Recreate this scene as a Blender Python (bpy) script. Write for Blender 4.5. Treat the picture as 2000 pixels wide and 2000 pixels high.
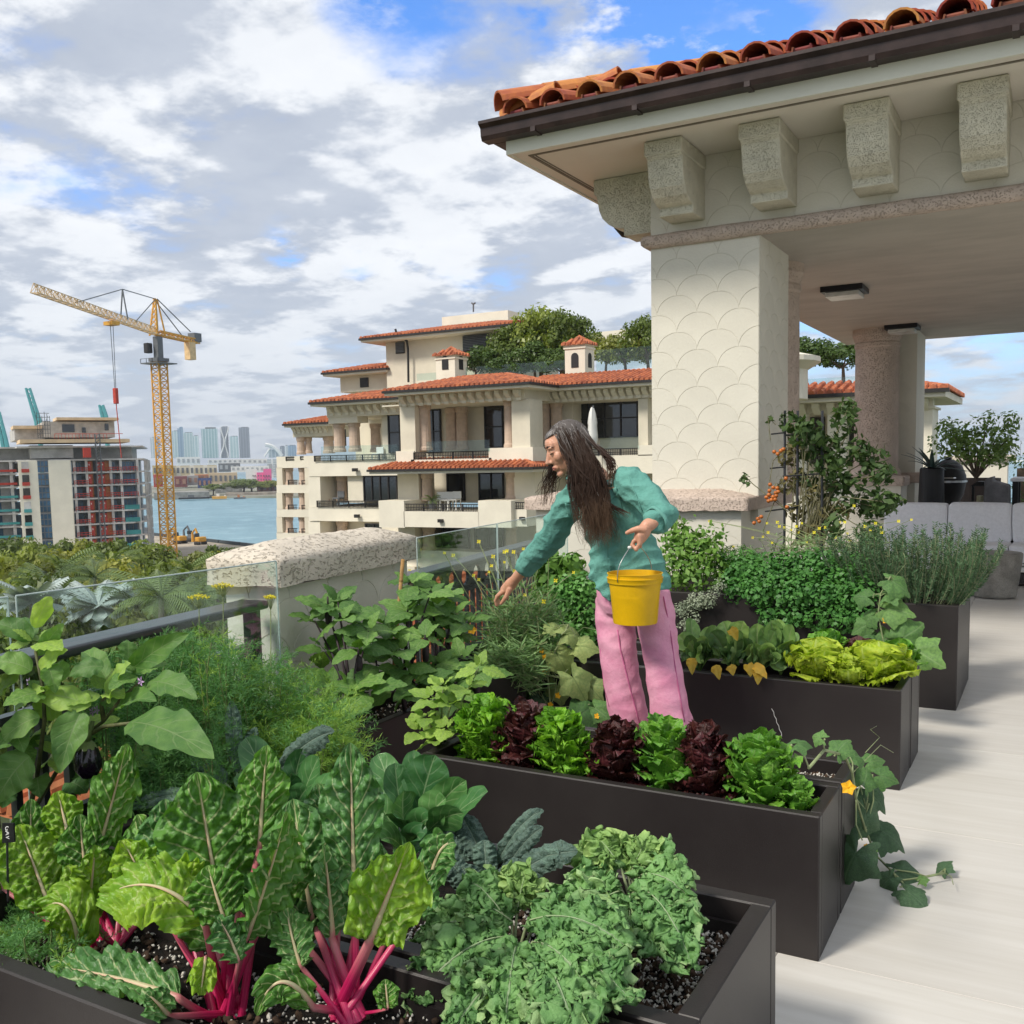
import bpy, bmesh, math, random
import numpy as np
from mathutils import Vector, Matrix, noise as mnoise
for o in list(bpy.data.objects): bpy.data.objects.remove(o)
SC = bpy.context.scene
COL = SC.collection
R = math.radians
# ------------------------------------------------------------ camera
H = 1.5
RIGHT = Vector((0.87285, 0.48727, -0.02014)); FWD = Vector((-0.4872, 0.8682, -0.0937))
FWD.normalize(); RIGHT = (RIGHT - FWD * RIGHT.dot(FWD)).normalized(); UP = RIGHT.cross(FWD)
FPX = 1897.1; PX0, PY0 = 1000.0, 1080.0
cam = bpy.data.cameras.new('camera'); camo = bpy.data.objects.new('camera', cam); COL.objects.link(camo)
cam.sensor_width = 36; cam.lens = FPX / 2000 * 36; cam.shift_y = 0.04
cam.clip_start = 0.05; cam.clip_end = 20000
camo.matrix_world = Matrix(((RIGHT.x, UP.x, -FWD.x, 0), (RIGHT.y, UP.y, -FWD.y, 0), (RIGHT.z, UP.z, -FWD.z, H), (0, 0, 0, 1)))
SC.camera = camo
SC.render.resolution_x = SC.render.resolution_y = 1024
CAM = Vector((0, 0, H))
def ray(px, py): return RIGHT * (px - PX0) + UP * (PY0 - py) + FWD * FPX
def at(px, py, Y): r = ray(px, py); return CAM + r * (Y / r.y)          # the point of a line of sight that lies at depth Y
def atx(px, py, X): r = ray(px, py); return CAM + r * (X / r.x)
def atz(px, py, z): r = ray(px, py); return CAM + r * ((z - H) / r.z)
def atd(px, py, d): r = ray(px, py); return CAM + r * (d / math.hypot(r.x, r.y))
# ------------------------------------------------------------ node helper
class NT:
    def __init__(s, nt): s.t = nt; nt.nodes.clear()
    def n(s, typ, **kw):
        nd = s.t.nodes.new(typ)
        for k, v in kw.items():
            if k.startswith('_'): setattr(nd, k[1:], v)
        for k, v in kw.items():
            if not k.startswith('_'): s.set(nd, k, v)
        return nd
    def set(s, nd, k, v):
        k = {'i0': 0, 'i1': 1, 'i2': 2}.get(k, k)
        sock = nd.inputs[k.replace('__', ' ') if isinstance(k, str) else k]
        if isinstance(v, bpy.types.NodeSocket): s.t.links.new(v, sock)
        elif isinstance(v, bpy.types.Node): s.t.links.new(v.outputs[0], sock)
        else:
            if sock.type == 'RGBA' and len(v) == 3: v = (*v, 1)
            sock.default_value = v
    def m(s, op, a, b=0.0, c=None, clamp=False):
        nd = s.t.nodes.new('ShaderNodeMath'); nd.operation = op; nd.use_clamp = clamp
        s.set(nd, 0, a); s.set(nd, 1, b)
        if c is not None: s.set(nd, 2, c)
        return nd.outputs[0]
    def v(s, op, a, b=(0, 0, 0), sc=None):
        nd = s.t.nodes.new('ShaderNodeVectorMath'); nd.operation = op
        s.set(nd, 0, a)
        if op == 'SCALE': s.set(nd, 'Scale', sc); return nd.outputs[0]
        s.set(nd, 1, b)
        return nd.outputs['Value'] if op in ('DOT_PRODUCT', 'LENGTH', 'DISTANCE') else nd.outputs[0]
    def ramp(s, f, a, b, smooth=True):
        nd = s.t.nodes.new('ShaderNodeMapRange'); nd.interpolation_type = 'SMOOTHSTEP' if smooth else 'LINEAR'
        s.set(nd, 0, f); nd.inputs[1].default_value = a; nd.inputs[2].default_value = b
        return nd.outputs[0]
    def mix(s, f, a, b, blend='MIX'):
        nd = s.t.nodes.new('ShaderNodeMix'); nd.data_type = 'RGBA'; nd.blend_type = blend
        s.set(nd, 0, f); s.set(nd, 6, a); s.set(nd, 7, b); return nd.outputs[2]
    def noise(s, vec, scale, detail=3.0, rough=0.55, out=0):
        nd = s.t.nodes.new('ShaderNodeTexNoise'); s.set(nd, 'Vector', vec)
        nd.inputs['Scale'].default_value = scale; nd.inputs['Detail'].default_value = detail; nd.inputs['Roughness'].default_value = rough
        return nd.outputs[out]
# ------------------------------------------------------------ world: Nishita sky with a broken layer of stratocumulus
SUN_EL, SUN_AZ = R(46), R(205)     # azimuth clockwise from +Y
W = bpy.data.worlds.new('World'); SC.world = W; W.use_nodes = True
w = NT(W.node_tree)
sky = w.n('ShaderNodeTexSky', _sky_type='NISHITA', _sun_disc=False, _sun_elevation=SUN_EL, _sun_rotation=SUN_AZ, _air_density=1.0, _dust_density=0.6, _ozone_density=2.2)
D = w.n('ShaderNodeTexCoord').outputs['Generated']
sx = w.n('ShaderNodeSeparateXYZ', Vector=D)
zc = w.m('ADD', w.m('MAXIMUM', sx.outputs[2], 0.0), 0.16)
P = w.n('ShaderNodeCombineXYZ', X=w.m('DIVIDE', sx.outputs[0], zc), Y=w.m('DIVIDE', sx.outputs[1], zc), Z=0.0).outputs[0]
P = w.v('ADD', P, (3.1, 0.4, 0))
n1 = w.noise(P, 1.9, 10, 0.60); n2 = w.noise(w.v('ADD', P, (0.09, 0.12, 0.0)), 1.9, 8, 0.57); n3 = w.noise(w.v('ADD', P, (7, 3, 2)), 3.6, 7, 0.6)
cov = w.m('ADD', w.m('MULTIPLY', n1, 0.75), w.m('MULTIPLY', n3, 0.25))
hole = 0.0
for (px, py, rad, amp) in ((1330, 40, 0.13, 0.42), (1440, 0, 0.12, 0.30), (1080, -10, 0.09, 0.26), (760, -50, 0.13, 0.24), (560, 490, 0.045, 0.20), (690, 505, 0.040, 0.17), (1215, 470, 0.045, 0.16), (30, 70, 0.045, 0.10), (1900, 740, 0.20, 0.16), (1580, 620, 0.09, 0.16)):
    d = ray(px, py).normalized()
    g = w.m('MULTIPLY', w.ramp(w.v('DISTANCE', D, tuple(d)), rad, 0.0), amp)
    hole = w.m('ADD', hole, w.m('MULTIPLY', g, w.m('ADD', w.m('MULTIPLY', w.ramp(n3, 0.36, 0.62), 1.3), 0.25)))
mask = w.ramp(w.m('SUBTRACT', w.m('ADD', cov, 0.215), hole), 0.46, 0.68)
lit = w.ramp(w.m('SUBTRACT', n1, n2), -0.06, 0.065)
body = w.ramp(w.m('ADD', w.m('MULTIPLY', n3, 0.6), w.m('MULTIPLY', n1, 0.4)), 0.36, 0.66)
cc = w.mix(lit, (2.55, 2.82, 3.30), (5.15, 5.25, 5.35))
cc = w.mix(w.m('MULTIPLY', body, 0.38), cc, (3.9, 4.1, 4.4))
hz = w.ramp(sx.outputs[2], 0.22, 0.0)
cc = w.mix(w.m('MULTIPLY', hz, 0.55), cc, (2.75, 3.2, 3.85))
blue = w.mix(w.m('MULTIPLY', hz, 0.92), w.mix(1.0, sky, (0.55, 0.92, 1.40), 'MULTIPLY'), (3.2, 3.95, 4.7))
fin = w.mix(w.m('MULTIPLY', mask, 0.97), blue, cc)
bg = w.n('ShaderNodeBackground', Color=fin, Strength=0.105)
wo = w.n('ShaderNodeOutputWorld'); w.t.links.new(bg.outputs[0], wo.inputs[0])
# ------------------------------------------------------------ sun, veiled by cloud
sl = bpy.data.lights.new('sun', 'SUN'); sl.energy = 2.0; sl.angle = R(12); sl.color = (1.0, 0.93, 0.82)
so = bpy.data.objects.new('sun', sl); COL.objects.link(so)
sd = Vector((math.sin(SUN_AZ) * math.cos(SUN_EL), math.cos(SUN_AZ) * math.cos(SUN_EL), math.sin(SUN_EL)))
so.rotation_euler = sd.to_track_quat('Z', 'Y').to_euler(); so.location = (0, -5, 30)
# ------------------------------------------------------------ exposure
vs = SC.view_settings; vs.view_transform = 'Standard'; vs.look = 'None'; vs.exposure = 0.93; vs.gamma = 1.0; vs.use_curve_mapping = False
# ------------------------------------------------------------ materials
MATS = {}
def mat(name, col, rough=0.6, var=0.15, vs_=6.0, bump=0.0, bs=40.0, spec=0.35, metal=0.0, col2=None, rnd=0.0, fine=0.0, fs=60.0, coords='Object', stretch=None):
    """stone, paint, cloth, metal: base colour varied by noise, bump from noise"""
    if name in MATS: return MATS[name]
    m = bpy.data.materials.new(name); m.use_nodes = True; t = NT(m.node_tree); MATS[name] = m
    tc = t.n('ShaderNodeTexCoord').outputs[coords]
    if stretch: tc = t.v('MULTIPLY', tc, stretch)
    c2 = col2 or tuple(min(1, c * (1 - 2.2 * var)) for c in col)
    f = t.ramp(t.noise(tc, vs_, 5, 0.6), 0.3, 0.7)
    c = t.mix(f, c2, col)
    if fine:
        c = t.mix(t.m('MULTIPLY', t.ramp(t.noise(tc, fs, 3, 0.6), 0.42, 0.62), fine), c, tuple(x * 0.35 for x in col))
    if rnd:
        oi = t.n('ShaderNodeObjectInfo').outputs['Random']
        hs = t.n('ShaderNodeHueSaturation', Hue=t.m('ADD', 0.5, t.m('MULTIPLY', t.m('SUBTRACT', oi, 0.5), rnd * 0.10)), Saturation=1.0, Value=t.m('ADD', 1.0, t.m('MULTIPLY', t.m('SUBTRACT', oi, 0.5), rnd)), Color=c)
        c = hs.outputs[0]
    b = t.n('ShaderNodeBsdfPrincipled', Base__Color=c, Roughness=rough, Metallic=metal)
    b.inputs['Specular IOR Level'].default_value = spec
    if bump:
        bn = t.n('ShaderNodeBump', Height=t.noise(tc, bs, 4, 0.6), Strength=bump, Distance=0.02); t.t.links.new(bn.outputs[0], b.inputs['Normal'])
    o = t.n('ShaderNodeOutputMaterial'); t.t.links.new(b.outputs[0], o.inputs[0])
    return m
def leafmat(name, col, col2=None, vein=None, rough=0.42, trans=0.25, rnd=0.35, nveins=9.0, vw=0.05, slant=0.55, bump=0.25, bs=90.0, spots=None, edge=None, sv=0.6, reticle=0.0):
    """leaf: two greens by noise, midrib and side veins on the leaf's own UVs, thin-leaf translucency"""
    if name in MATS: return MATS[name]
    m = bpy.data.materials.new(name); m.use_nodes = True; t = NT(m.node_tree); MATS[name] = m
    T = t.n('ShaderNodeTexCoord'); ob = T.outputs['Object']; uv = t.n('ShaderNodeSeparateXYZ', Vector=T.outputs['UV'])
    oi = t.n('ShaderNodeObjectInfo').outputs['Random']
    c2 = col2 or tuple(x * 0.62 for x in col)
    c = t.mix(t.ramp(t.noise(ob, 14, 4, 0.6), 0.32, 0.68), c2, col)
    u = t.m('ABSOLUTE', t.m('SUBTRACT', t.m('MULTIPLY', uv.outputs[0], 2.0), 1.0)); v = uv.outputs[1]
    h = t.noise(ob, bs, 3, 0.6)
    if edge: c = t.mix(t.ramp(u, 0.72, 1.0), c, edge)
    if vein:
        mid = t.ramp(u, vw * 1.5, vw * 0.5)
        wob = t.m('MULTIPLY', t.noise(ob, 22, 2, 0.5), 0.55)
        ph = t.m('FRACT', t.m('ADD', t.m('MULTIPLY', t.m('SUBTRACT', v, t.m('MULTIPLY', u, slant * 0.33)), nveins), wob))
        sd_ = t.m('ABSOLUTE', t.m('SUBTRACT', ph, 0.5))
        side = t.m('MULTIPLY', t.ramp(sd_, 0.10, 0.03), t.ramp(u, 1.05, 0.5))
        k = t.m('MAXIMUM', mid, t.m('MULTIPLY', side, sv))
        if reticle:
            vo = t.n('ShaderNodeTexVoronoi', _feature='DISTANCE_TO_EDGE', Vector=ob, Scale=95.0)
            k = t.m('MAXIMUM', k, t.m('MULTIPLY', t.ramp(vo.outputs['Distance'], 0.10, 0.02), reticle))
        c = t.mix(k, c, vein)
        h = t.m('SUBTRACT', h, t.m('MULTIPLY', k, 0.6))
    if spots: c = t.mix(t.ramp(t.noise(ob, 120, 2, 0.5), 0.62, 0.70), c, spots)
    hs = t.n('ShaderNodeHueSaturation', Hue=t.m('ADD', 0.5, t.m('MULTIPLY', t.m('SUBTRACT', oi, 0.5), -0.05 * rnd)), Saturation=1.0, Value=t.m('ADD', 1.0, t.m('MULTIPLY', t.m('SUBTRACT', oi, 0.5), rnd * 1.3)), Color=c)
    c = hs.outputs[0]
    b = t.n('ShaderNodeBsdfPrincipled', Base__Color=c, Roughness=rough); b.inputs['Specular IOR Level'].default_value = 0.4
    bn = t.n('ShaderNodeBump', Height=h, Strength=bump, Distance=0.01); t.t.links.new(bn.outputs[0], b.inputs['Normal'])
    tr = t.n('ShaderNodeBsdfTranslucent', Color=t.mix(1.0, c, (1.25, 1.35, 0.5), 'MULTIPLY'))
    ms = t.n('ShaderNodeMixShader', i0=trans); t.t.links.new(b.outputs[0], ms.inputs[1]); t.t.links.new(tr.outputs[0], ms.inputs[2])
    o = t.n('ShaderNodeOutputMaterial'); t.t.links.new(ms.outputs[0], o.inputs[0])
    return m
def glassmat(name, tint=(0.9, 0.97, 0.95), alpha=0.16, rough=0.02):
    if name in MATS: return MATS[name]
    m = bpy.data.materials.new(name); m.use_nodes = True; t = NT(m.node_tree); MATS[name] = m
    tr = t.n('ShaderNodeBsdfTransparent', Color=tint); gl = t.n('ShaderNodeBsdfGlossy', Color=(0.9, 0.95, 0.95), Roughness=rough)
    fr = t.n('ShaderNodeFresnel', IOR=1.45)
    ms = t.n('ShaderNodeMixShader', i0=t.m('ADD', t.m('MULTIPLY', fr, 0.16), alpha * 0.06)); t.t.links.new(tr.outputs[0], ms.inputs[1]); t.t.links.new(gl.outputs[0], ms.inputs[2])
    o = t.n('ShaderNodeOutputMaterial'); t.t.links.new(ms.outputs[0], o.inputs[0])
    return m
# ------------------------------------------------------------ mesh building
WL = {}
class MB:
    """collects boxes, tubes, lathes, prisms; build() links them as one mesh"""
    def __init__(s): s.v = []; s.f = []; s.uv = None
    def add(s, vs, fs):
        o = len(s.v); s.v += [tuple(p) for p in vs]; s.f += [tuple(i + o for i in f) for f in fs]; return s
    def box(s, x0, x1, y0, y1, z0, z1, bev=0.0):
        if x0 > x1: x0, x1 = x1, x0
        if y0 > y1: y0, y1 = y1, y0
        if z0 > z1: z0, z1 = z1, z0
        if bev <= 0 or min(x1 - x0, y1 - y0, z1 - z0) < 2.1 * bev:
            return s.add([(x0, y0, z0), (x1, y0, z0), (x1, y1, z0), (x0, y1, z0), (x0, y0, z1), (x1, y0, z1), (x1, y1, z1), (x0, y1, z1)],
                         [(3, 2, 1, 0), (4, 5, 6, 7), (0, 1, 5, 4), (1, 2, 6, 5), (2, 3, 7, 6), (3, 0, 4, 7)])
        b = bev; V = []
        for sx_, X in ((1, x0), (-1, x1)):
            for sy_, Y in ((1, y0), (-1, y1)):
                for sz_, Z in ((1, z0), (-1, z1)):
                    V += [(X, Y + sy_ * b, Z + sz_ * b), (X + sx_ * b, Y, Z + sz_ * b), (X + sx_ * b, Y + sy_ * b, Z)]
        def I(ix, iy, iz, k): return (ix * 4 + iy * 2 + iz) * 3 + k
        F = []
        for i in (0, 1):
            q = [I(i, 0, 0, 0), I(i, 1, 0, 0), I(i, 1, 1, 0), I(i, 0, 1, 0)]; F.append(q if i else q[::-1])
            q = [I(0, i, 0, 1), I(1, i, 0, 1), I(1, i, 1, 1), I(0, i, 1, 1)]; F.append(q[::-1] if i else q)
            q = [I(0, 0, i, 2), I(1, 0, i, 2), I(1, 1, i, 2), I(0, 1, i, 2)]; F.append(q if i else q[::-1])
        for a in (0, 1):
            for c in (0, 1):
                F.append((I(a, c, 0, 0), I(a, c, 1, 0), I(a, c, 1, 1), I(a, c, 0, 1)))
                F.append((I(a, 0, c, 0), I(a, 1, c, 0), I(a, 1, c, 2), I(a, 0, c, 2)))
                F.append((I(0, a, c, 1), I(1, a, c, 1), I(1, a, c, 2), I(0, a, c, 2)))
                for d in (0, 1): F.append((I(a, c, d, 0), I(a, c, d, 1), I(a, c, d, 2)))
        return s.add(V, F)
    def tube(s, pts, r, n=8, cap=True, flat=None):
        pts = [Vector(p) for p in pts]; m = len(pts)
        rs = r if isinstance(r, (list, tuple)) else [r] * m
        V = []; ref = None
        for i, p in enumerate(pts):
            t = (pts[min(i + 1, m - 1)] - pts[max(i - 1, 0)])
            t = t.normalized() if t.length > 1e-9 else Vector((0, 0, 1))
            if ref is None: ref = t.orthogonal().normalized()
            ref = (ref - t * ref.dot(t)); ref = ref.normalized() if ref.length > 1e-6 else t.orthogonal().normalized()
            b = t.cross(ref)
            for k in range(n):
                a = 2 * math.pi * k / n; V.append(p + (ref * math.cos(a) + b * (math.sin(a) * (flat or 1))) * rs[i])
        F = [(i * n + k, i * n + (k + 1) % n, (i + 1) * n + (k + 1) % n, (i + 1) * n + k) for i in range(m - 1) for k in range(n)]
        if cap: F += [tuple(range(n))[::-1], tuple(range((m - 1) * n, m * n))]
        return s.add(V, F)
    def lathe(s, prof, c=(0, 0, 0), n=24, a0=0, a1=2 * math.pi):
        full = abs(a1 - a0 - 2 * math.pi) < 1e-6; k = n if full else n + 1; V = []
        for r_, z in prof:
            for i in range(k):
                a = a0 + (a1 - a0) * i / n; V.append((c[0] + r_ * math.cos(a), c[1] + r_ * math.sin(a), c[2] + z))
        F = [(j * k + i, j * k + (i + 1) % k, (j + 1) * k + (i + 1) % k, (j + 1) * k + i) for j in range(len(prof) - 1) for i in range(n)]
        return s.add(V, F)
    def prism(s, poly, axis, a, b):
        """poly in the plane across axis ('x': (y,z), 'y': (x,z), 'z': (x,y)), extruded from a to b"""
        f = {'x': lambda p, t: (t, p[0], p[1]), 'y': lambda p, t: (p[0], t, p[1]), 'z': lambda p, t: (p[0], p[1], t)}[axis]
        n = len(poly); V = [f(p, a) for p in poly] + [f(p, b) for p in poly]
        return s.add(V, [tuple(range(n))[::-1], tuple(range(n, 2 * n))] + [(i, (i + 1) % n, n + (i + 1) % n, n + i) for i in range(n)])
    def quad(s, a, b, c, d): return s.add([a, b, c, d], [(0, 1, 2, 3)])
    def rot(s, ang, c):
        ca, sa = math.cos(ang), math.sin(ang)
        s.v = [(c[0] + (x - c[0]) * ca - (y - c[1]) * sa, c[1] + (x - c[0]) * sa + (y - c[1]) * ca, z) for x, y, z in s.v]; return s
    def build(s, name, m, parent=None, smooth=False, recalc=True): return mk(name, s.v, s.f, m, parent, s.uv, smooth, recalc)
def wloc(o):
    return WL.get(o.name, Vector((0, 0, 0))) if o else Vector((0, 0, 0))
def mesh_of(name, V, F, m, uv=None, smooth=False, recalc=False):
    me = bpy.data.meshes.new(name)
    if isinstance(F, np.ndarray):
        V = np.asarray(V, dtype=np.float32); k = F.shape[1]; nf = len(F)
        me.vertices.add(len(V)); me.vertices.foreach_set('co', V.ravel())
        me.loops.add(nf * k); me.loops.foreach_set('vertex_index', F.astype(np.int32).ravel())
        me.polygons.add(nf); me.polygons.foreach_set('loop_start', np.arange(nf, dtype=np.int32) * k)
        me.update(calc_edges=True)
        if uv is not None:
            l = me.uv_layers.new(name='UVMap'); l.data.foreach_set('uv', np.asarray(uv, dtype=np.float32)[F.ravel()].ravel())
    else:
        me.from_pydata([tuple(p) for p in V], [], [tuple(f) for f in F])
        if recalc:
            bm = bmesh.new(); bm.from_mesh(me); bmesh.ops.recalc_face_normals(bm, faces=bm.faces); bm.to_mesh(me); bm.free()
    if smooth: me.polygons.foreach_set('use_smooth', np.ones(len(me.polygons), dtype=bool))
    if m: me.materials.append(m)
    return me
def link(name, me, parent=None, mw=None):
    o = bpy.data.objects.new(name, me); COL.objects.link(o)
    L = wloc(parent)
    if parent: o.parent = parent
    o.matrix_basis = Matrix.Translation(-L) @ (mw if mw is not None else Matrix())
    if mw is None and parent: WL[o.name] = Vector((0, 0, 0))
    return o
def mk(name, V, F, m, parent=None, uv=None, smooth=False, recalc=False):
    """one mesh object whose vertices are given in world coordinates"""
    L = wloc(parent)
    if parent is not None and L.length > 0:
        V = np.asarray(V, dtype=np.float32) - np.array(L, dtype=np.float32) if isinstance(F, np.ndarray) else [(p[0] - L.x, p[1] - L.y, p[2] - L.z) for p in V]
    me = mesh_of(name, V, F, m, uv, smooth, recalc)
    o = bpy.data.objects.new(name, me); COL.objects.link(o)
    if parent: o.parent = parent
    WL[o.name] = L
    return o
def tag(o, label, cat, group=None, kind=None):
    if label: o['label'] = label
    if cat: o['category'] = cat
    if group: o['group'] = group
    if kind: o['kind'] = kind
    return o
def thing(name, label, cat, loc=(0, 0, 0), group=None):
    o = bpy.data.objects.new(name, None); COL.objects.link(o); o.location = loc; o.empty_display_size = 0.1
    WL[o.name] = Vector(loc)
    return tag(o, label, cat, group)
def struct(name, mb, m, smooth=False): return tag(mb.build(name, m, None, smooth), None, None, None, 'structure')
def copy_tree(o, loc, label=None, rz=None, sc=None, group=None):
    r = o.copy(); COL.objects.link(r); r.location = loc; WL[r.name] = Vector(loc)
    if rz is not None: r.rotation_euler = (0, 0, rz)
    if sc is not None: r.scale = sc if isinstance(sc, (tuple, list)) else (sc,) * 3
    if label: r['label'] = label
    if group: r['group'] = group
    for ch in list(o.children):
        c = ch.copy(); COL.objects.link(c); c.parent = r
        for g in list(ch.children):
            d = g.copy(); COL.objects.link(d); d.parent = c
    return r
def grid_faces(nu, nv, wrap=False):
    a = np.arange(nu * nv).reshape(nv, nu)
    if wrap: a = np.concatenate([a, a[:, :1]], 1)
    return np.stack([a[:-1, :-1], a[:-1, 1:], a[1:, 1:], a[1:, :-1]], -1).reshape(-1, 4)
def fnoise(Pt, freq, seed, n=9):
    """smooth pseudo-noise for arrays of points, about -1..1"""
    rs = np.random.RandomState(seed); k = rs.normal(size=(n, 3)); k /= np.linalg.norm(k, axis=1)[:, None]
    k *= (freq * rs.uniform(0.6, 1.6, n))[:, None] * 2 * np.pi; ph = rs.uniform(0, 6.28, n)
    return np.sin(np.asarray(Pt) @ k.T + ph).sum(-1) / math.sqrt(n) * 0.75
# ============================================================ materials of the distance
GZ, WZ = -20.5, -21.6
m_cream = mat('cream stucco', (0.70, 0.645, 0.52), 0.85, 0.06, 0.6, 0.08, 30)
m_cream2 = mat('pale stucco', (0.76, 0.71, 0.59), 0.85, 0.05, 0.6, 0.08, 30)
m_pinkst = mat('pink column stone', (0.60, 0.46, 0.36), 0.85, 0.08, 3, 0.1, 30)
m_clay = mat('clay roof tile far', (0.56, 0.18, 0.075), 0.75, 0.28, 1.6, 0.1, 20, col2=(0.26, 0.075, 0.04))
m_dark = mat('dark bronze metal', (0.028, 0.026, 0.026), 0.45, 0.1, 4)
m_pane = mat('dark window glass', (0.012, 0.016, 0.02), 0.06, 0.1, 2, spec=0.9)
m_bluepane = mat('blue window glass', (0.07, 0.18, 0.31), 0.12, 0.3, 0.3, spec=0.8)
m_conc = mat('raw concrete', (0.70, 0.69, 0.66), 0.9, 0.18, 0.35, 0.1, 8)
m_tan = mat('tan roof board', (0.74, 0.56, 0.36), 0.85, 0.1, 0.5)
m_red = mat('red guard rail', (0.50, 0.055, 0.035), 0.7, 0.1, 2)
m_ply = mat('orange board', (0.52, 0.20, 0.07), 0.8, 0.15, 2)
m_craney = mat('crane yellow paint', (0.70, 0.36, 0.05), 0.6, 0.1, 1)
m_crane2 = mat('faded cream jib paint', (0.74, 0.52, 0.27), 0.6, 0.1, 1)
m_grey = mat('grey steel', (0.14, 0.15, 0.16), 0.5, 0.1, 3)
m_teal = mat('teal port paint', (0.07, 0.36, 0.36), 0.6, 0.1, 0.2)
m_white = mat('white paint', (0.78, 0.78, 0.75), 0.6, 0.05, 0.4)
m_bark = mat('bark', (0.15, 0.11, 0.08), 0.95, 0.2, 3, 0.3, 20)
gl_far = glassmat('balcony glass', (0.86, 0.93, 0.92), 0.5)
# ============================================================ ground and water
t_ = at(310, 1047, 1)
A_ = atz(310, 1047, GZ); B_ = atz(492, 1068, GZ); dAB = (B_ - A_)
L0 = A_ - dAB * 8; L1 = B_ + dAB * 9
g = MB(); g.quad((L0.x, L0.y, GZ), (-900, -600, GZ), (900, -600, GZ), (L1.x, L1.y, GZ)); g.add([(L1.x, L1.y, GZ), (900, -600, GZ), (900, 60, GZ)], [(0, 1, 2)])
struct('ground', g, mat('park ground', (0.10, 0.10, 0.05), 0.95, 0.3, 0.05, 0.1, 1, col2=(0.07, 0.09, 0.03)))
g = MB(); c0 = atz(250, 1062, GZ); dn = Vector((-dAB.y, dAB.x, 0)).normalized()
if dn.y > 0: dn = -dn
q0, q1 = A_ - dAB * 1.3, B_ + dAB * 0.6
g.quad(q0 + Vector((0, 0, .03)), q1 + Vector((0, 0, .03)), q1 + dn * 70 + Vector((0, 0, .03)), q0 + dn * 70 + Vector((0, 0, .03)))
struct('construction_yard', g, mat('sandy yard', (0.44, 0.38, 0.30), 0.95, 0.15, 0.08))
wm = bpy.data.materials.new('bay water'); wm.use_nodes = True; t = NT(wm.node_tree)
tc = t.n('ShaderNodeTexCoord').outputs['Object']
wn = t.noise(t.v('MULTIPLY', tc, (1, 1, 1)), 0.11, 8, 0.68); wn2 = t.noise(t.v('MULTIPLY', tc, (1.0, 0.6, 1)), 0.012, 4, 0.6)
cw = t.mix(t.ramp(wn2, 0.35, 0.65), (0.10, 0.235, 0.30), (0.16, 0.31, 0.37))
cw = t.mix(t.m('MULTIPLY', t.ramp(wn, 0.48, 0.66), 0.65), cw, (0.30, 0.47, 0.53))
b = t.n('ShaderNodeBsdfPrincipled', Base__Color=cw, Roughness=0.32); b.inputs['Specular IOR Level'].default_value = 0.3
bn = t.n('ShaderNodeBump', Height=wn, Strength=0.9, Distance=1.2); t.t.links.new(bn.outputs[0], b.inputs['Normal'])
o = t.n('ShaderNodeOutputMaterial'); t.t.links.new(b.outputs[0], o.inputs[0])
g = MB(); g.quad((-5000, -900, WZ), (5000, -900, WZ), (5000, 6500, WZ), (-5000, 6500, WZ)); struct('water', g, wm)
sw = MB(); hh = 0.9
for k in range(24):
    a = A_ + dAB * (-1.5 + k * 0.2); b2 = A_ + dAB * (-1.5 + (k + 1) * 0.2 - 0.01)
    sw.add([a + dn * .5, b2 + dn * .5, b2 - dn * .5, a - dn * .5, a + dn * .5 + Vector((0, 0, hh)), b2 + dn * .5 + Vector((0, 0, hh)), b2 - dn * .5 + Vector((0, 0, hh)), a - dn * .5 + Vector((0, 0, hh))],
           [(3, 2, 1, 0), (4, 5, 6, 7), (0, 1, 5, 4), (1, 2, 6, 5), (2, 3, 7, 6), (3, 0, 4, 7)])
tag(sw.build('seawall', mat('dark seawall', (0.06, 0.075, 0.085), 0.8)), 'long dark seawall edging the sandy yard beside the bay', 'seawall')
# ---- far shore
def fr(x, y): return (250 + x / 5.52, 820 + y / 5.52)
FS = GZ + 0.4
s0 = atz(*fr(-900, 850), WZ); s1 = atz(*fr(1620, 843), WZ); ds = (s1 - s0); s0 = s0 - ds * 1.0; s1 = s1 + ds * 1.2
far = Vector((-ds.y, ds.x, 0)).normalized(); far = far if far.y > 0 else -far
g = MB(); lift = Vector((0, 0, FS - WZ)); e0, e1 = s0 + far * 2600, s1 + far * 2600
g.add([s0, s1, s1 + lift, s0 + lift, e1 + lift, e0 + lift], [(0, 1, 2, 3), (3, 2, 4, 5)])
struct('far_shore', g, mat('far quay ground', (0.30, 0.29, 0.25), 0.95, 0.25, 0.02, col2=(0.16, 0.17, 0.12)))
def block(mb, px0, py0, px1, py1, d, dep=20.0):
    """a box standing at distance d that spans these pixels"""
    a = atd(px0, (py0 + py1) / 2, d); b = atd(px1, (py0 + py1) / 2, d); zt = atd((px0 + px1) / 2, py0, d).z; zb = atd((px0 + px1) / 2, py1, d).z
    u = Vector((b.x - a.x, b.y - a.y, 0)); n = Vector((-u.y, u.x, 0)).normalized() * dep
    if n.y < 0: n = -n
    P4 = [Vector((a.x, a.y, 0)), Vector((b.x, b.y, 0)), Vector((b.x, b.y, 0)) + n, Vector((a.x, a.y, 0)) + n]
    return mb.add([p + Vector((0, 0, zb)) for p in P4] + [p + Vector((0, 0, zt)) for p in P4], [(3, 2, 1, 0), (4, 5, 6, 7), (0, 1, 5, 4), (1, 2, 6, 5), (2, 3, 7, 6), (3, 0, 4, 7)])
def cen(px, py, d): p = atd(px, py, d); return (p.x, p.y, p.z)
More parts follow.
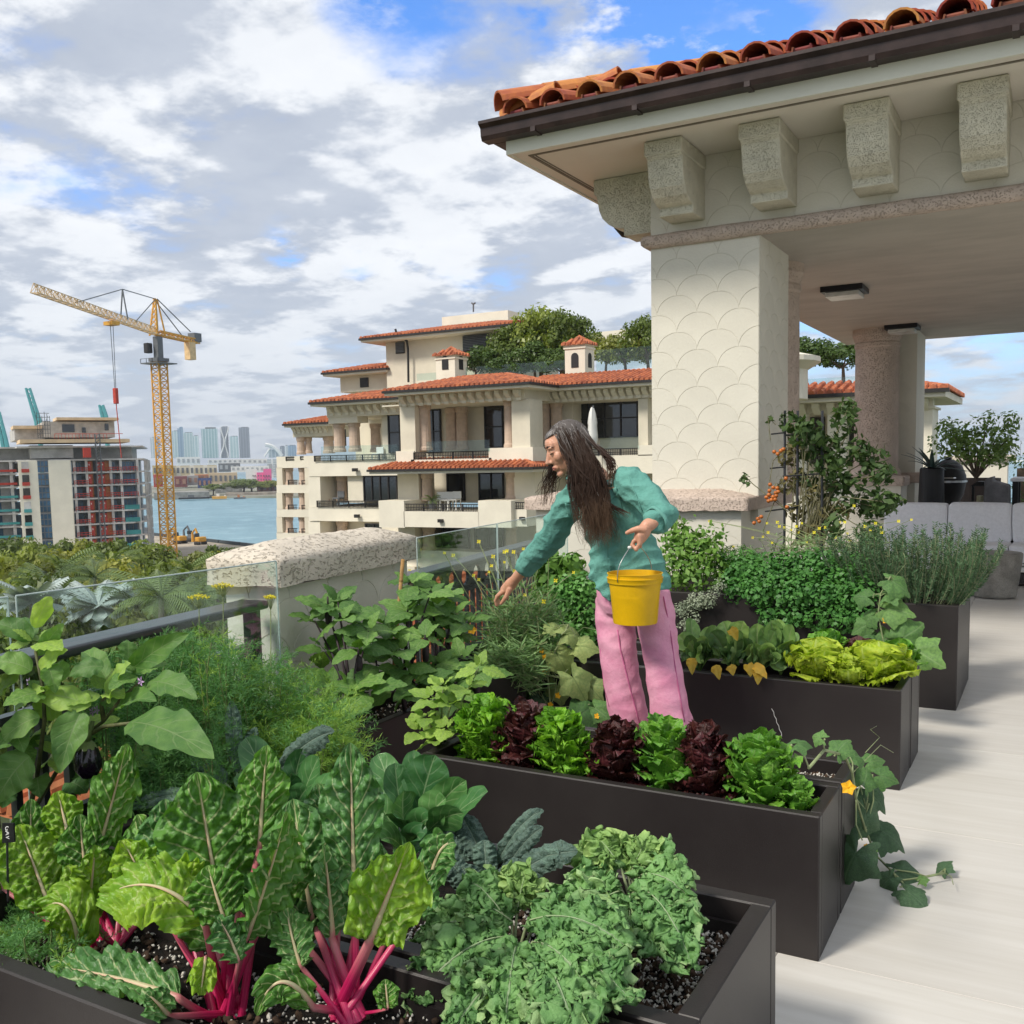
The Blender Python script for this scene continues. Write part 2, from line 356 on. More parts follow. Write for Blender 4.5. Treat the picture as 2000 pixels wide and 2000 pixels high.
def towermat(name, c1, c2, sx_=0.1, sz_=0.28):
    m = bpy.data.materials.new(name); m.use_nodes = True; t = NT(m.node_tree)
    s_ = t.n('ShaderNodeSeparateXYZ', Vector=t.n('ShaderNodeTexCoord').outputs['Object'])
    a = t.ramp(t.m('FRACT', t.m('MULTIPLY', s_.outputs[2], sz_)), 0.55, 0.7)
    b_ = t.ramp(t.m('FRACT', t.m('MULTIPLY', t.m('ADD', s_.outputs[0], t.m('MULTIPLY', s_.outputs[1], 0.7)), sx_)), 0.62, 0.75)
    c = t.mix(t.m('MAXIMUM', t.m('MULTIPLY', a, 0.6), b_), c1, c2)
    b = t.n('ShaderNodeBsdfPrincipled', Base__Color=c, Roughness=0.35); o = t.n('ShaderNodeOutputMaterial'); t.t.links.new(b.outputs[0], o.inputs[0]); return m
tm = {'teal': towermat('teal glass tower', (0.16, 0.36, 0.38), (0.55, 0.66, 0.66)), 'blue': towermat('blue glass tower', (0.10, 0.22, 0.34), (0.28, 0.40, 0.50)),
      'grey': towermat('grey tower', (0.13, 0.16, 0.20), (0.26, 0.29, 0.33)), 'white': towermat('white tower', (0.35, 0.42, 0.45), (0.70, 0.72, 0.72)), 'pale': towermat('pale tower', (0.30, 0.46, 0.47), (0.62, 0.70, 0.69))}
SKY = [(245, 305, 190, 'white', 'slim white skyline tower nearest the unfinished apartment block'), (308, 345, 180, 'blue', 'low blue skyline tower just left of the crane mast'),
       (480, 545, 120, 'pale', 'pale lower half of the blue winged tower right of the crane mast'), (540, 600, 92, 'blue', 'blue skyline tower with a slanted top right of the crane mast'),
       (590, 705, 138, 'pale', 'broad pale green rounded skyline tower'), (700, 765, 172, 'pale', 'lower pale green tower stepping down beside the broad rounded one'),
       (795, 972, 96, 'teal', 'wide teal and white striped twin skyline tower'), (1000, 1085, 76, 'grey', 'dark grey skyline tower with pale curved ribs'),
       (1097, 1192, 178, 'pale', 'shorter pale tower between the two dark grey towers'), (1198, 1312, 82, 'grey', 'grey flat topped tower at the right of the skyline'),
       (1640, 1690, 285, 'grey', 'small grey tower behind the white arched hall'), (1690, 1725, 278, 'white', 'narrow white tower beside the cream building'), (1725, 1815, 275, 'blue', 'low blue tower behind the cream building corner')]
for i, (x0, x1, yt, k, lab) in enumerate(SKY):
    p0, p1 = fr(x0, yt), fr(x1, 410); d = 2900 + (i * 37 % 5) * 90
    t_ = thing('skyline_tower', lab, 'tower', cen((p0[0] + p1[0]) / 2, p1[1], d), 'towers of the far skyline')
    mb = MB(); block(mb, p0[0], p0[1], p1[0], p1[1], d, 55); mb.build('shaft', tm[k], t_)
    mb = MB(); wd = p1[0] - p0[0]
    block(mb, p0[0] + wd * .2, p0[1] - (3.0 if i in (3, 6) else 1.0), p1[0] - wd * .15, p0[1] - .02, d + 8, 30); mb.build('roof_plant', tm[k] if i == 3 else m_grey, t_)
    if i == 7:
        mb = MB()
        for s_ in (-1, 1):
            pts = [atd((p0[0] + p1[0]) / 2 + s_ * wd * (0.5 - 0.45 * math.sin(math.pi * q / 8) ** 2), p0[1] + (p1[1] - p0[1]) * q / 8, d - 2) for q in range(9)]
            mb.tube(pts, 2.2, 5)
        mb.build('curved_rib', m_white, t_)
# white arched hall
p0, p1 = fr(1480, 275), fr(1660, 405); t_ = thing('arched_hall', 'white hall with a swept arched roof at the right of the skyline', 'hall', cen(p0[0], p1[1], 2400))
mb = MB(); block(mb, p0[0] + 6, p0[1] + 8, p1[0], p1[1], 2400, 60); mb.build('hall', tm['white'], t_)
mb = MB(); mb.tube([atd(p0[0] + (p1[0] - p0[0]) * q / 10, p0[1] + 22 * (q / 10) ** 2.2 - 1, 2395) for q in range(11)], 4.5, 6); mb.tube([atd(p0[0] + 14 * q / 8 - 2, p0[1] + 22 - 21 * (q / 8), 2395) for q in range(9)], 2.5, 5); mb.build('roof_arch', m_white, t_)
# port sheds and stacks
PORT = [('shed', 860, 425, 1500, 470, 1500, m_white, 'long white shed roof in the middle of the far port', 'shed'), ('shed', 975, 468, 1210, 555, 1450, m_grey, 'grey walled port hall under the long white roof', 'shed'),
        ('shed', 1110, 500, 1520, 555, 1400, m_white, 'low white port roof in front of the grey hall', 'shed'), ('shed', 1500, 425, 1640, 620, 1500, tm['white'], 'white terminal block against the cream building', 'terminal'),
        ('warehouse', 520, 400, 780, 480, 1500, m_white, 'white stepped warehouse right of the crane mast', 'warehouse'), ('warehouse', 265, 490, 480, 600, 1100, mat('pale yellow wall', (0.62, 0.50, 0.25), 0.8), 'pale yellow warehouse behind the crane mast', 'warehouse'),
        ('warehouse', 465, 490, 965, 600, 1120, towermat('yellow bays', (0.55, 0.47, 0.30), (0.72, 0.68, 0.58), 0.06, 0.1), 'long cream warehouse with yellow bays', 'warehouse'), ('warehouse', 870, 570, 1180, 690, 1000, mat('cream wall far', (0.66, 0.52, 0.34), 0.8), 'cream warehouse behind the rubble bank', 'warehouse'),
        ('container_stack', 275, 590, 375, 720, 960, m_red, 'red container stack left of the crane mast', 'containers'), ('container_stack', 500, 610, 640, 720, 900, mat('maroon container', (0.22, 0.06, 0.06), 0.7), 'maroon container stack right of the crane mast', 'containers'),
        ('container_stack', 640, 600, 760, 700, 930, mat('grey container', (0.40, 0.38, 0.37), 0.7), 'grey container stack between maroon and blue ones', 'containers'), ('container_stack', 720, 590, 870, 625, 940, m_ply, 'orange containers on top of the blue stack', 'containers'),
        ('container_stack', 750, 628, 900, 730, 930, mat('blue container', (0.05, 0.09, 0.26), 0.7), 'blue container stack by the quay trees', 'containers'),
        ('rubble_bank', 940, 700, 1230, 785, 850, mat('grey rubble', (0.33, 0.33, 0.31), 0.95, 0.3, 0.2), 'grey rubble bank along the far quay', 'bank'), ('quay_wall', 280, 780, 880, 845, 770, mat('quay grey', (0.36, 0.35, 0.32), 0.95, 0.25, 0.15), 'long grey quay wall across the bay', 'quay'),
        ('quay_wall', 1050, 785, 1630, 843, 770, mat('quay sand', (0.42, 0.37, 0.31), 0.95, 0.25, 0.15), 'sandy quay wall across the bay beside the cream building', 'quay'), ('boathouse', 1390, 715, 1620, 765, 850, mat('brown roof', (0.22, 0.10, 0.07), 0.9), 'low brown roofed boathouse by the far quay trees', 'boathouse')]
for nm, x0, y0, x1, y1, d, m, lab, cat in PORT:
    p0, p1 = fr(x0, y0), fr(x1, y1); t_ = thing(nm, lab, cat, cen((p0[0] + p1[0]) / 2, p1[1], d))
    mb = MB(); block(mb, p0[0], p0[1], p1[0], p1[1] + 1.0, d, 40); mb.build('hull' if 'barge' in nm else 'body', m, t_)
    mb = MB(); n = max(2, int((p1[0] - p0[0]) / 9))
    for k in range(n):
        a = p0[0] + (p1[0] - p0[0]) * (k + .25) / n; block(mb, a, p0[1] + (p1[1] - p0[1]) * .25, a + (p1[0] - p0[0]) / n * .5, p0[1] + (p1[1] - p0[1]) * .75, d - .6, .5)
    if nm in ('warehouse', 'shed', 'boathouse'): mb.build('bay', m_grey if 'white' not in lab else mat('soft grey bay', (0.42, 0.44, 0.45), 0.7), t_)
    elif nm == 'container_stack': mb.build('container_door', mat('rust door', (0.36, 0.20, 0.14), 0.8), t_)
p0, p1 = fr(1390, 545), fr(1548, 700); t_ = thing('pink_house', 'bright pink block with rows of small windows by the far quay', 'building', cen(p0[0] + 10, p1[1], 840))
mb = MB(); block(mb, p0[0], p0[1] + 4, p1[0] - 15, p1[1], 840, 15); block(mb, p0[0] + 13, p0[1] - 3, p1[0], p1[1], 838, 15); mb.build('wall', mat('pink paint', (0.80, 0.16, 0.36), 0.8, 0.05), t_)
for r_ in range(2):
    for k in range(5):
        mb = MB(); block(mb, p0[0] + 2 + k * 5.1, p0[1] + 9 + r_ * 7.5, p0[0] + 4.2 + k * 5.1, p0[1] + 12 + r_ * 7.5, 837.4, .4); mb.build('window', m_grey, t_)
p0, p1 = fr(1270, 530), fr(1392, 690); t_ = thing('white_block', 'white block adjoining the pink one by the far quay', 'building', cen(p0[0] + 10, p1[1], 842))
mb = MB(); block(mb, p0[0], p0[1], p1[0], p1[1], 842, 15); mb.build('wall', m_white, t_)
for k in range(4):
    mb = MB(); block(mb, p0[0] + 13 + (k % 2) * 4, p0[1] + 12 + (k // 2) * 7, p0[0] + 15.5 + (k % 2) * 4, p0[1] + 14 + (k // 2) * 7, 841.4, .4); mb.build('window', m_grey, t_)
for lab, x0, x1, y0, y1, m, cm in (('yellow work barge moored at the far quay', 905, 1065, 815, 850, m_craney, m_white), ('long dark barge moored at the far quay left of the yellow one', 545, 880, 825, 852, m_dark, m_grey), ('grey work boat moored right of the yellow barge', 1140, 1270, 825, 855, m_grey, m_ply)):
    p0, p1 = fr(x0, y0), fr(x1, y1); t_ = thing('barge', lab, 'barge', cen((p0[0] + p1[0]) / 2, p1[1], 735))
    mb = MB(); block(mb, p0[0], p0[1] + 2, p1[0], p1[1] + .5, 735, 8); mb.build('hull', m, t_)
    mb = MB(); block(mb, p0[0] + (p1[0] - p0[0]) * .3, p0[1] - 3, p0[0] + (p1[0] - p0[0]) * .5, p0[1] + 2, 737, 4); block(mb, p1[0] - 5, p0[1], p1[0] - 2, p0[1] + 2, 737, 4); mb.build('cabin', cm, t_)
# teal port cranes
def z1(x, y): return (x / 2.76, 500 + y / 2.76)
for lab, pts in (('tall teal port crane boom raised behind the unfinished tower', [(150, 712), (205, 892), (215, 960)]), ('teal port crane boom at the left edge of the view', [(-14, 840), (20, 985), (30, 1040)]), ('short teal port crane boom tip behind the penthouse roof', [(545, 803), (562, 862), (575, 940)])):
    P_ = [atd(*z1(*p), 900) for p in pts]; t_ = thing('port_crane', lab, 'crane', P_[-1], 'teal port cranes')
    for dx in (-1.6, 1.6): mb = MB(); mb.tube([p + RIGHT * dx for p in P_], [1.0, 1.6, 1.9], 6); mb.build('boom', m_teal, t_)
    mb = MB()
    for k in range(9):
        a = P_[0].lerp(P_[1], k / 8); mb.tube([a - RIGHT * 1.6, a + RIGHT * 1.6 + UP * (-2)], .5, 4)
    mb.build('lacing', m_teal, t_)
    mb = MB(); a = P_[-1]; mb.box(a.x - 1.3, a.x + 1.3, a.y - 1.3, a.y + 1.3, FS, a.z); mb.build('tower_leg', m_teal, t_)
# ============================================================ trees
def crown_mesh(name, seed, m, rx, rz, ncl=34, per=70, leaf=0.34, flat=0.35):
    rs = np.random.RandomState(seed); V = []; 
    cl = rs.normal(size=(ncl, 3)); cl /= np.linalg.norm(cl, axis=1)[:, None]; cl[:, 2] = np.abs(cl[:, 2]) * 1.1 - 0.35
    cl *= (rs.uniform(0.35, 0.9, ncl) ** 0.6)[:, None]
    c = np.repeat(cl, per, 0) * np.array([rx, rx, rz])
    rr = np.repeat(rs.uniform(0.18, 0.34, ncl) * rx, per)
    d = rs.normal(size=(len(c), 3)); d /= np.linalg.norm(d, axis=1)[:, None]
    p = c + d * (rr * rs.uniform(0.55, 1.05, len(c)))[:, None] * np.array([1, 1, 0.75])
    n = d + rs.normal(size=d.shape) * 0.55 + np.array([0, 0, 0.35]); n /= np.linalg.norm(n, axis=1)[:, None]
    a = np.cross(n, rs.normal(size=n.shape)); a /= np.linalg.norm(a, axis=1)[:, None]; b = np.cross(n, a)
    s_ = (leaf * rs.uniform(0.6, 1.3, len(p)))[:, None]
    V = np.stack([p - a * s_, p + b * s_ * 0.55, p + a * s_, p - b * s_ * 0.55], 1).reshape(-1, 3); V[:, 2] -= (rz * -0.35)
    F = np.arange(len(V)).reshape(-1, 4)
    return mesh_of(name, V, F, m)
def trunk_mesh(name, seed, h, r, m, rx):
    rnd_ = random.Random(seed); mb = MB()
    top = Vector((rnd_.uniform(-.3, .3), rnd_.uniform(-.3, .3), h * .62))
    mb.tube([(0, 0, 0), (top.x * .3, top.y * .3, h * .3), top], [r, r * .8, r * .6], 7)
    for k in range(5):
        a = 6.28 * k / 5 + rnd_.uniform(-.4, .4); e = Vector((math.cos(a) * rx * .6, math.sin(a) * rx * .6, h * rnd_.uniform(.8, .98)))
        mb.tube([top * rnd_.uniform(.7, 1), (top + e) / 2 + Vector((0, 0, -.05 * h)), e], [r * .5, r * .35, r * .12], 5)
    return mesh_of(name, mb.v, mb.f, m)
lf_park = leafmat('park foliage', (0.21, 0.265, 0.046), (0.135, 0.185, 0.034), rnd=0.6, trans=0.3, bump=0)
lf_dark = leafmat('dark roof foliage', (0.095, 0.155, 0.034), (0.055, 0.10, 0.022), rnd=0.4, trans=0.25, bump=0)
lf_olive = leafmat('olive yellow foliage', (0.30, 0.31, 0.06), (0.19, 0.22, 0.045), rnd=0.5, trans=0.3, bump=0)
CR = [crown_mesh('crown', s_, lf_park, 5.2, 4.4, 46, 130, 0.32) for s_ in range(4)] + [crown_mesh('crown', 9, lf_olive, 5.2, 4.4, 46, 130, 0.32)]
TK = [trunk_mesh('trunk', s_, 8.0, 0.35, m_bark, 4) for s_ in range(2)]
def tree(name, label, base, h, w_, ci, cat='tree', group=None, crown=None, trunk=None):
    zc_, zk_ = (4.7, 1.3) if name == 'roof_tree' else (6.0, 1.0)
    t_ = thing(name, label, cat, base, group)
    sc_ = Matrix.Translation(base) @ Matrix.Rotation(ci * 1.7 + base[0], 4, 'Z') @ Matrix.Diagonal((w_ / 5.2, w_ / 5.2, h / 10.0, 1))
    k = link('trunk', trunk or TK[ci % 2], t_, sc_)
    c = link('crown', crown or CR[ci % len(CR)], t_, sc_ @ Matrix.Translation((0, 0, zc_)) @ Matrix.Diagonal((1, 1, zk_, 1)))
    return t_
rt = random.Random(5); kk = 0; ORD = 'first second third fourth fifth sixth seventh eighth ninth tenth eleventh twelfth thirteenth fourteenth'.split()
for d, y0, x0, x1, st, w_ in ((132, 1082, -40, 470, 46, 4.2), (112, 1100, -60, 450, 52, 4.4), (92, 1128, -50, 420, 62, 4.4), (74, 1172, -60, 470, 74, 4.0), (56, 1250, -30, 420, 95, 3.6)):
    px = x0; no_ = 0
    while px < x1:
        dd = d + rt.uniform(-6, 6); yy = y0 + rt.uniform(-8, 14) + (18 if (d > 100 and 300 < px < 400) else 0); top = atd(px, yy, dd); h = max(5, top.z - GZ)
        tree('park_tree', None, (top.x, top.y, GZ), h, w_ * rt.uniform(.85, 1.2), kk if rt.random() > .15 else 4, group='broad green trees of the park below the terrace')['label'] = ORD[no_] + ' park tree from the left in the ' + {132: 'farthest row, toward the unfinished tower', 112: 'second farthest row below the tower', 92: 'middle row beyond the glass railing', 74: 'second nearest row beyond the glass railing', 56: 'nearest row below the glass railing'}[d]; no_ += 1
        kk += 1; px += st * rt.uniform(.8, 1.2)
def palm_meshes(name, m, n=17, L=2.9, leafw=0.055, droop=0.9, fan=False, seed=1):
    rs = random.Random(seed); mb = MB()
    for k in range(n):
        a = k * 2.4 + rs.uniform(-.2, .2); el = rs.uniform(-.15, 1.25); l = L * rs.uniform(.8, 1.05)
        pts = []
        for q in range(9):
            s_ = q / 8; r_ = l * (s_ - .12 * s_ * s_) * math.cos(el * (1 - .6 * s_)); z = l * (math.sin(el) * s_ - droop * .5 * s_ * s_)
            pts.append(Vector((math.cos(a) * r_, math.sin(a) * r_, z)))
        sd_ = Vector((-math.sin(a), math.cos(a), 0))
        mb.tube(pts, [.045 * (1 - q / 9) + .008 for q in range(9)], 4, cap=False)
        for q in range(1, 8):
            for h_ in (0, .5):
                p = pts[q].lerp(pts[q + 1], h_) if q < 8 else pts[q]; tn = (pts[q + 1] - pts[q]).normalized()
                ll = (.75 if not fan else 1.0) * l * .33 * math.sin(math.pi * min(1, (q + h_) / 8.2)) ** .6 + .05
                for s2 in (-1, 1):
                    e = p + sd_ * s2 * ll * .8 + tn * ll * .6 - Vector((0, 0, ll * .45)); w2 = tn * leafw
                    mb.add([p - w2, p + w2, e], [(0, 1, 2)])
    return mesh_of(name, mb.v, mb.f, m)
lf_palm = leafmat('palm foliage', (0.17, 0.24, 0.085), (0.11, 0.165, 0.055), rnd=0.4, bump=0); lf_silver = leafmat('silver palm foliage', (0.42, 0.48, 0.46), (0.30, 0.37, 0.35), rnd=0.2, bump=0, trans=0.1)
pm = palm_meshes('crown', lf_palm); ps = palm_meshes('crown', lf_silver, 26, 2.2, 0.10, .5, True, 4)
pt_ = MB(); pt_.tube([(0, 0, 0), (.15, 0, .5), (.1, .1, 1)], [.028, .02, .018], 7); pt_ = mesh_of('trunk', pt_.v, pt_.f, mat('palm bark', (0.33, 0.29, 0.24), 0.95, 0.2, 6))
def palm(lab, px, py, d, w_, me, group=None):
    top = atd(px, py, d); h = top.z - GZ; base = (top.x, top.y, GZ); t_ = thing('palm_tree', lab, 'palm', base, group)
    link('trunk', pt_, t_, Matrix.Translation(base) @ Matrix.Diagonal((8, 8, h, 1)))
    link('crown', me, t_, Matrix.Translation((top.x + .8, top.y + .8, top.z)) @ Matrix.Rotation(px, 4, 'Z') @ Matrix.Diagonal((w_, w_, w_, 1)))
palm('silver leaved palm at the far left behind the glass railing', 20, 1182, 62, 1.15, ps); palm('silver leaved palm second from the left behind the glass railing', 148, 1190, 58, 1.1, ps)
for i, (px, py, d, w_) in enumerate(((95, 1118, 95, 1.5), (195, 1105, 100, 1.3), (268, 1172, 52, 1.05), (318, 1185, 55, 1.1), (225, 1190, 58, 1.0), (385, 1175, 60, 1.1), (340, 1120, 88, 1.2), (155, 1130, 84, 1.1), (60, 1150, 70, 1.1))):
    palm(('second', 'fourth', 'sixth', 'seventh', 'fifth', 'last', 'eighth', 'third', 'first')[i] + ' green feather palm from the left among the park trees', px, py, d, w_, pm, 'green palms among the park trees')
for i, (x, y, w_, lab) in enumerate(((915, 700, 9, 'round quayside tree by the yellow barge across the bay'), (1240, 655, 16, 'largest dark tree on the far quay'), (1330, 680, 14, 'dark tree right of the largest one on the far quay'), (1440, 670, 14, 'olive tree below the pink block across the bay'), (1540, 668, 13, 'olive tree nearest the cream building across the bay'), (1035, 810, 5, 'small shrub between the barges on the far quay'))):
    p = atd(*fr(x, y), 800); tree('quay_tree', lab, (p.x, p.y, FS), p.z - FS, w_, i, group='trees on the far quay')
class Frame:
    """an upright local frame standing at distance d: x to the right, y away, z world height"""
    def __init__(s, px, d, yaw=0.0):
        o = atd(px, 900, d); s.o = Vector((o.x, o.y, 0)); a = math.atan2(-o.x, o.y) + yaw; s.a = a
        s.ex = Vector((math.cos(a), math.sin(a), 0)); s.ey = Vector((-math.sin(a), math.cos(a), 0))
    def L(s, px, py, dy=0.0):
        r = ray(px, py); k = ((s.o - CAM).dot(s.ey) + dy) / r.dot(s.ey); p = CAM + r * k; q = p - s.o
        return q.dot(s.ex), p.z
    def thing(s, name, label, cat):
        t_ = thing(name, label, cat, s.o); t_.rotation_euler = (0, 0, s.a); WL[t_.name] = Vector((0, 0, 0)); return t_
    def box(s, mb, x0, y0, x1, y1, dy, dep):
        a = s.L(x0, (y0 + y1) / 2, dy)[0]; b = s.L(x1, (y0 + y1) / 2, dy)[0]; zt = s.L((x0 + x1) / 2, y0, dy)[1]; zb = s.L((x0 + x1) / 2, y1, dy)[1]
        mb.box(a, b, dy, dy + dep, zb, zt); return mb
# ============================================================ the unfinished tower (pixels of the detail view are z1 units)
F_ = Frame(150, 250, R(6)); T = F_.thing('unfinished_apartment_tower', 'unfinished concrete apartment tower with red guard rails and blue windows beside the crane', 'building')
def fb(name, m, x0, y0, x1, y1, dy, dep, par=None):
    a, b_ = z1(x0, y0), z1(x1, y1); mb = MB(); F_.box(mb, a[0], a[1], b_[0], b_[1], dy, dep); return mb.build(name, m, par or T)
def lx(x, y=1300, dy=0): return F_.L(*z1(x, y), dy)[0]
def lz(y, x=400, dy=0): return F_.L(*z1(x, y), dy)[1]
FL = [1095, 1165, 1235, 1307, 1377, 1447, 1520, 1590]
fz = [lz(y) for y in FL] ; stp = (fz[0] - fz[-1]) / 7; fz.append(GZ)
xl, x4, x5, x68, x76 = lx(-150), lx(108), lx(392), lx(680), lx(765)
foot = [(xl, 5), (x4, 5), (x4, 0), (x76 - 2, 0), (x76 + 1.5, 3.5), (x76 + 7, 30), (xl, 34)]
m_blk = mat('grey block wall', (0.52, 0.51, 0.48), 0.95, 0.15, 0.6, 0.1, 6)
mb = MB(); mb.prism([(lx(400), 6), (x76 - 1, 5), (x76 + 4, 29), (xl + 6, 30), (xl + 6, 9), (lx(160), 9)], 'z', fz[0], fz[0] + stp - .3); mb.build('top_storey_core', m_blk, T)
for i, z in enumerate(fz[:-1] + [fz[0] + stp]):
    mb = MB(); mb.prism(foot, 'z', z - .36, z); mb.build('floor_slab', m_conc, T)
    if i < 8:
        zb = fz[i] - stp
        cm = MB()
        for x in (xl + 3, xl + 8, xl + 13): cm.box(x, x + .7, 5.2, 5.9, zb, z - .28)
        for x in (404, 470, 600, 655, 745): cm.box(lx(x), lx(x) + .55, .25, .8, zb, z - .28)
        for q in range(6): cm.box(x76 + 1.6 + q * 1.0, x76 + 2.1 + q * 1.0, 4 + q * 4.8, 4.5 + q * 4.8, zb, z - .28)
        tag(cm.build('columns', m_conc, T), None, None, None, 'stuff')
        for (a, b2) in ((405, 455), (560, 640), (672, 745)):
            w_ = MB(); w_.box(lx(a), lx(b2), 3.0, 3.2, zb + .1, z - .5); f_ = w_.build('window', m_conc if i < 1 else m_grey, T)
            n = 3; mb = MB()
            for k in range(n): mb.box(lx(a) + (lx(b2) - lx(a)) * (k + .06) / n, lx(a) + (lx(b2) - lx(a)) * (k + .94) / n, 2.9, 3.0, zb + .25, z - .7)
            mb.build('pane', m_bluepane, f_)
        for (a, b2) in ((405, 500), (580, 665), (672, 750)):
            mb = MB(); red = m_red if i < 3 or a < 600 else m_teal
            for h_ in (.45, .95): mb.box(lx(a), lx(b2), -.1, .0, zb + h_, zb + h_ + .14)
            for k in range(5): mb.box(lx(a) + (lx(b2) - lx(a)) * k / 4.2, lx(a) + (lx(b2) - lx(a)) * k / 4.2 + .1, -.1, 0, zb, zb + 1.1)
            if red is m_teal: mb.box(lx(a), lx(b2), .02, .06, zb + .05, zb + 1.05)
            mb.build('guard_rail', red, T)
        mb = MB(); mb.box(xl, x4 - .1, 4.8, 4.95, zb + .4, zb + .95); mb.build('guard_rail', m_teal if i in (2, 3, 4, 5) else m_red, T)
        mb = MB(); mb.box(xl, x4 - .2, 8, 8.3, zb, z - .28); mb.build('block_wall', m_blk if i % 2 else m_conc, T)
        w_ = MB()
        for k in range(3): w_.box(xl + 2 + k * 6, xl + 6 + k * 6, 7.8, 7.95, zb + .2, z - .6)
        tag(w_.build('windows', m_bluepane if i > 1 else m_pane, T), None, None, None, 'stuff')
        mb = MB(); mb.prism([(lx(440), 5), (x76 - 1, 3.9), (x76 + .8, 5), (x76 + 5, 29), (lx(440), 30)], 'z', zb, z - .28); mb.build('glazed_core', mat('pale glazing', (0.36, 0.43, 0.47), .3, .3, .4), T)
        # hoist bay: orange boards, red doors
        mb = MB(); mb.box(lx(478), lx(512), .9, 1.1, zb + .1, z - .5); mb.box(lx(575), lx(600), .9, 1.1, zb + .1, z - .5); mb.build('board', m_ply, T)
        for a in (480, 528, 552):
            mb = MB(); mb.box(lx(a), lx(a + 22), .3, .45, zb + .2, z - .75); d_ = mb.build('hoist_door', m_red, T)
            mb = MB(); mb.box(lx(a + 9), lx(a + 13), .2, .3, zb + 1.5, zb + 1.9); mb.build('door_light', m_white, d_)
pz0, pz1 = lz(1100), GZ
mb = MB(); mb.box(x4, lx(205), -.35, 0, pz1, pz0); mb.build('wall_panel', mat('tower cream panel', (0.86, 0.82, 0.68), .8, .04, .4), T)
for q0, q1 in ((205, 212), (272, 392)):
    mb = MB(); mb.box(lx(q0), lx(q1), -.35, 0, pz1, pz0); mb.build('wall_panel', mat('tower cream panel', (0.86, 0.82, 0.68), .8, .04, .4), T)
mb = MB(); mb.box(lx(270), lx(388), -.6, -.36, lz(1560), pz0); mb.build('wall_panel', mat('tower cream panel', (0.86, 0.82, 0.68), .8, .04, .4), T)
for i in range(8):
    z = fz[i]
    mb = MB(); mb.box(lx(206), lx(272), -.25, -.1, z - stp + .15, z - .15); f_ = mb.build('window', m_grey, T)
    mb = MB()
    for k in range(3):
        for r_ in range(2): mb.box(lx(208) + (lx(270) - lx(208)) * k / 3 + .1, lx(208) + (lx(270) - lx(208)) * (k + 1) / 3 - .1, -.3, -.25, z - stp + .25 + r_ * stp * .45, z - stp + stp * (.45 + r_ * .42))
    mb.build('pane', m_bluepane, f_)
    mb = MB(); mb.box(lx(126), lx(164), -.5, -.36, z - stp + .3, z - .4); o_ = mb.build('window', m_pane if i % 3 else m_conc, T)
    mb = MB(); mb.box(lx(124), lx(166), -.7, -.55, z - stp + .2, z - stp + 1.0); mb.build('guard_rail', m_teal if i > 2 else m_red, T)
fb('block_wall', m_blk, 165, 1020, 395, 1090, 1.2, 8)
fb('roof_slab', m_tan, 108, 987, 700, 1006, -1.5, 14); fb('penthouse_wall', m_blk, 235, 893, 618, 978, 6, 20); fb('roof_slab', m_tan, 305, 870, 640, 884, 4, 10); fb('penthouse_wall', m_blk, 78, 930, 240, 992, 8, 20); fb('roof_slab', m_tan, 70, 914, 238, 930, 6, 10)
fb('window', m_pane, 335, 908, 402, 950, 5.8, .2); fb('window', m_pane, 442, 925, 462, 952, 5.8, .2); fb('window', m_pane, 565, 905, 585, 940, 5.8, .2)
mb = MB()
for k in range(6):
    x = lx(232) + k * (lx(302) - lx(232)) / 5; mb.box(x, x + .12, 4, 4.12, lz(980), lz(835 + (k % 3) * 12))
for k in range(7): z = lz(975) + (lz(845) - lz(975)) * k / 6; mb.box(lx(232), lx(302), 4, 4.1, z, z + .12)
for k in range(5): mb.tube([(lx(232 + 12 * k), 4, lz(970 - 20 * k)), (lx(262 + 8 * k), 4, lz(940 - 20 * k))], .07, 4)
mb.build('scaffold', m_grey, T)
mb = MB(); xh = lx(540)
for dx in (-.5, .5):
    mb.box(xh + dx - .09, xh + dx + .09, -1.7, -1.5, GZ, lz(960)); mb.box(xh + dx - .09, xh + dx + .09, -.8, -.6, GZ, lz(960))
for k in range(44): z = GZ + k * (lz(960) - GZ) / 44; mb.tube([(xh - .5, -1.6, z), (xh + .5, -1.6, z + .8)], .07, 4)
mb.build('hoist_mast', m_grey, T)
mb = MB(); mb.box(lx(458), lx(498), -2.6, -.9, lz(1088), lz(1035)); mb.build('hoist_cab', m_red, T)
mb = MB()
for k in range(16): x = lx(320) + k * (lx(620) - lx(320)) / 16; mb.box(x, x + .08, 2.4, 2.5, lz(985), lz(955))
mb.box(lx(320), lx(690), 2.4, 2.5, lz(958), lz(955)); mb.build('guard_rail', m_red, T)
# ============================================================ tower crane
def lattice(mb, a, b_, w_, h_, n, r=.1, tri=False):
    a, b_ = Vector(a), Vector(b_); d = (b_ - a).normalized(); s_ = d.cross(Vector((0, 0, 1)))
    s_ = s_.normalized() if s_.length > .1 else Vector((1, 0, 0)); u = s_.cross(d).normalized()
    C = [(-w_ / 2, -h_ / 2), (w_ / 2, -h_ / 2), (w_ / 2, h_ / 2), (-w_ / 2, h_ / 2)] if not tri else [(-w_ / 2, -h_ / 2), (w_ / 2, -h_ / 2), (0, h_ / 2)]
    for x, y in C: mb.tube([a + s_ * x + u * y, b_ + s_ * x + u * y], r, 4)
    for k in range(n):
        p, q = a.lerp(b_, k / n), a.lerp(b_, (k + 1) / n)
        for i in range(len(C)):
            c, e = C[i], C[(i + 1) % len(C)]
            if k % 2: c, e = e, c
            mb.tube([p + s_ * c[0] + u * c[1], q + s_ * e[0] + u * e[1]], r * .6, 4, cap=False)
            mb.tube([q + s_ * c[0] + u * c[1], q + s_ * e[0] + u * e[1]], r * .55, 4, cap=False)
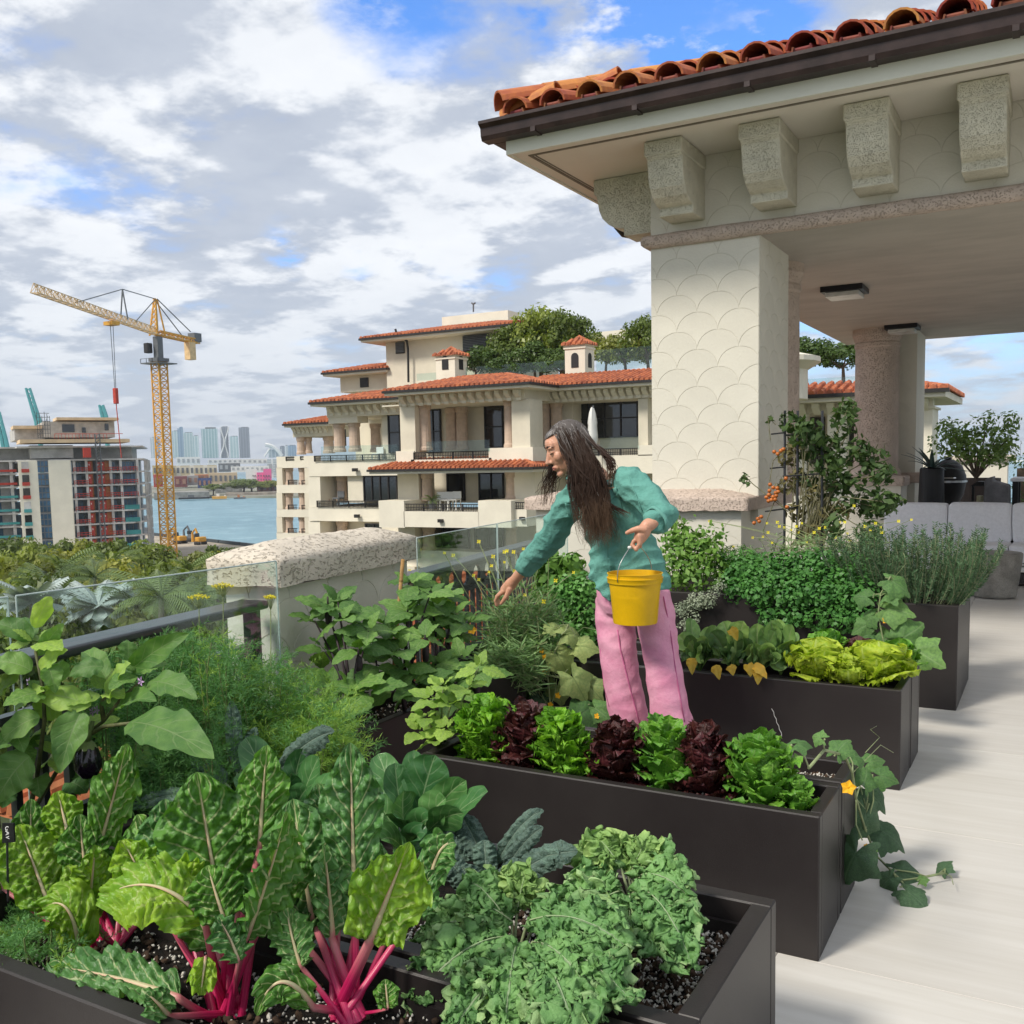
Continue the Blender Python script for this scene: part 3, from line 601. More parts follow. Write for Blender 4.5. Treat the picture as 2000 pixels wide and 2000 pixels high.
cd = 255.0; jt = atd(*z1(848, 408), cd); mastbase = Vector((jt.x, jt.y, GZ))
T = thing('tower_crane', 'tall yellow tower crane with a long lattice jib beside the unfinished tower', 'crane', mastbase); m_panel = None
zj = jt.z; mb = MB(); mtop = Vector((jt.x, jt.y, zj - 7.2)); lattice(mb, mastbase, mtop, 2.6, 2.6, 30, .2); mb.build('mast', m_craney, T)
mb = MB(); mb.box(jt.x - 1.7, jt.x + 1.7, jt.y - 1.7, jt.y + 1.7, zj - 7.2, zj - 6.4); mb.box(jt.x - .8, jt.x + .8, jt.y - .8, jt.y + .8, zj - 6.4, zj - 1.2); mb.build('slewing_unit', m_grey, T)
mb = MB(); mb.box(jt.x - 2.2, jt.x - .7, jt.y - 2.6, jt.y - 1, zj - 5.2, zj - 2.8, .15); mb.build('cab', m_dark, T)
mb = MB(); mb.box(jt.x - 3, jt.x + 3, jt.y - 3, jt.y + 3, zj - 7.8, zj - 7.55)
for a in range(12): x = jt.x - 3 + 6 * (a % 4) / 3; mb.box(x, x + .1, jt.y - 3, jt.y - 2.9, zj - 7.8, zj - 6.6)
mb.box(jt.x - 3, jt.x + 3, jt.y - 3, jt.y - 2.9, zj - 6.65, zj - 6.55); mb.build('platform', m_grey, T)
hz_ = atd(*z1(840, 232), cd).z; head = Vector((jt.x, jt.y, hz_)); mb = MB()
for sx_ in (-1, 1):
    for sy_ in (-1, 1): mb.tube([(jt.x + sx_ * 1.3, jt.y + sy_ * 1.3, zj - 1), head + Vector((sx_ * .25, sy_ * .25, 0))], .2, 4)
for k in range(7):
    f = k / 7; w_ = 1.3 - 1.05 * f; z = zj - 1 + (hz_ - zj + 1) * f
    mb.tube([(jt.x - w_, jt.y - w_, z), (jt.x + w_, jt.y - w_, z + 1.4)], .12, 4); mb.tube([(jt.x + w_, jt.y - w_, z), (jt.x - w_, jt.y - w_, z + 1.4)], .12, 4)
mb.build('tower_head', m_craney, T)
je = atz(*z1(182, 172), zj + .6); ce = atz(*z1(1062, 462), zj - .4)
mb = MB(); lattice(mb, Vector((jt.x, jt.y, zj)), je, 1.4, 1.7, 44, .11, True); mb.build('jib', m_crane2, T)
mb = MB(); lattice(mb, Vector((jt.x, jt.y, zj - .3)), ce, 1.6, 1.0, 9, .2); mb.build('counter_jib', m_craney, T)
dj = (ce - jt).normalized(); cw = ce - dj * 3.5
mb = MB(); mb.box(cw.x - 1.0, cw.x + 1.0, cw.y - 1.0, cw.y + 1.0, zj - 5.4, zj - 1); mb.build('counterweight', m_crane2, T)
mb = MB(); wn_ = ce - dj * 1; mb.box(wn_.x - 1.2, wn_.x + 1.2, wn_.y - 1.2, wn_.y + 1.2, zj - .6, zj + 1.6); mb.build('winch', m_grey, T)
jd = je - Vector((jt.x, jt.y, zj)); ap = Vector((jt.x, jt.y, zj)) + jd * .325; at_ = atz(*z1(635, 178), zj); apx = ap + Vector((0, 0, 1))
k_ = (ap.x ** 2 + ap.y ** 2) ** .5; apz = atd(*z1(635, 178), k_).z; peak = Vector((ap.x, ap.y, apz))
mb = MB(); mb.tube([ap + Vector((1.2, 0, 0)), peak], .16, 4); mb.tube([ap - Vector((1.2, 0, 0)), peak], .16, 4); mb.build('jib_strut', m_grey, T)
mb = MB()
for a, b_ in ((head, peak), (peak, Vector((jt.x, jt.y, zj)) + jd * .72), (head, Vector((jt.x, jt.y, zj)) + jd * .235), (head + Vector((.5, 0, 0)), cw + Vector((.5, 0, 2))), (head - Vector((.5, 0, 0)), ce - dj * 6)): mb.tube([a, b_], .13, 4)
mb.build('pendant_line', m_grey, T)
tp = Vector((jt.x, jt.y, zj)) + jd * .44; mb = MB(); mb.box(tp.x - 1.4, tp.x + 1.4, tp.y - 1, tp.y + 1, zj - 1.9, zj - 1.1); mb.build('trolley', m_craney, T)
kt = math.hypot(tp.x, tp.y); hk = atd(*z1(590, 712), kt).z; mb = MB()
for dx in (-.45, .45): mb.tube([tp + Vector((dx, 0, -1.5)), (tp.x + dx * .4, tp.y, hk)], .07, 4)
mb.build('hoist_rope', m_grey, T)
mb = MB(); mb.box(tp.x - .5, tp.x + .5, tp.y - .4, tp.y + .4, hk - 3.4, hk, .1); mb.tube([(tp.x, tp.y, hk - 3.2), (tp.x + .3, tp.y, hk - 9), (tp.x + .7, tp.y, hk - 15.2)], .1, 4); mb.build('hook_block', m_red, T)
# ---- machines in the yard
def digger(lab, px, py, m, s_=1.0):
    p = atz(px, py, GZ); t_ = thing('excavator', lab, 'excavator', p); x, y, z = p
    mb = MB(); mb.box(x - 2 * s_, x + 2 * s_, y - 1.6, y - .9, z, z + .9, .15); mb.box(x - 2 * s_, x + 2 * s_, y + .9, y + 1.6, z, z + .9, .15); mb.build('track', m_dark, t_)
    mb = MB(); mb.box(x - 1.6 * s_, x + 1.9 * s_, y - 1.4, y + 1.4, z + .9, z + 2.3, .2); mb.build('body', m, t_)
    mb = MB(); mb.box(x - 1.7 * s_, x - .3 * s_, y - 1.4, y, z + 2.3, z + 3.4, .15); mb.build('cab', m_pane, t_)
    mb = MB(); mb.tube([(x - 1.2 * s_, y, z + 1.8), (x - 3.4 * s_, y, z + 4.6), (x - 5.6 * s_, y, z + 3.4), (x - 5.4 * s_, y, z + .8)], [.4, .35, .28, .5], 5); mb.build('boom', m, t_)
digger('orange excavator at the foot of the tower crane', 352, 1062, m_craney, .75); digger('dark excavator between the crane foot and the seawall', 378, 1058, m_grey, .7); digger('small yellow excavator out on the sandy yard', 392, 1064, m_craney, .55)
# ============================================================ the neighbouring apartment house
def nb(x, y): return (520 + x / 2.477, 560 + y / 2.477)
NBL = at(*nb(900, 800), 57); T = thing('apartment_house', 'cream apartment house with terracotta roofs, deep balconies and pink columns next door', 'building', (NBL.x, NBL.y, GZ))
def nX(x, y, Y): return at(*nb(x, y), Y).x
def nZ(x, y, Y): return at(*nb(x, y), Y).z
def nbox(mb, x0, y0, x1, y1, Y, dep, zb=None):
    ym = (y0 + y1) / 2; xm = (x0 + x1) / 2
    mb.box(nX(x0, ym, Y), nX(x1, ym, Y), Y, Y + dep, nZ(xm, y1, Y) if zb is None else zb, nZ(xm, y0, Y)); return mb
def nb1(name, m, *a, par=None, **k): mb = MB(); nbox(mb, *a, **k); return mb.build(name, m, par or T)
def nwin(x0, y0, x1, y1, Y, cols=2, rows=2, m=None, back=False):
    X0, X1 = nX(x0, (y0 + y1) / 2, Y), nX(x1, (y0 + y1) / 2, Y); Z1, Z0 = nZ((x0 + x1) / 2, y0, Y), nZ((x0 + x1) / 2, y1, Y)
    mb = MB(); fw = .09
    for k in range(cols + 1): x = X0 + (X1 - X0 - fw) * k / cols; mb.box(x, x + fw, Y - .12, Y + .05, Z0, Z1)
    for k in range(rows + 1): z = Z0 + (Z1 - Z0 - fw) * k / rows; mb.box(X0, X1, Y - .10, Y + .04, z, z + fw)
    f_ = mb.build('window', m_dark, T)
    for k in range(cols):
        for r_ in range(rows):
            p = MB(); p.box(X0 + (X1 - X0) * k / cols + .05, X0 + (X1 - X0) * (k + 1) / cols - .02, Y - .03, Y + .0, Z0 + (Z1 - Z0) * r_ / rows + .05, Z0 + (Z1 - Z0) * (r_ + 1) / rows - .02); p.build('pane', m or m_pane, f_)
def ncol(x0, y0, x1, y1, Y, base=True):
    xm = (x0 + x1) / 2; X0, X1 = nX(x0, (y0 + y1) / 2, Y), nX(x1, (y0 + y1) / 2, Y); r_ = (X1 - X0) / 2; zt, zb = nZ(xm, y0, Y), nZ(xm, y1, Y); h = zt - zb
    mb = MB(); mb.lathe([(0, 0), (r_ * 1.18, 0), (r_ * 1.18, .18), (r_ * 1.02, .3), (r_, h * .3), (r_ * .94, h - .4), (r_ * 1.1, h - .3), (r_ * 1.14, h), (0, h)], ((X0 + X1) / 2, Y + r_, zb), 14); mb.build('column', m_pinkst, T, smooth=False)
def nrail(x0, y0, x1, y1, Y):
    X0, X1 = nX(x0, (y0 + y1) / 2, Y), nX(x1, (y0 + y1) / 2, Y); Z1, Z0 = nZ((x0 + x1) / 2, y0, Y), nZ((x0 + x1) / 2, y1, Y); n = int((X1 - X0) / .13)
    mb = MB()
    for k in range(n): x = X0 + (X1 - X0) * k / n; mb.box(x, x + .03, Y - .02, Y + .01, Z0, Z1)
    mb.box(X0, X1, Y - .05, Y + .04, Z1 - .06, Z1); mb.box(X0, X1, Y - .03, Y + .02, Z0 + .05, Z0 + .09); mb.box(X0, X1, Y - .03, Y + .02, Z1 - .28, Z1 - .24)
    for k in range(int((X1 - X0) / 1.6) + 1): x = min(X0 + 1.6 * k, X1 - .06); mb.box(x, x + .06, Y - .05, Y + .05, Z0, Z1)
    mb.build('balcony_rail', m_dark, T)
def troof(name, A, B, S, Ls, hl=1.0, hr=1.0, pitch=.25, m=None, tw=.36, kind='stuff', par=None):
    """barrel-tiled roof slope: eave from A to B, S the horizontal direction up the slope, hips cutting the ends at 45 degrees when hl or hr is 1"""
    A, B, S = Vector(A), Vector(B), Vector(S).normalized(); u = (B - A); W_ = u.length; u.normalize(); n = max(2, int(W_ / tw)); V = []; F = []
    for i in range(n):
        t0 = W_ * (i + .5) / n; L = Ls
        if hl: L = min(L, t0 / hl)
        if hr: L = min(L, (W_ - t0) / hr)
        if L < .05: continue
        rows = max(1, int(L / .42)); 
        for r_ in range(rows):
            o = len(V); rr = W_ / n * .5
            for e in (0, 1):
                l = L * (r_ + e) / rows + (0.06 if (e and r_ < rows - 1) else 0); lift = .035 * (1 - e)
                for k in range(5):
                    a = math.pi * k / 4; V.append(A + u * (t0 - rr * math.cos(a) * .74) + S * l + Vector((0, 0, l * pitch + rr * .95 * math.sin(a) + lift)))
            F += [(o + k, o + k + 1, o + 6 + k, o + 5 + k) for k in range(4)] + [(o + 4, o + 3, o + 2, o + 1, o)]
    o = len(V); V += [A, B, B + S * Ls - u * (Ls * hr) + Vector((0, 0, Ls * pitch)), A + S * Ls + u * (Ls * hl) + Vector((0, 0, Ls * pitch))]; F.append((o, o + 1, o + 2, o + 3))
    ob = mk(name, [tuple(p) for p in V], F, m or m_clay, par or T)
    if kind: ob['kind'] = kind
    return ob
def nroof(x0, x1, ye, Y, over, Ls, hl=1, hr=1, pitch=.25, side=True, dep=8.0):
    """hipped eave whose front edge stands at Y - over; soffit, fascia and gutter below it"""
    Ye = Y - over; X0, X1 = nX(x0, ye, Ye), nX(x1, ye, Ye); z = nZ((x0 + x1) / 2, ye, Ye)
    troof('roof', (X0, Ye, z), (X1, Ye, z), (0, 1, 0), Ls, hl, hr, pitch)
    if hl and side: troof('roof', (X0, Ye + dep, z), (X0, Ye, z), (1, 0, 0), Ls, hl, 1, pitch)
    if hr and side: troof('roof', (X1, Ye, z), (X1, Ye + dep, z), (-1, 0, 0), Ls, 1, hr, pitch)
    mb = MB(); mb.box(X0 + .1, X1 - .1, Ye + .1, Ye + dep, z - .3, z - .02); mb.build('fascia', m_cream2, T)
    mb = MB(); mb.box(X0 - .02, X1 + .02, Ye - .06, Ye + .08, z - .14, z + .02); mb.box(X0 - .06, X0 + .08, Ye, Ye + dep, z - .14, z + .02); mb.box(X1 - .08, X1 + .06, Ye, Ye + dep, z - .14, z + .02); mb.build('gutter', m_dark, T)
    return X0, X1, z
def ncorbels(X0, X1, Y, z, n, dy=.55):
    for k in range(n):
        x = X0 + (X1 - X0) * (k + .5) / n
        mb = MB(); mb.prism([(Y, z), (Y - dy, z), (Y - dy * .95, z - .22), (Y - dy * .5, z - .42), (Y - .12, z - .5), (Y - .1, z - .68), (Y, z - .68)], 'x', x - .17, x + .17); mb.build('corbel', m_pinkst if False else m_cream2, T)
# top volume
nb1('wall', m_cream, 580, 200, 1165, 470, 68, 9); X0, X1, z = nroof(447, 1255, 212, 68, 1.6, 5.5, pitch=.20, dep=11)
nb1('wall', m_cream2, 850, 130, 1170, 200, 73, 2)
nb1('louvre', m_dark, 625, 268, 667, 323, 67.9, .2); nb1('louvre', m_dark, 950, 232, 1075, 312, 67.9, .2)
mb = MB()
for k in range(9): z_ = nZ(1000, 240 + k * 8, 67.8); mb.box(nX(952, 270, 67.8), nX(1073, 270, 67.8), 67.75, 67.9, z_, z_ + .07)
for k in range(7): z_ = nZ(640, 275 + k * 7, 67.8); mb.box(nX(627, 290, 67.8), nX(665, 290, 67.8), 67.75, 67.9, z_, z_ + .07)
mb.build('louvre_blade', m_grey, T)
mb = MB(); mb.tube([at(*nb(x, y), 67.5) for x, y in ((625, 205), (630, 225), (680, 262), (686, 300), (688, 462))], .10, 6); mb.build('downpipe', m_dark, T)
mb = MB(); mb.tube([at(*nb(1002, 122), 70), at(*nb(1002, 80), 70)], .07, 5); mb.tube([at(*nb(994, 78), 70), at(*nb(1002, 84), 70), at(*nb(1012, 78), 70)], .08, 5); mb.build('roof_mast', m_grey, T)
nb1('wall', m_cream, 358, 410, 600, 505, 69, 8); nroof(265, 582, 405, 69, 1.4, 3.0, hr=0, pitch=.22, dep=9); nb1('louvre', m_dark, 453, 440, 492, 486, 68.9, .2)
# left part of the main storey
nb1('frieze', m_cream, 292, 555, 640, 625, 60.5, 9); X0, X1, z = nroof(203, 640, 548, 60.5, 1.5, 3.6, hr=0, pitch=.22, dep=11); ncorbels(nX(300, 560, 60.5), nX(640, 560, 60.5), 60.5, z - .32, 9)
# front wing
nb1('frieze', m_cream, 640, 500, 1250, 560, 56, 8); X0, X1, z = nroof(560, 1275, 484, 56, 1.5, 4.0, pitch=.24, dep=10); ncorbels(nX(650, 510, 56), nX(1245, 510, 56), 56, z - .32, 14)
# right part
nb1('frieze', m_cream, 1245, 482, 2150, 545, 60, 8); X0, X1, z = nroof(1200, 2150, 462, 60, 1.5, 4.2, hl=0, hr=0, pitch=.24, dep=10); ncorbels(nX(1260, 500, 60), nX(2130, 500, 60), 60, z - .32, 24)
# penthouse storey: back wall, piers, columns, windows
nb1('wall', m_cream, 560, 540, 1485, 850, 61.5, 8); nb1('wall', m_cream, 1485, 520, 2150, 850, 63, 8); nb1('wall', m_cream, 430, 600, 570, 850, 66, 5)
nwin(592, 605, 650, 805, 61.4, 1, 2); nwin(772, 595, 846, 805, 61.4, 2, 2); nwin(1058, 575, 1148, 780, 61.4, 1, 2); nwin(1480, 543, 1800, 732, 62.9, 4, 2, m_bluepane if False else m_pane); nwin(1846, 540, 1960, 750, 62.9, 2, 2); nwin(360, 690, 385, 770, 66.5, 1, 1)
nb1('pier', m_cream, 648, 545, 720, 800, 56.1, 1.6); nb1('pier', m_cream, 1188, 545, 1276, 800, 56.1, 1.8); nb1('pier', m_cream, 1800, 540, 1846, 770, 60.1, 1.2)
for a in ((728, 570, 776, 792, 56.6), (1142, 548, 1188, 778, 56.6), (858, 585, 906, 792, 60), (908, 582, 956, 790, 60), (1315, 565, 1362, 760, 60.6), (1368, 560, 1418, 760, 60.6), (315, 658, 358, 800, 60.8), (388, 655, 432, 798, 60.8), (494, 662, 534, 800, 63)): ncol(*a)
nb1('beam', m_cream2, 300, 605, 440, 660, 60.6, 1.4); nb1('ceiling', m_cream2, 560, 556, 1250, 562, 56.2, 6)
# balcony walls, slabs, rails, screens
nb1('balcony_wall', m_cream2, 205, 838, 640, 915, 60.2, 9); nb1('balcony_wall', m_cream2, 628, 795, 715, 850, 56, 1.5); nb1('balcony_wall', m_cream2, 1076, 778, 1290, 850, 56, 2); nb1('balcony_wall', m_cream2, 700, 832, 1090, 850, 56, 6)
nb1('balcony_wall', m_cream2, 1285, 815, 2150, 905, 59.6, 9); nb1('balcony_wall', m_cream2, 1798, 765, 1960, 816, 59.6, 1.2); nb1('wall', m_cream2, 1195, 850, 1300, 1035, 57.2, 8)
for a in ((232, 812, 630, 842, 60.1), (713, 797, 1076, 834, 56), (1286, 787, 1500, 818, 59.6), (1500, 783, 1798, 816, 59.6), (245, 1035, 545, 1068, 60.1), (666, 1050, 1026, 1088, 55.2), (1184, 1042, 1248, 1078, 55.6), (1300, 985, 1400, 1010, 59.6)): nrail(*a)
for a in ((470, 765, 635, 838, 60), (775, 745, 1080, 800, 55.95), (1285, 740, 1480, 790, 59.5), (1615, 724, 1800, 783, 59.5), (265, 770, 470, 838, 60)): nb1('glass_screen', gl_far, *a, .03)
for x in (425, 432, 838, 1232): pass
for x, y, Y in ((424, 886, 60.05), (434, 1110, 60.05), (838, 1133, 55.0), (1233, 1122, 55.4)):
    mb = MB(); nbox(mb, x - 10, y - 8, x + 10, y + 8, Y - .25, .25); mb.build('wall_light', m_dark, T)
# lower awning roof
X0, X1, z = nroof(488, 1292, 880, 56.5, 1.8, 2.2, pitch=.30, dep=4)
# second storey
nb1('wall', m_cream, 205, 905, 560, 1045, 62.5, 6); nb1('wall', m_cream, 395, 910, 480, 1045, 60.6, 6); nb1('wall', m_cream, 640, 900, 1200, 1045, 60, 6); nb1('pier', m_cream, 636, 905, 738, 1040, 57, 2); nb1('wall', m_cream, 1290, 900, 2150, 1050, 62, 6)
nb1('pier', m_cream2, 205, 910, 262, 1066, 60.25, 2); nwin(473, 914, 636, 1038, 60.4, 4, 1); nwin(876, 903, 962, 1036, 59.9, 1, 1); nwin(1030, 900, 1150, 1032, 59.9, 2, 1); nwin(1340, 903, 1402, 1000, 61.9, 1, 1); nwin(368, 918, 395, 1040, 62.4, 1, 1)
for a in ((742, 905, 786, 1036, 57), (1150, 898, 1196, 1032, 57), (262, 920, 290, 1040, 61), (330, 918, 370, 1040, 61.5)): ncol(*a)
nb1('balcony_wall', m_cream2, 545, 1035, 668, 1165, 55, 6); nb1('balcony_wall', m_cream2, 1026, 1035, 1185, 1165, 55, 6); nb1('balcony_wall', m_cream2, 666, 1088, 1028, 1165, 55, 6); nb1('balcony_wall', m_cream2, 1183, 1078, 1260, 1160, 55.4, 6); nb1('balcony_wall', m_cream2, 205, 1068, 560, 1135, 60.2, 8)
# third storey and below
for k in range(4):
    y = 1135 + k * 220
    nb1('wall', m_cream, 205, y, 560, y + 160, 62.5, 6); nb1('wall', m_cream, 560, y, 1300, y + 160, 60, 6)
    nwin(482, y + 10, 645, y + 130, 60.2, 4, 1); nwin(790, y + 28, 985, y + 140, 59.8, 3, 1); nwin(1010, y + 28, 1150, y + 140, 59.8, 2, 1)
    for a in ((330, y, 372, y + 110, 61.5), (745, y + 25, 795, y + 140, 57.5), (1150, y + 20, 1196, y + 140, 57.5)): ncol(*a)
    nb1('pier', m_cream, 640, y, 720, y + 160, 57, 2); nb1('balcony_wall', m_cream2, 205, y + 140, 1290, y + 225, 57.5 if k else 57.6, 9); nb1('pier', m_cream2, 205, y, 262, y + 138, 60.3, 2)
nb1('wall', m_cream, 1260, 1035, 2150, 2000, 61, 8)
# far end wing with see-through loggias
YE = 67.0
nroof(78, 300, 660, YE, 1.1, 2.6, hr=0, pitch=.22, dep=5); nb1('frieze', m_cream, 128, 668, 320, 725, YE, 4); ncorbels(nX(130, 690, YE), nX(300, 690, YE), YE, nZ(200, 672, YE), 8, .4)
for a in ((140, 728, 170, 812, YE), (180, 728, 206, 806, YE + .5), (266, 724, 306, 806, YE + .5), (140, 728, 170, 812, YE + 4)): ncol(*a)
nb1('balcony_wall', m_cream2, 50, 820, 235, 876, YE, .8)
for k, (ya, yb) in enumerate(((876, 958), (998, 1078), (1115, 1192), (1232, 1308))):
    for a, b_ in ((50, 78), (186, 235)): nb1('pier', m_cream, a, ya, b_, yb, YE, .8)
    for xa, xb in ((82, 112), (150, 180)): ncol(xa, ya, xb, yb, YE + .3); 
    nb1('beam', m_cream2, 50, yb, 235, (998, 1115, 1232, 1350)[k], YE, .8); nrail(106, yb - 24, 150, yb, YE); nrail(172, yb - 22, 188, yb, YE)
nb1('wall', m_cream, 50, 1350, 235, 2100, YE, 6)
nrail(95, 822, 135, 842, YE - .02); nrail(165, 820, 180, 838, YE - .02)
# roof turrets
for x0, x1, yr, yt, yb, Y in ((822, 962, 292, 332, 432, 62), (1446, 1594, 238, 280, 424, 63)):
    X0, X1 = nX(x0, yb, Y), nX(x1, yb, Y); w_ = (X1 - X0) * .66; zt, zb = nZ((x0 + x1) / 2, yt, Y), nZ((x0 + x1) / 2, yb, Y) - 1.5
    mb = MB(); mb.box(X0, X0 + w_, Y, Y + w_, zb, zt); mb.box(X0 - .08, X0 + w_ + .08, Y - .08, Y + w_ + .08, zt - .25, zt - .12); tu = mb.build('turret', m_cream2, T)
    cx, cy = X0 + w_ / 2, Y + w_ / 2; zr = nZ((x0 + x1) / 2, yr, Y); o_ = w_ / 2 + .22; mb = MB()
    mb.add([(cx - o_, cy - o_, zt), (cx + o_, cy - o_, zt), (cx + o_, cy + o_, zt), (cx - o_, cy + o_, zt)], [(3, 2, 1, 0)]); mb.build('eave', m_cream2, tu)
    for q, (a_, b_, s_) in enumerate((((cx - o_, cy - o_, zt), (cx + o_, cy - o_, zt), (0, 1, 0)), ((cx + o_, cy - o_, zt), (cx + o_, cy + o_, zt), (-1, 0, 0)), ((cx - o_, cy + o_, zt), (cx - o_, cy - o_, zt), (1, 0, 0)))): troof('turret_roof', a_, b_, s_, o_, 1, 1, (zr - zt) / o_, par=tu)
    for face in (0, 1):
        pts = [(-.28, 0), (.28, 0), (.28, .75)] + [(.28 * math.cos(a), .75 + .28 * math.sin(a)) for a in [math.pi * k / 8 for k in range(1, 8)]] + [(-.28, .75)]
        z0 = zb + 2.0; mb = MB()
        mb.prism([(cx + p[0], z0 + p[1]) for p in pts], 'y', Y - .04, Y + .02) if face == 0 else mb.prism([(cy + p[0], z0 + p[1]) for p in pts], 'x', X0 + w_ - .02, X0 + w_ + .04)
        mb.build('arched_louvre', m_dark, tu)
for a in ((965, 372, 1450, 420, 63.5), (1596, 292, 1960, 395, 63.5), (728, 418, 822, 452, 63)): nb1('glass_screen', gl_far, *a, .04)
nb1('wall', m_cream2, 1585, 212, 1780, 330, 80, 6)
# things on the balconies
for i, (x, y, lab) in enumerate(((835, 1062, 'left white chair on the lower balcony next door'), (872, 1062, 'middle white chair on the lower balcony next door'), (912, 1060, 'right white chair on the lower balcony next door'), (540, 838, 'pale lounge chair behind the upper balcony rail'), (350, 1050, 'dark chair on the left lower balcony next door'))):
    Y = 57.0 if i < 3 else 61.0; p = at(*nb(x, y), Y); t_ = thing('balcony_chair', lab, 'chair', p, 'chairs on the balconies next door'); m_ = m_white if i != 4 else m_grey
    mb = MB(); mb.box(p.x - .35, p.x + .35, p.y - .35, p.y + .35, p.z + .38, p.z + .5, .04); mb.build('seat', m_, t_); mb = MB(); mb.box(p.x - .35, p.x + .35, p.y + .28, p.y + .38, p.z + .5, p.z + 1.0, .03); mb.build('backrest', m_, t_); mb = MB()
    for a in (-.3, .3):
        for b_ in (-.3, .3): mb.box(p.x + a - .03, p.x + a + .03, p.y + b_ - .03, p.y + b_ + .03, p.z - .3, p.z + .38)
    mb.build('legs', m_, t_)['kind'] = 'stuff'
p = at(*nb(802, 1055), 56.4); t_ = thing('balcony_plant', 'dark spiky potted plant on the lower balcony next door', 'plant', p); mb = MB(); mb.lathe([(0, -.3), (.22, -.3), (.28, .25), (0, .25)], p, 10); mb.build('pot', m_grey, t_); link('crown', pm, t_, Matrix.Translation(p + Vector((0, 0, .3))) @ Matrix.Diagonal((.3, .3, .34, 1)))
# closed parasol on its balcony
p = at(*nb(1580, 780), 58.5); q = at(*nb(1582, 582), 58.5); t_ = thing('closed_parasol', 'closed white parasol standing on the balcony of the cream apartment house', 'parasol', p)
mb = MB(); hh = q.z - p.z; mb.lathe([(.06, 0), (.30, hh * .12), (.33, hh * .3), (.27, hh * .55), (.30, hh * .62), (.19, hh * .86), (.08, hh * .97), (.02, hh)], p, 14)
mb.v = [(x + .06 * math.sin(9 * math.atan2(y - p.y, x - p.x)), y, z) for x, y, z in mb.v]; mb.build('canopy', m_white, t_, smooth=True)
mb = MB(); mb.tube([p, q + Vector((0, 0, .1))], .05, 6); mb.build('pole', m_grey, t_)
# roof garden trees
rx_ = crown_mesh('crown', 21, lf_dark, 5.2, 4.4, 46, 95, 0.30); ro_ = crown_mesh('crown', 22, lf_olive, 5.2, 4.4, 36, 70, 0.30); rl_ = crown_mesh('crown', 23, lf_park, 5.2, 4.4, 46, 95, 0.30)
for x, yt, yb, Y, w_, cm, lab in ((1010, 330, 420, 66, 1.8, rx_, 'dark roof garden shrub beside the small tiled turret'), (1100, 290, 420, 66, 2.2, rx_, 'dark roof garden tree left of the tallest crown'), (1210, 210, 420, 67, 2.6, rl_, 'roof garden tree on the left flank of the tallest crown'), (1330, 135, 420, 68, 3.0, rl_, 'tallest light green roof garden tree on the cream apartment house'), (1440, 150, 420, 68, 2.8, rl_, 'light roof garden tree just left of the larger turret'), (1300, 290, 425, 65.5, 2.2, rx_, 'dark clipped roof garden tree below the tallest crown'), (1190, 340, 425, 65, 2.0, rx_, 'low dark hedge tree above the front roof'), (1420, 320, 425, 65.5, 2.0, rx_, 'low dark roof tree at the foot of the larger turret'), (1640, 250, 400, 68, 1.9, ro_, 'yellowing roof tree right of the larger turret'), (1740, 225, 400, 68, 2.2, ro_, 'thin yellowing roof tree beside the near pillar'), (1850, 175, 400, 68, 2.4, rl_, 'green roof tree half hidden by the near pillar')):
    b_ = at(*nb(x, yb), Y); tt = at(*nb(x, yt), Y); tree('roof_tree', lab, (b_.x, b_.y, b_.z - 1.0), tt.z - b_.z + 1.0, w_, int(x), group='trees of the roof garden next door', crown=cm)
# right wing beyond the pavilion
def n4(x, y): return (1200 + x / 2.415, 450 + y / 2.415)
YW = 44.0; pb = at(*n4(1200, 1000), YW); T = thing('villa_wing', 'low cream wing with arches and a terracotta eave seen beyond the pavilion', 'building', (pb.x, pb.y, GZ))
def wX(x, Y=YW): return at(*n4(x, 900), Y).x
def wZ(y, Y=YW, x=1200): return at(*n4(x, y), Y).z
ze = wZ(772); xr = wX(1570, YW - 1.2)
troof('roof', (wX(700), YW - 1.2, ze), (xr, YW - 1.2, ze), (0, 1, 0), 2.4, 0, 1, .24); troof('roof', (xr, YW - 1.2, ze), (xr, YW + 7, ze), (-1, 0, 0), 2.4, 1, 0, .24)
mb = MB(); mb.box(wX(700), xr - .1, YW - 1.1, YW + 7, ze - .3, ze - .02); mb.build('fascia', m_cream2, T)
mb = MB(); mb.box(wX(700), xr + .05, YW - 1.28, YW - 1.14, ze - .13, ze + .03); mb.build('gutter', m_dark, T)
xw = wX(1500); xa = [wX(930), wX(1010), wX(1100), wX(1135)]; zs, zt_ = wZ(905), wZ(845)
mb = MB(); mb.box(wX(700), xw, YW, YW + .6, wZ(846), ze - .3)
mb.box(wX(700), wX(905), YW, YW + .6, GZ, wZ(846)); mb.box(wX(1005), wX(1095), YW, YW + .6, GZ, wZ(846)); mb.box(wX(1450), xw, YW, YW + 2.2, GZ, wZ(846)); mb.box(wX(1185), wX(1300), YW, YW + .6, GZ, wZ(846)); mb.box(wX(1440), wX(1512), YW - .1, YW + 2.3, wZ(852), wZ(842)); mb.build('wall', m_cream2, T)
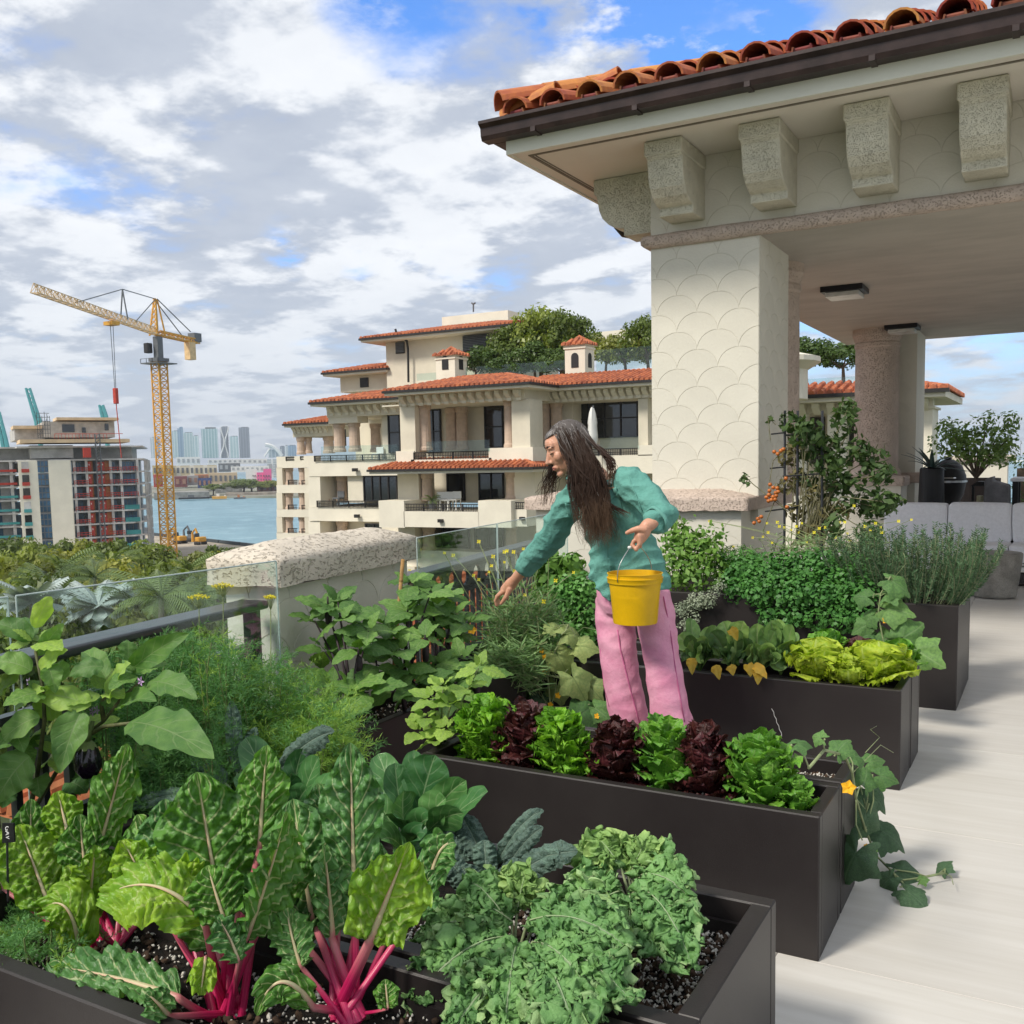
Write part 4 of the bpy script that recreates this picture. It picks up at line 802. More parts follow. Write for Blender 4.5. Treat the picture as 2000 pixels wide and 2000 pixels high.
for x0, x1 in ((905, 1005), (1095, 1185)):
    X0, X1 = wX(x0), wX(x1); r_ = (X1 - X0) / 2; mb = MB(); zc_ = wZ(846) - r_ * .55
    pts = [(X0, wZ(846))] + [((X0 + X1) / 2 - r_ * math.cos(math.pi * k / 12), zc_ + r_ * .55 * math.sin(math.pi * k / 12)) for k in range(13)] + [(X1, wZ(846))]
    for k in range(1, len(pts) - 2): mb.add([(pts[k][0], YW + .1, pts[k][1]), (pts[k + 1][0], YW + .1, pts[k + 1][1]), (pts[k + 1][0], YW + .1, wZ(845)), (pts[k][0], YW + .1, wZ(845))], [(0, 1, 2, 3)])
    mb.build('arch', m_cream2, T)
mb = MB(); mb.box(wX(700), xw - 2.6, YW + 3, YW + 6, GZ, ze - .3); mb.build('back_wall', m_cream, T)
for x0, x1 in ((925, 995), (1110, 1135), (1150, 1180)): mb = MB(); mb.box(wX(x0, YW + 3), wX(x1, YW + 3), YW + 2.9, YW + 2.99, wZ(1100), wZ(858)); mb.build('window', m_pane, T)
for k in range(24):
    x = xw - .3 - k * .62
    if x < wX(770): break
    mb = MB(); mb.prism([(YW, ze - .32), (YW - .6, ze - .32), (YW - .55, ze - .5), (YW - .2, ze - .72), (YW, ze - .8)], 'x', x - .15, x + .15); mb.build('corbel', m_cream2, T)
mb = MB(); mb.box(wX(700), wX(1240, YW + 9), YW + 9, YW + 12, ze, wZ(720, YW + 9)); mb.build('roof_terrace_wall', mat('peach stucco', (0.62, 0.47, 0.36), 0.85, 0.05), T)
mb = MB(); mb.box(wX(905, YW + 8.8), wX(1140, YW + 8.8), YW + 8.8, YW + 8.84, wZ(720, YW + 9), wZ(686, YW + 9)); mb.build('glass_screen', gl_far, T)
cb = MB(); cb.lathe([(0, 0), (1.5, 0), (1.5, 1.2), (2.0, 1.5), (2.0, 1.7), (0, 2.2)], (wX(735, YW - 3), YW - 3, wZ(800)), 20); cb.build('round_bay', m_cream2, T)
for x, yt, lab in ((905, 528, 'left clipped round tree on the roof terrace behind the near pillar'), (1080, 548, 'right clipped round tree on the roof terrace beside the round column')):
    b_ = at(*n4(x, 730), YW + 10); tt = at(*n4(x, yt), YW + 10); tree('roof_tree', lab, (b_.x, b_.y, b_.z), tt.z - b_.z, 1.75, x, group='clipped trees on the wing roof', crown=rx_)
# ============================================================ near materials
m_stucco = mat('warm white stucco', (0.71, 0.68, 0.585), 0.85, 0.055, 1.1, 0.14, 50, stretch=(1, 1, .35))
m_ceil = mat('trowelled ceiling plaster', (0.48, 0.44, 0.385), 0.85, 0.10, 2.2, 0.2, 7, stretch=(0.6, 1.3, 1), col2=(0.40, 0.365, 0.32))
def coral(name, c, pit, sc=38, k=0.75, st=(1, 1, 1.0)):
    m = bpy.data.materials.new(name); m.use_nodes = True; t = NT(m.node_tree); tc = t.v('MULTIPLY', t.n('ShaderNodeTexCoord').outputs['Object'], st)
    a = t.noise(tc, sc, 3, 0.55); b_ = t.noise(tc, sc * .33, 4, 0.6); h = t.m('MAXIMUM', t.ramp(a, 0.565, 0.63), t.m('MULTIPLY', t.ramp(b_, 0.60, 0.68), .6))
    cl = t.mix(t.ramp(t.noise(tc, 5, 4, .6), .3, .7), tuple(x * .84 for x in c), c)
    p = t.n('ShaderNodeBsdfPrincipled', Base__Color=t.mix(t.m('MULTIPLY', h, k), cl, pit), Roughness=0.92); p.inputs['Specular IOR Level'].default_value = .2
    bn = t.n('ShaderNodeBump', Height=t.m('SUBTRACT', t.m('MULTIPLY', t.noise(tc, sc * 2.5, 3, .6), .25), h), Strength=.9, Distance=.012); t.t.links.new(bn.outputs[0], p.inputs['Normal'])
    o = t.n('ShaderNodeOutputMaterial'); t.t.links.new(p.outputs[0], o.inputs[0]); return m
m_coral = coral('coral cap stone', (0.66, 0.59, 0.49), (0.30, 0.25, 0.18), 46, .42, (1, 1, 1.7))
m_coralp = coral('pink coral stone', (0.60, 0.49, 0.415), (0.38, 0.29, 0.23), 70, .38)
m_corbel = coral('buff corbel stone', (0.74, 0.71, 0.58), (0.42, 0.38, 0.28), 150, .22)
m_gutter = mat('brown gutter', (0.045, 0.027, 0.025), 0.42, 0.25, 6, 0.05, 60)
m_rail = mat('dark railing metal', (0.030, 0.031, 0.036), 0.30, 0.1, 5, spec=0.7)
m_box = mat('espresso planter panel', (0.018, 0.0145, 0.0145), 0.42, 0.3, 1.8, 0.06, 220, spec=0.36, col2=(0.027, 0.023, 0.022))
m_soil = mat('potting soil', (0.022, 0.015, 0.010), 0.98, 0.5, 40, 0.9, 120)
m_perl = mat('perlite', (0.66, 0.63, 0.57), 0.9, 0.1, 40)
m_chip = mat('bark chips', (0.09, 0.055, 0.035), 0.95, 0.3, 40)
def tilemat(name, c, c2):
    return mat(name, c, 0.72, 0.25, 9, 0.15, 60, col2=c2, rnd=0.55)
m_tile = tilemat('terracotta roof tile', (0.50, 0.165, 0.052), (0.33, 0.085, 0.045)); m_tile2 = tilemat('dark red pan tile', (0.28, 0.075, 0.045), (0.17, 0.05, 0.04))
# ============================================================ terrace floor: slab and porcelain planks laid over it
fl = MB(); fl.box(-3.5, 7.5, -2.5, 24, -0.35, -0.011); fo = struct('terrace_floor', fl, mat('grout', (0.36, 0.33, 0.29), 0.95))
m_plank = mat('pale porcelain plank', (0.60, 0.58, 0.54), 0.42, 0.05, 3.0, 0.03, 30, col2=(0.53, 0.505, 0.46), rnd=0.05, spec=0.4, stretch=(0.35, 5.0, 1))
PW, PL_ = 1.237, 2.4; tb = MB(); tb.box(.0015, PL_ - .0015, .0015, PW - .0015, -.0105, 0, .001); tme = mesh_of('floor_tile', tb.v, tb.f, m_plank)
for j in range(-3, 16):
    for i in range(0, 4):
        x = -3.1 + i * PL_; y = 2.838 + j * PW
        if y > 21: continue
        link('floor_tile', tme, fo, Matrix.Translation((x, y, 0)))
# ============================================================ planters
PLANTS = {}
def planter(x0, x1, y0, y1, h, label, soil=.075, rim=.042, grains=0, gx=None):
    t_ = thing('planter_box', label, 'planter', (x0, y0, 0), 'black planter boxes of the terrace garden')
    mb = MB(); b = .004
    mb.box(x0, x1, y0, y0 + rim, 0, h, b); mb.box(x0, x1, y1 - rim, y1, 0, h, b)
    mb.box(x1 - rim + .0005, x1 - .0005, y0 + rim - .001, y1 - rim + .001, 0, h - .0006, .003); mb.box(x0 + .0005, x0 + rim, y0 + rim - .001, y1 - rim + .001, 0, h - .0006, .003)
    mb.box(x0 + rim - .002, x1 - rim + .002, y0 + rim - .002, y0 + rim + .012, 0, h - .055); mb.box(x0 + rim - .002, x1 - rim + .002, y1 - rim - .012, y1 - rim + .002, 0, h - .055)
    mb.build('box', m_box, t_)
    n = max(2, int((x1 - x0) * 12)); k = max(3, int((y1 - y0) * 12)); xs = np.linspace(x0 + rim - .005, x1 - rim + .005, n); ys = np.linspace(y0 + rim - .005, y1 - rim + .005, k)
    gx_, gy_ = np.meshgrid(xs, ys); V = np.stack([gx_, gy_, np.full_like(gx_, h - soil)], -1).reshape(-1, 3); V[:, 2] += fnoise(V, 3.0, 3) * .012
    mk('soil', V, grid_faces(n, k), m_soil, t_, smooth=True)
    if grains:
        rs = np.random.RandomState(int(abs(x0 * 100 + y0 * 10))); g0, g1 = gx or (x0 + rim, x1 - rim)
        for nm, m, cnt, s0, s1 in (('perlite', m_perl, grains, .0025, .006), ('bark_chip', m_chip, grains // 3, .005, .013)):
            c = np.stack([rs.uniform(g0, g1, cnt), rs.uniform(y0 + rim, y1 - rim, cnt), np.full(cnt, h - soil + .004)], -1); c[:, 2] += fnoise(c, 3.0, 3) * .012 + rs.uniform(0, .006, cnt)
            O = np.array([[1, 0, 0], [-1, 0, 0], [0, 1, 0], [0, -1, 0], [0, 0, 1], [0, 0, -1.]]); FO = np.array([[0, 2, 4], [2, 1, 4], [1, 3, 4], [3, 0, 4], [2, 0, 5], [1, 2, 5], [3, 1, 5], [0, 3, 5]])
            s_ = rs.uniform(s0, s1, (cnt, 1, 1)) * rs.uniform(.5, 1.4, (cnt, 1, 3)); V = (c[:, None, :] + O[None] * s_ + rs.normal(size=(cnt, 6, 3)) * s0 * .3).reshape(-1, 3)
            F = (FO[None] + (np.arange(cnt) * 6)[:, None, None]).reshape(-1, 3); mk(nm, V, F, m, t_, smooth=(nm == 'perlite'))['kind'] = 'stuff'
    return t_
planter(-2.35, -0.40, 1.19, 1.625, .44, 'front planter with pink stemmed chard at the bottom left corner of the view', .09, .045, 1500)
planter(-2.32, -0.56, 1.645, 2.262, .44, 'broad planter of curly kale with white flecked soil at its open right end', .09, .048, 4200, (-1.35, -.60))
planter(-2.0, -0.577, 2.838, 3.165, .445, 'planter carrying the row of red and green lettuces', .05, .038, 700)
planter(-2.0, -0.577, 3.18, 3.437, .445, 'narrow planter behind the lettuce row from which a cucumber vine spills onto the floor', .06, .038, 1500, (-1.3, -.6))
planter(-2.6, -0.573, 4.515, 4.85, .456, 'planter of bok choy and lime green lettuce', .05, .038)
planter(-2.6, -0.571, 4.865, 5.162, .456, 'planter directly behind the lime green lettuce', .05, .038)
planter(-2.95, -0.473, 6.095, 6.995, .617, 'tall rear planter holding parsley and rosemary before the pillar', .05, .045)
planter(-2.72, -2.40, 0.75, 2.80, .44, 'left planter along the glass railing filled with fennel', .06, .04); planter(-2.72, -2.40, 2.815, 4.4, .44, 'left planter along the railing holding the eggplants by the stone capped wall', .06, .04, 700); planter(-2.98, -2.66, 4.415, 6.05, .44, 'farthest planter along the dark railing under the arugula', .06, .04)
# marks on the planter
mb = MB(); pts = [at(1507 + 5 * k + 1.6 * math.sin(k * 3.1), 1384 + 13.5 * k, 4.5135) for k in range(5)]
for k in range(4): mb.tube([pts[k], (pts[k] + pts[k + 1]) / 2 + Vector((.004, 0, 0)), pts[k + 1]], .0014, 4)
ch = mb.build('chalk_scribble', m_white); tag(ch, 'small white chalk scribble on the dark face of the bok choy planter', 'chalk mark')
# ============================================================ scalloped stucco
def clip(poly, W_, H_):
    for ax, lim, sg in ((0, 0, 1), (0, W_, -1), (1, 0, 1), (1, H_, -1)):
        out = []
        for i in range(len(poly)):
            a, b = poly[i - 1], poly[i]; da, db = (a[ax] - lim) * sg, (b[ax] - lim) * sg
            if (da >= 0) != (db >= 0): t = da / (da - db); out.append((a[0] + (b[0] - a[0]) * t, a[1] + (b[1] - a[1]) * t))
            if db >= 0: out.append(b)
        poly = out
        if len(poly) < 3: return []
    return poly
def cellpoly(r=.165, p=.143, g=.0022):
    A = [((r - g) * math.cos(a), (r - g) * math.sin(a) * p / r) for a in [math.pi * k / 16 for k in range(17)]]
    B1 = [(-r + (r + g) * math.cos(a), -p + (r + g) * math.sin(a) * p / r) for a in [math.pi / 2 - math.pi / 2 * k / 9 for k in range(1, 9)]]
    B2 = [(r - (r + g) * math.cos(a), -p + (r + g) * math.sin(a) * p / r) for a in [math.pi / 2 * k / 9 for k in range(1, 9)]]
    return A + B1 + B2
FULL = {}
def scallops(par, org, u, W_, H_, nrm, m, r=.165, p=.143, off=0.0, proud=.0035, zoff=0.0):
    """fish-scale plates standing a few millimetres proud of the wall face, each clipped to the face"""
    org, u, nrm = Vector(org), Vector(u).normalized(), Vector(nrm).normalized(); cp = cellpoly(r, p); k = 0; g = .0035
    M_ = Matrix(((u.x, 0, nrm.x, 0), (u.y, 0, nrm.y, 0), (u.z, 1, nrm.z, 0), (0, 0, 0, 1)))
    def mesh(poly):
        n = len(poly); cx = sum(q[0] for q in poly) / n; cy = sum(q[1] for q in poly) / n; s_ = .988
        V = [(x, y, -.001) for x, y in poly] + [(x, y, proud * .55) for x, y in poly] + [(cx + (x - cx) * s_, cy + (y - cy) * s_, proud) for x, y in poly]
        F = [tuple(range(2 * n, 3 * n))] + [(i + o, (i + 1) % n + o, (i + 1) % n + n + o, i + n + o) for o in (0, n) for i in range(n)]
        return mesh_of('scallop', V, F, m)
    for j in range(-1, int(H_ / p) + 2):
        for i in range(-1, int(W_ / (2 * r)) + 3):
            cx = i * 2 * r + (r if j % 2 else 0) - r * off; cy = j * p + zoff; key = (m.name, r, p)
            inside = cx - r > 0 and cx + r < W_ and cy - p > 0 and cy + p < H_
            if inside:
                if key not in FULL: FULL[key] = mesh(cp)
                me = FULL[key]; T_ = Matrix.Translation(org + u * cx + Vector((0, 0, cy))) @ M_
            else:
                pl = clip([(x + cx, y + cy) for x, y in cp], W_, H_)
                if len(pl) < 3: continue
                ar = abs(sum(pl[q - 1][0] * pl[q][1] - pl[q][0] * pl[q - 1][1] for q in range(len(pl)))) / 2
                if ar < 2e-4: continue
                me = mesh(pl); T_ = Matrix.Translation(org) @ M_
            link('scallop', me, par, T_)
# ============================================================ pavilion
PY, PXL, PXR = 7.45, -2.86, -2.0; ZB = 3.16
T = thing('pavilion', 'scallop plastered pavilion with a terracotta tiled roof, corbels and coral stone columns at the right', 'pavilion', (-2.4, 7.6, 0)); PAV = T
mb = MB(); mb.box(PXL, PXR, PY, 8.36, 1.0, ZB); mb.build('pillar', m_stucco, T); 
scallops(T, (PXL, PY, 1.2), (1, 0, 0), PXR - PXL, ZB - 1.2, (0, -1, 0), m_stucco, off=.7); scallops(T, (PXR, PY, 1.2), (0, 1, 0), .91, ZB - 1.2, (1, 0, 0), m_stucco, off=.2)
PX_R = at(1448, 1040, 7.2).x; PX_L = -3.80
mb = MB(); mb.box(PX_L, PX_R, 7.2, 8.5, 0, 1.1); mb.build('pedestal', m_stucco, T); scallops(T, (PX_L, 7.2, 0.2), (1, 0, 0), PX_R - PX_L, .88, (0, -1, 0), m_stucco, r=.165, off=.3)
def capstone(name, x0, x1, y0, y1, z0, z1, z2, m, par, seed=1, rot=None, n=26, inset=.17):
    """coral cap: straight sides, hipped weathered top, surface roughened in the mesh"""
    nx, ny = max(8, int((x1 - x0) / .035)), max(8, int((y1 - y0) / .035)); xs, ys = np.linspace(x0, x1, nx), np.linspace(y0, y1, ny); X, Y = np.meshgrid(xs, ys)
    d = np.minimum(np.minimum(X - x0, x1 - X), np.minimum(Y - y0, y1 - Y)); Z = z1 + (z2 - z1) * np.minimum(d / inset, 1.0) ** .9
    top = np.stack([X, Y, Z], -1).reshape(-1, 3); F = [grid_faces(nx, ny)]
    ids = np.arange(nx * ny).reshape(ny, nx); ring = np.concatenate([ids[0, :], ids[1:, -1], ids[-1, -2::-1], ids[-2:0:-1, 0]]); V = [top]; o = nx * ny; prev = ring; nr = len(ring)
    for q in range(1, 6):
        rv = top[ring].copy(); rv[:, 2] = z1 + (z0 - z1) * q / 5; V.append(rv); cur = np.arange(o, o + nr); o += nr
        F.append(np.stack([prev, cur, np.roll(cur, -1), np.roll(prev, -1)], -1)); prev = cur
    V = np.concatenate(V); c = V.mean(0); V += np.stack([fnoise(V, 9, seed), fnoise(V, 9, seed + 1), fnoise(V, 9, seed + 2)], -1) * .0045 + np.stack([fnoise(V, 26, seed + 3)] * 3, -1) * .0022
    bt = np.array([[x0, y0, z0], [x1, y0, z0], [x1, y1, z0], [x0, y1, z0]]); V = np.concatenate([V, bt]); F.append(np.array([[o + 3, o + 2, o + 1, o]])); F = np.concatenate(F)
    if rot: a, cx, cy = rot; x, y = V[:, 0] - cx, V[:, 1] - cy; V[:, 0], V[:, 1] = cx + x * math.cos(a) - y * math.sin(a), cy + x * math.sin(a) + y * math.cos(a)
    return mk(name, V, F, m, par, smooth=True, recalc=False)
ztop = at(1440, 973, 7.13).z; zbot = at(1440, 998, 7.13).z
capstone('pedestal_cap', PX_L - .07, PX_R + .07, 7.13, 8.57, zbot, ztop, ztop + .06, m_coralp, T, 3, inset=.3)
# entablature
mb = MB(); mb.box(PXL, 6.5, PY, PY + .35, ZB + .09, 3.80); mb.box(PXL, PXL + .35, PY + .35, 15.6, ZB + .09, 3.80); mb.build('frieze', m_stucco, T)
scallops(T, (PXL, PY, ZB + .10), (1, 0, 0), 3.6, .53, (0, -1, 0), m_stucco, off=.2)
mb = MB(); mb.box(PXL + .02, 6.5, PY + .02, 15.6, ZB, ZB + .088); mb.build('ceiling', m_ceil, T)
mb = MB(); rr = .055; path = [(PXL - .01, 15.6, ZB + .045), (PXL - .01, PY - .01, ZB + .045), (6.5, PY - .01, ZB + .045)]
prof = [(math.cos(a) * rr, math.sin(a) * rr) for a in [2 * math.pi * k / 14 for k in range(14)]]; V = []
nseg = 90
ring = [(PXL - .01, y) for y in np.linspace(12, PY - .01, 25)] + [(x, PY - .01) for x in np.linspace(PXL + .05, 4.5, nseg)]
for i, (x, y) in enumerate(ring):
    cor = (i == 24)
    for k, (a, b) in enumerate(prof):
        ox, oy = ((-a, 0) if i < 24 else (0, -a)); 
        if cor: ox, oy = -a, -a
        V.append((x + ox, y + oy, ZB + .045 + b))
V = np.array(V); V += np.stack([fnoise(V, 14, 5), fnoise(V, 14, 6), fnoise(V, 14, 7)], -1) * .004
mk('torus_band', V, grid_faces(14, len(ring), True), m_coralp, T, smooth=True)
# eaves
YF, XF = 6.6, -3.65; ZS = 3.80
mb = MB(); mb.box(XF, 6.5, YF, PY - .001, ZS, ZS + .03); mb.box(XF, PXL - .001, PY, 15.6, ZS, ZS + .03); mb.build('soffit', mat('soffit paint', (0.72, 0.68, 0.60), 0.8, 0.03, 1.5), T)
mb = MB(); mb.box(XF - .02, 6.5, YF - .025, YF, ZS - .012, ZS + .135); mb.box(XF - .025, XF, YF, 15.6, ZS - .012, ZS + .135); mb.build('fascia', mat('fascia paint', (0.72, 0.72, 0.62), 0.6, 0.03, 2), T)
m_groove_shade = mat('painted soffit groove shade', (0.20, 0.18, 0.14), 0.7, .1)  # dark strips whose colour stands in for the shade of a soffit groove
mb = MB(); mb.box(XF + .115, 6.5, YF + .10, YF + .125, ZS - .006, ZS); mb.box(XF + .10, XF + .125, YF + .10, 15.6, ZS - .0065, ZS); mb.box(XF + .14, XF + .15, YF + .14, 15.6, ZS - .0055, ZS); mb.build('soffit_groove_shade', m_groove_shade, T)
ga = [(0, 0), (-.10, 0), (-.115, .03), (-.12, .085), (-.15, .11), (-.15, .132), (-.14, .132), (0, .125)]
gz = ZS + .085; mb = MB(); mb.prism([(YF - .026 + a, gz + b) for a, b in ga], 'x', XF - .17, 6.5); mb.build('gutter', m_gutter, T)
mb = MB(); mb.prism([(XF - .026 + a, gz - .001 + b) for a, b in ga], 'y', YF - .02, 15.6); mb.build('gutter', m_gutter, T)
for px in (1045, 1243, 1462, 1705, 1985):
    p = at(px, 240 - (px - 1045) * .21, YF - .1); mb = MB(); x = p.x
    mb.box(x - .02, x + .02, YF - .136, YF - .024, gz - .008, gz - .001, .002); mb.box(x - .02, x + .02, YF - .142, YF - .128, gz - .008, gz + .03, .002); mb.build('gutter_bracket', m_gutter, T)
# corbels
cprof = [(7.45, 3.795), (6.90, 3.795), (6.90, 3.685), (6.925, 3.665), (6.935, 3.62), (6.945, 3.55), (6.975, 3.48), (7.03, 3.425), (7.10, 3.392), (7.165, 3.378), (7.165, 3.318), (7.45, 3.318)]
for px in (1297, 1484, 1692, 1917, 2175):
    x = at(px, 300, 6.92).x; mb = MB(); mb.prism(cprof, 'x', x - .135, x + .135); c_ = mb.build('corbel', m_corbel, T); md = c_.modifiers.new('soften', 'BEVEL'); md.width = .008; md.segments = 2
    mb = MB(); mb.box(x - .145, x + .145, 6.888, 7.448, 3.69, 3.797, .008); mb.build('corbel_block', m_corbel, c_)
for y in (7.72, 8.6, 9.5):
    mb = MB(); mb.prism([(PXL - (PY - a), b) for a, b in cprof], 'y', y - .135, y + .135); mb.build('corbel', m_corbel, T)
mb = MB(); Yp = atx(1207, 412, -3.55).y; q_ = [at(x, y, Yp) for x, y in ((1207, 395), (1207, 425), (1210, 440), (1220, 452), (1238, 455), (1275, 449))]; mb.tube(q_ + [Vector((PXL, Yp, q_[-1].z + .02))], .055, 12); mb.build('downpipe', m_gutter, T, smooth=True)
# columns
def roundcol(cx, cy, r_, zb, zt, par):
    pr = [(0, 0), (r_ * 1.10, 0), (r_ * 1.13, .03), (r_ * 1.10, .09), (r_ * 1.02, .11), (r_, .15)] + [(r_ * (1 - .02 * k / 6), .15 + (zt - zb - .40) * k / 6) for k in range(1, 7)] + [(r_ * 1.03, zt - zb - .23), (r_ * 1.03, zt - zb - .19), (r_ * .99, zt - zb - .17), (r_ * 1.08, zt - zb - .10), (r_ * 1.12, zt - zb - .08), (r_ * 1.12, zt - zb)]
    mb = MB(); mb.lathe(pr, (cx, cy, zb), 40); mb.build('column', m_coralp, par, smooth=False)
roundcol(-2.27, 8.78, .27, 1.15, ZB, T)
C2X = (at(1668, 800, 14).x + at(1757, 800, 14).x) / 2; roundcol(C2X, 14.0, .285, 1.2, ZB, T)
XP = at(1800, 800, 14.9).x; mb = MB(); mb.box(C2X - .1, XP, 14.3, 15.2, 0, ZB); mb.build('pier', m_stucco, T); scallops(T, (C2X - .1, 14.3, 1.2), (1, 0, 0), XP - C2X + .1, ZB - 1.2, (0, -1, 0), m_stucco)
mb = MB(); mb.box(XP - .25, XP + .07, 14.22, 15.3, 1.10, 1.24, .012); mb.build('pier_cap', m_coralp, T)
mb = MB(); mb.box(C2X - .32, at(1760, 950, 13.68).x, 13.68, 14.4, 0, 1.09); mb.build('pedestal', m_stucco, T); scallops(T, (C2X - .32, 13.68, .1), (1, 0, 0), at(1760, 950, 13.68).x - C2X + .32, .98, (0, -1, 0), m_stucco, off=.4)
capstone('pedestal_cap', C2X - .36, at(1767, 915, 13.63).x, 13.63, 14.45, 1.08, 1.19, 1.215, m_coralp, T, 8, inset=.06)
for x, y in ((5.6, 7.9), (5.6, 14.8)): mb = MB(); mb.box(x, x + .85, y - .45, y + .45, 0, ZB); mb.build('pillar', m_stucco, T)
for lab, px, py in (('black framed ceiling lamp nearest the pillar under the pavilion', 1650, 562), ('farther black ceiling lamp above the round column', 1763, 636)):
    p = atz(px, py, ZB); t_ = thing('ceiling_light', lab, 'lamp', p, 'lamps under the pavilion ceiling'); s_ = .20
    mb = MB(); mb.box(p.x - s_, p.x + s_, p.y - s_, p.y + s_, ZB - .055, ZB - .001, .004); mb.build('housing', mat('black lamp housing', (0.012, 0.012, 0.016), .4), t_)
    mb = MB(); mb.box(p.x - s_ * .8, p.x + s_ * .8, p.y - s_ * .8, p.y + s_ * .8, ZB - .10, ZB - .056, .004); mb.build('diffuser', mat('frosted lamp glass', (0.75, 0.74, 0.70), .3), t_)
# roof: barrel tiles
TR, TL, PITCH = .105, .42, .33
def barrel(name, r0, r1, L, th, up, m):
    n = 9; V = []
    for e, r_ in ((0, r0), (1, r1)):
        for q in (0, th):
            for k in range(n):
                a = math.pi * k / (n - 1); V.append(((r_ - q) * math.cos(a), L * e, (r_ - q) * math.sin(a) * up))
    F = []
    for k in range(n - 1):
        F += [(k, k + 1, 2 * n + k + 1, 2 * n + k), (n + k + 1, n + k, 3 * n + k, 3 * n + k + 1), (k, n + k, n + k + 1, k + 1), (2 * n + k, 2 * n + k + 1, 3 * n + k + 1, 3 * n + k)]
    F += [(0, 2 * n, 3 * n, n), (n - 1, 2 * n - 1, 4 * n - 1, 3 * n - 1)]
    return mesh_of(name, V, F, m, smooth=False)
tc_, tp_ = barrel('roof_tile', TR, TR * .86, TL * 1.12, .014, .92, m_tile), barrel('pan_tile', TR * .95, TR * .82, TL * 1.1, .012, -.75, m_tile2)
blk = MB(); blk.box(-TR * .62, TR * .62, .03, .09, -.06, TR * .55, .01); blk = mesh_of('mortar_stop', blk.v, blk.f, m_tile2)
rt = random.Random(3); sl_ = math.atan(PITCH); SP = .295; x_e, y_e, z_e = XF - .07, YF - .085, ZS + .235
def put(me, nm, x, l, dz, ang, dx=0):
    """tile on the front slope at x, distance l up the slope"""
    M_ = Matrix.Translation((x, y_e + l * math.cos(sl_), z_e + l * math.sin(sl_) + dz)) @ Matrix.Rotation(sl_ - .045, 4, 'X') @ Matrix.Rotation(rt.uniform(-.025, .025) + ang, 4, 'Z') @ Matrix.Rotation(rt.uniform(-.03, .03), 4, 'Y')
    link(nm, me, PAV, M_)
for r_ in range(4):
    l = r_ * TL * .93
    for i in range(24):
        x = x_e + .17 + i * SP
        if x - x_e < l * .98 + .02 or x > 3.2: continue
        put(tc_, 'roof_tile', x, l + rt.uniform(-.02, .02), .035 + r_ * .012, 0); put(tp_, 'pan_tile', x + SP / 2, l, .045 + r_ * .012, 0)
        if r_ == 0: put(blk, 'mortar_stop', x, .0, -.02, 0)
for r_ in range(3):
    l = r_ * TL * .93
    for i in range(14):
        y = y_e + .17 + i * SP
        if y - y_e < l: continue
        M_ = Matrix.Translation((x_e + l * math.cos(sl_), y, z_e + l * math.sin(sl_) + .035)) @ Matrix.Rotation(-math.pi / 2, 4, 'Z') @ Matrix.Rotation(sl_ - .045, 4, 'X') @ Matrix.Rotation(rt.uniform(-.03, .03), 4, 'Z')
        link('roof_tile', tc_, PAV, M_)
for k in range(5):
    l = k * TL * .9; link('hip_tile', tc_, PAV, Matrix.Translation((x_e + .02 + l * .66, y_e + .02 + l * .66, z_e + .10 + l * .215)) @ Matrix.Rotation(-math.pi / 4, 4, 'Z') @ Matrix.Rotation(math.atan(.30) - .05, 4, 'X') @ Matrix.Diagonal((1.15, 1.05, 1.1, 1)))
mb = MB(); a = 6.0; mb.add([(x_e, y_e, z_e - .03), (6.5, y_e, z_e - .03), (6.5, y_e + a, z_e - .03 + a * PITCH), (x_e + a, y_e + a, z_e - .03 + a * PITCH), (x_e, y_e + 2 * a, z_e - .03)], [(0, 1, 2, 3), (0, 3, 4)]); mb.build('roof_deck', m_tile2, T)
# ============================================================ parapet wall with the coral cap
ang = math.atan2(.148, 1.229); cx, cy = -2.786, 3.006; LW, WW = 1.238, .377
T = thing('parapet_wall', 'scallop plastered parapet pier with a thick pitted coral stone cap beside the eggplants', 'wall', (cx, cy, 0))
mb = MB(); mb.box(cx - WW + .055, cx - .055, cy + .055, cy + LW - .055, -.4, 1.02); mb.rot(ang, (cx, cy)); mb.build('wall', m_stucco, T)
capstone('cap_stone', cx - WW, cx, cy, cy + LW, 1.0, 1.112, 1.175, m_coral, T, 11, (ang, cx, cy), inset=.16)
u_ = Vector((-math.sin(ang), math.cos(ang), 0)); v_ = Vector((math.cos(ang), math.sin(ang), 0)); o_ = Vector((cx, cy, .1)) - v_ * .055 + u_ * .055
scallops(T, o_, u_, LW - .11, .9, v_, m_stucco, r=.15, p=.14, off=.5); scallops(T, Vector((cx, cy, .1)) - v_ * (WW - .055) + u_ * .055, v_, WW - .11, .9, -u_, m_stucco, r=.15, p=.14, off=.2)
